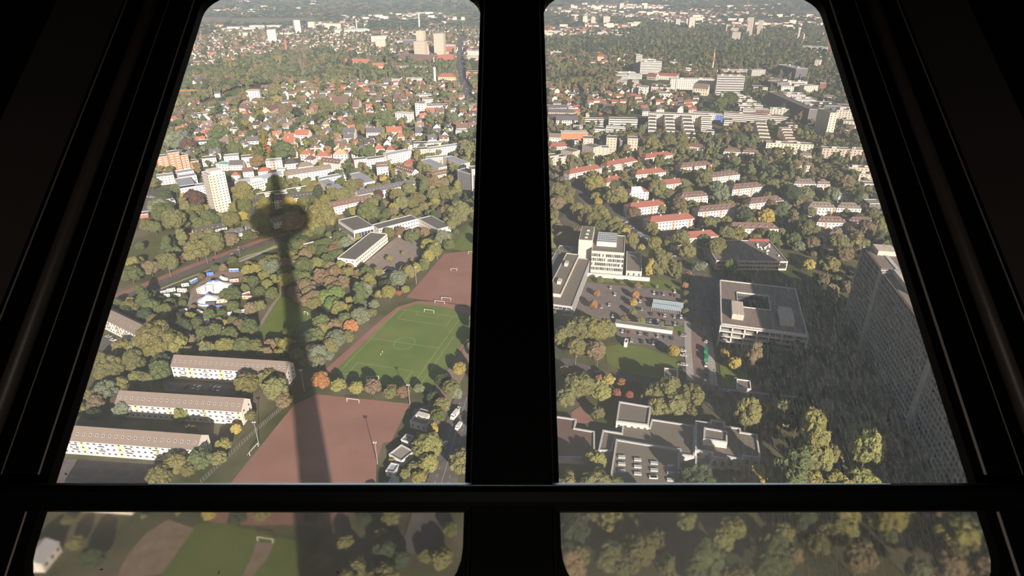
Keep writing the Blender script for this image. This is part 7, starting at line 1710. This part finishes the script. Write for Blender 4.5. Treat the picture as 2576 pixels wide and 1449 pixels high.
# ------------------------------------------------------------------ the tower itself (its shadow lies across the pitches) and the cabin
M_CONC = mat('tower_concrete', (150, 146, 140), .9, .08, .3)
AX = (0, -25)
def lathe_obj(nm, prof, n=48):
    b = MB(); b.lathe(prof, n, AX); o = b.build(nm, M_CONC); tag(o, kind='structure'); return o
lathe_obj('wall_shaft', [(10, 0), (8.2, 60), (7.2, 110), (6.2, 150), (5.2, 190), (5.0, 214)])
lathe_obj('wall_pod_lower', [(5.0, 206), (7.5, 211), (15, 216.5), (22, 219.5), (24.2, 221.0), (24.2, 222.4), (0.1, 222.4)])
lathe_obj('wall_pod_core', [(20.5, 222.0), (20.5, 226.8)])
lathe_obj('wall_pod_upper', [(0.1, 225.3), (22, 225.3), (26.6, 226.0), (27, 229), (27, 233), (25, 234), (25, 240), (18, 243), (9, 244.5), (8.2, 262), (6.0, 264), (5.5, 280), (2.4, 283), (1.6, 331), (.05, 332)])
E = math.radians(36); CE, SE = math.cos(E), math.sin(E)
O = Vector((0, .67, CAMH - .67))
def Wp(x, s, o=0.0): return O + Vector((x * (1 + .015 * (s - 1.0)), s * CE + o * SE, s * SE - o * CE))
M_BLK = mat('black_lacquer', (8, 7, 7), .6, 0, spec=.08)
M_BLK_LIT = mat('lit_post_panel', (66, 61, 56), .65, .1, 8, spec=.15)  # lighter copy of the black; faint light on one post facet painted in
CABIN_W = 13.0
M_STRIP = mat('seal_glint_strip', (168, 158, 148), .5, 0, spec=.3)
def rrect(x0, x1, s0, s1, r, n=7):
    P = []
    for cx_, cs, a0 in ((x1 - r, s0 + r, -math.pi / 2), (x1 - r, s1 - r, 0), (x0 + r, s1 - r, math.pi / 2), (x0 + r, s0 + r, math.pi)):
        for k in range(n + 1): a = a0 + math.pi / 2 * k / n; P.append((cx_ + r * math.cos(a), cs + r * math.sin(a)))
    return P
def framed(nm, hole, outer, o0, o1, m):
    """a plate with a rounded opening, real thickness"""
    Hn = rrect(*hole); x0, x1, s0, s1 = outer; n = len(Hn)
    per = n // 4; cor = ((x1, s0), (x1, s1), (x0, s1), (x0, s0)); V = []; F = []
    for o in (o0, o1): V += [Wp(*p, o) for p in Hn] + [Wp(*c, o) for c in cor]
    N1 = n + 4
    for i in range(n):
        j = (i + 1) % n; ci, cj = n + i // per, n + j // per
        F.append((i, j, cj) if ci == cj else (i, j, cj, ci)); F.append(tuple(N1 + q for q in ((j, i, ci) if ci == cj else (j, i, ci, cj)))); F.append((j, i, N1 + i, N1 + j))
    o = bpy.data.objects.new(nm, me(nm, V, F, [m])); link(o); tag(o, kind='structure'); return o
SB, ST = -.140, 1.082
framed('wall_front', (-.680, -.069, SB, ST, .07), (-1.7, 0, -1.15, 2.2), -.004, .014, M_BLK)
framed('wall_front_right', (.069, .680, SB, ST, .07), (0, 1.7, -1.15, 2.2), -.004, .014, M_BLK)
def wbox(nm, x0, x1, s0, s1, o0, o1, m, kind='structure', par=None):
    c = [Wp(x, s, o) for o in (o0, o1) for s in (s0, s1) for x in (x0, x1)]
    F = [(0, 2, 3, 1), (4, 5, 7, 6), (0, 1, 5, 4), (2, 6, 7, 3), (0, 4, 6, 2), (1, 3, 7, 5)]
    o = bpy.data.objects.new(nm, me(nm, c, F, [m])); link(o, par)
    if kind: tag(o, kind=kind)
    bv = o.modifiers.new('edge', 'BEVEL'); bv.width = .004; bv.segments = 2
    return o
wbox('trim_mullion', -.058, .058, SB - .3, 2.1, -.05, -.005, M_BLK)
for i, s in enumerate((-1, 1)):
    wbox('trim_seal_glint_%d' % (i + 1), s * .697 - (.0013 if s < 0 else .0022), s * .697 + (.0013 if s < 0 else .0022), -.35, 2.0, -.0055, -.0035, M_STRIP)
    wbox('trim_seal_glint_%d' % (i + 3), s * .752 - .0004, s * .752 + .0004, -.35, 2.0, -.0055, -.0035, M_STRIP)
    b = MB(); b.tube(Wp(s * .782, -.5, -.012), Wp(s * .782, 2.05, -.012), .013, 14); tag(b.build('trim_bar_%d' % (i + 1), mat('brown_bar', (74, 64, 56), .45, .2, 30, spec=.4), smooth=True), kind='structure')
    wbox('trim_seal_glint_%d' % (i + 5), s * .822 - .0005, s * .822 + .0005, -.4, 2.0, -.031, -.028, M_STRIP)  # pale strip standing in for the edge highlight of the side post
    # folded side post of the window bay
    b = MB(); q = [(s * .80, -.004), (s * .83, -.03), (s * .94, -.06), (s * .96, -.16), (s * 1.3, -.30)]
    for k in range(len(q) - 1): b.quad(Wp(q[k][0], -.6, q[k][1]), Wp(q[k + 1][0], -.6, q[k + 1][1]), Wp(q[k + 1][0], 2.1, q[k + 1][1]), Wp(q[k][0], 2.1, q[k][1]), m=1 if k == 1 else 0)
    tag(b.build('trim_post_%d' % (i + 1), [M_BLK, M_BLK_LIT]), kind='structure')
# handrail: photograph y 1218..1285 across the whole frame
def on_ray(yp, t): v = (CY - yp) / FPX; return Vector((0, t * (CP + v * SP), CAMH + t * (-SP + v * CP)))
h0, h1 = on_ray(1219, .86), on_ray(1287, .86); hc = (h0 + h1) / 2; hh = (h0 - h1).length / 2
r = empty('handrail', (0, hc.y, hc.z)); tag(r, 'wide black horizontal handrail crossing in front of both window panes', 'handrail')
b = MB(); n = 10; ax_u = (h0 - h1).normalized(); ax_w = Vector((0, -ax_u.z, ax_u.y))
for x in np.linspace(-1.25, 1.25, 25):
    for k in range(n):
        a = 2 * math.pi * (k + .5) / n; ca, sa = math.cos(a), math.sin(a); f = 1 / max(abs(ca), abs(sa)) ** .75
        bow = .004 * (abs(x) / 1.25) ** 2
        p = ax_u * (ca * f * hh * 1.0 + bow) + ax_w * (sa * f * hh * .8); b.V.append((x, p.y, p.z))
for i in range(24):
    for k in range(n): b.F.append((i * n + k, i * n + (k + 1) % n, (i + 1) * n + (k + 1) % n, (i + 1) * n + k)); b.M.append(0)
b.build('rail', mat('rail_lacquer', (8, 8, 8), .5, 0, spec=.1), r)
b = MB(); p = ax_u * hh; tl = math.radians(19); ey = Vector((0, math.cos(tl), -math.sin(tl))); ez = Vector((0, math.sin(tl), math.cos(tl)))
for x0, x1, w0, w1 in ((-.50, -.3, .001, .0028), (-.3, .3, .0028, .0028), (.3, .52, .0028, .001)):
    for s in (0, 1): pass
    b.quad(*[(x, (p + ey * (w * k) + ez * .0012).y, (p + ey * (w * k) + ez * .0012).z) for x, w, k in ((x0, w0, -1), (x1, w1, -1), (x1, w1, 1), (x0, w0, 1))])
    b.quad(*[(x, (p + ey * (w * k) - ez * .002).y, (p + ey * (w * k) - ez * .002).z) for x, w, k in ((x0, w0, 1), (x1, w1, 1), (x1, w1, -1), (x0, w0, -1))])
    b.quad(*[(x, (p - ey * w + ez * h).y, (p - ey * w + ez * h).z) for x, w, h in ((x0, w0, -.002), (x1, w1, -.002), (x1, w1, .0012), (x0, w0, .0012))])
b.build('edge_glint', mat('rail_glint', (222, 226, 232), .22, 0, metal=1.0), r)  # polished strip added and tilted to give the rail its sky highlight
# cabin shell
CZ = CAMH
for nm, x0, x1, y0, y1, z0, z1 in (('floor', -1.75, 1.75, -3.2, -.2, CZ - 1.42, CZ - 1.35), ('ceiling', -1.75, 1.75, -3.2, 2.5, CZ + .62, CZ + .70), ('wall_back', -1.75, 1.75, -3.25, -3.2, CZ - 1.42, CZ + .7)):
    b = MB(); b.box(x0, x1, y0, y1, z0, z1); tag(b.build(nm, M_BLK), kind='structure')
for nm, x0, x1 in (('wall_left', -1.80, -1.70), ('wall_right', 1.70, 1.80)):
    q = [(-3.2, CZ - 1.42), (-.28, CZ - 1.36), (2.47, CZ + .64), (2.47, CZ + .7), (-3.2, CZ + .7)]
    b = MB(); b.quad(*[(x0, y, z) for y, z in q]); b.quad(*[(x1, y, z) for y, z in q[::-1]])
    for k in range(5): (ya, za), (yb, zb) = q[k], q[(k + 1) % 5]; b.quad((x0, ya, za), (x1, ya, za), (x1, yb, zb), (x0, yb, zb))
    tag(b.build(nm, M_BLK), kind='structure')
# unseen fill lamp, added to brighten the window strips and side panels
b = MB(); b.lathe([(.001, CZ + .60), (.07, CZ + .60), (.08, CZ + .62), (.08, CZ + .625)], 20, (0, -1.6)); lo_ = b.build('cabin_fill_lamp', mat('fill_lamp_housing', (60, 58, 56), .5, 0)); tag(lo_, 'small round fill lamp added under the dark cabin ceiling', 'lamp')
ld = bpy.data.lights.new('cabin_fill', 'AREA'); ld.shape = 'DISK'; ld.size = .12; ld.energy = CABIN_W; ld.color = (1, .9, .8); lo = bpy.data.objects.new('cabin_fill', ld); lo.location = (0, -1.6, CZ + .59); link(lo)
# window panes: dusty, streaked glass; the lower ones are thick and blur what lies behind
def pane_mat(name, veil, blur=0.0, streak=1.0):
    m = bpy.data.materials.new(name); m.use_nodes = True; t = m.node_tree; t.nodes.clear(); N = t.nodes.new; L = t.links.new
    out = N('ShaderNodeOutputMaterial'); mix = N('ShaderNodeMixShader')
    if blur:
        clear = N('ShaderNodeBsdfRefraction'); clear.inputs['IOR'].default_value = 1.04; clear.inputs['Roughness'].default_value = blur; clear.inputs['Color'].default_value = (.47, .455, .425, 1)
    else:
        clear = N('ShaderNodeBsdfTransparent'); clear.inputs['Color'].default_value = (.97, .96, .95, 1)
    dust = N('ShaderNodeMixShader'); d1 = N('ShaderNodeBsdfDiffuse'); d2 = N('ShaderNodeBsdfTranslucent')
    for d in (d1, d2): d.inputs['Color'].default_value = (.80, .79, .84, 1)
    dust.inputs[0].default_value = .85; L(d1.outputs[0], dust.inputs[1]); L(d2.outputs[0], dust.inputs[2])
    tc = N('ShaderNodeTexCoord')
    n1 = N('ShaderNodeTexNoise'); n1.inputs['Scale'].default_value = 2.2; n1.inputs['Detail'].default_value = 2; L(tc.outputs['Object'], n1.inputs['Vector'])
    mp = N('ShaderNodeMapping'); mp.inputs['Scale'].default_value = (420, 40, 40); L(tc.outputs['Object'], mp.inputs['Vector'])
    wob = N('ShaderNodeTexNoise'); wob.inputs['Scale'].default_value = 40; L(tc.outputs['Object'], wob.inputs['Vector'])
    add = N('ShaderNodeVectorMath'); add.operation = 'MULTIPLY_ADD'; add.inputs[1].default_value = (3.2, 3.2, 3.2); L(wob.outputs['Color'], add.inputs[0]); L(mp.outputs[0], add.inputs[2])
    n2 = N('ShaderNodeTexNoise'); n2.inputs['Scale'].default_value = 1.3; n2.inputs['Detail'].default_value = 3; L(add.outputs[0], n2.inputs['Vector'])
    sep = N('ShaderNodeSeparateXYZ'); L(tc.outputs['Object'], sep.inputs[0])
    # streaks gather in the right hand pane's right half (run-off marks on the pane)
    mr = N('ShaderNodeMapRange'); mr.inputs[1].default_value = .27; mr.inputs[2].default_value = .42; L(sep.outputs[0], mr.inputs[0])
    mr2 = N('ShaderNodeMapRange'); mr2.inputs[1].default_value = 1.28; mr2.inputs[2].default_value = .98; L(sep.outputs[1], mr2.inputs[0])
    ml = N('ShaderNodeMath'); ml.operation = 'MULTIPLY'; L(mr.outputs[0], ml.inputs[0]); L(mr2.outputs[0], ml.inputs[1])
    st = N('ShaderNodeMapRange'); st.inputs[1].default_value = .38; st.inputs[2].default_value = .72; st.inputs[3].default_value = -.55 * streak; st.inputs[4].default_value = .95 * streak; L(n2.outputs[0], st.inputs[0])
    m2 = N('ShaderNodeMath'); m2.operation = 'MULTIPLY'; L(ml.outputs[0], m2.inputs[0]); L(st.outputs[0], m2.inputs[1])
    b1 = N('ShaderNodeMapRange'); b1.inputs[1].default_value = .3; b1.inputs[2].default_value = .7; b1.inputs[3].default_value = .75; b1.inputs[4].default_value = 1.25; L(n1.outputs[0], b1.inputs[0])
    # milky haze veil, made stronger on the right pane than the left
    rt = N('ShaderNodeMapRange'); rt.inputs[1].default_value = -.05; rt.inputs[2].default_value = .1; rt.inputs[3].default_value = .88; rt.inputs[4].default_value = 1.5; L(sep.outputs[0], rt.inputs[0])
    m3 = N('ShaderNodeMath'); m3.operation = 'MULTIPLY'; L(b1.outputs[0], m3.inputs[0]); L(rt.outputs[0], m3.inputs[1])
    dm = N('ShaderNodeMath'); dm.operation = 'MULTIPLY_ADD'; dm.inputs[1].default_value = -.42; dm.inputs[2].default_value = 1.0; L(ml.outputs[0], dm.inputs[0])  # veil thinned in the streaked area to darken the high-rise shadow there
    m4 = N('ShaderNodeMath'); m4.operation = 'MULTIPLY'; L(m3.outputs[0], m4.inputs[0]); L(dm.outputs[0], m4.inputs[1]); m3 = m4
    a3 = N('ShaderNodeMath'); a3.operation = 'ADD'; L(m3.outputs[0], a3.inputs[0]); L(m2.outputs[0], a3.inputs[1])
    v = N('ShaderNodeMath'); v.operation = 'MULTIPLY'; v.inputs[1].default_value = veil; v.use_clamp = True; L(a3.outputs[0], v.inputs[0])
    L(v.outputs[0], mix.inputs[0]); L(clear.outputs[0], mix.inputs[1]); L(dust.outputs[0], mix.inputs[2]); L(mix.outputs[0], out.inputs[0])
    return m
VEIL = 0.25
PM_U = pane_mat('dusty_glass', VEIL); PM_L = pane_mat('thick_blurring_glass', VEIL * 1.0, .17, .5)
for i, (x0, x1, s0, s1, m) in enumerate(((-.69, -.05, .012, ST + .02, PM_U), (.05, .69, .012, ST + .02, PM_U), (-.69, -.05, SB - .02, .010, PM_L), (.05, .69, SB - .02, .010, PM_L))):
    V = [Wp(x0, s0, .018), Wp(x1, s0, .018), Wp(x1, s1, .018), Wp(x0, s1, .018)]
    o = bpy.data.objects.new('window_%d' % (i + 1), me('pane', [(v.x, v.y, v.z - CAMH) for v in V], [(0, 1, 2, 3)], [m])); o.location = (0, 0, CAMH); link(o); tag(o, kind='structure')
# dead flies and specks on the glass
rs = random.Random(9)
for i, (X, Y) in enumerate(((1132, 3), (2147, 372), (2233, 1059), (166, 1192), (255, 1433), (550, 1440), (850, 1440), (2348, 985))):
    v = (CY - Y) / FPX; d = Vector(((X - CX) / FPX, CP + v * SP, -SP + v * CP)); nrm = Vector((0, SE, -CE)); t = (O + nrm * .015 - Vector((0, 0, CAMH))).dot(nrm) / d.dot(nrm); p = Vector((0, 0, CAMH)) + d * t
    b = MB(); a = rs.uniform(0, 3); u = Vector((math.cos(a), math.sin(a) * CE, math.sin(a) * SE)); b.tube(p - u * .0022, p + u * .0022, .0006, 6); b.tube(p, p + u.orthogonal() * .0018, .0003, 4)
    o = b.build('dead_fly', mat('fly', (10, 9, 8), .8, 0)); tag(o, 'tiny dark dead fly stuck on the glass, %s from the left' % ORD[sorted((1132, 2147, 2233, 166, 255, 550, 850, 2348)).index(X) + 1], 'insect', 'dead flies on the glass')
# ------------------------------------------------------------------ haze over the city
hm = bpy.data.materials.new('city_haze'); hm.use_nodes = True; t = hm.node_tree; t.nodes.clear()
vs = t.nodes.new('ShaderNodeVolumePrincipled') if False else t.nodes.new('ShaderNodeVolumeScatter'); vs.inputs['Density'].default_value = 1.15e-4; vs.inputs['Color'].default_value = (.46, .62, .86, 1); vs.inputs['Anisotropy'].default_value = 0.0
oo = t.nodes.new('ShaderNodeOutputMaterial'); t.links.new(vs.outputs[0], oo.inputs['Volume'])
b = MB(); b.box(-9000, 9000, 60, 16000, -2, 420); hz = b.build('haze', hm); tag(hz, 'thin blue-grey autumn haze lying over the whole city', 'haze', kind='stuff')
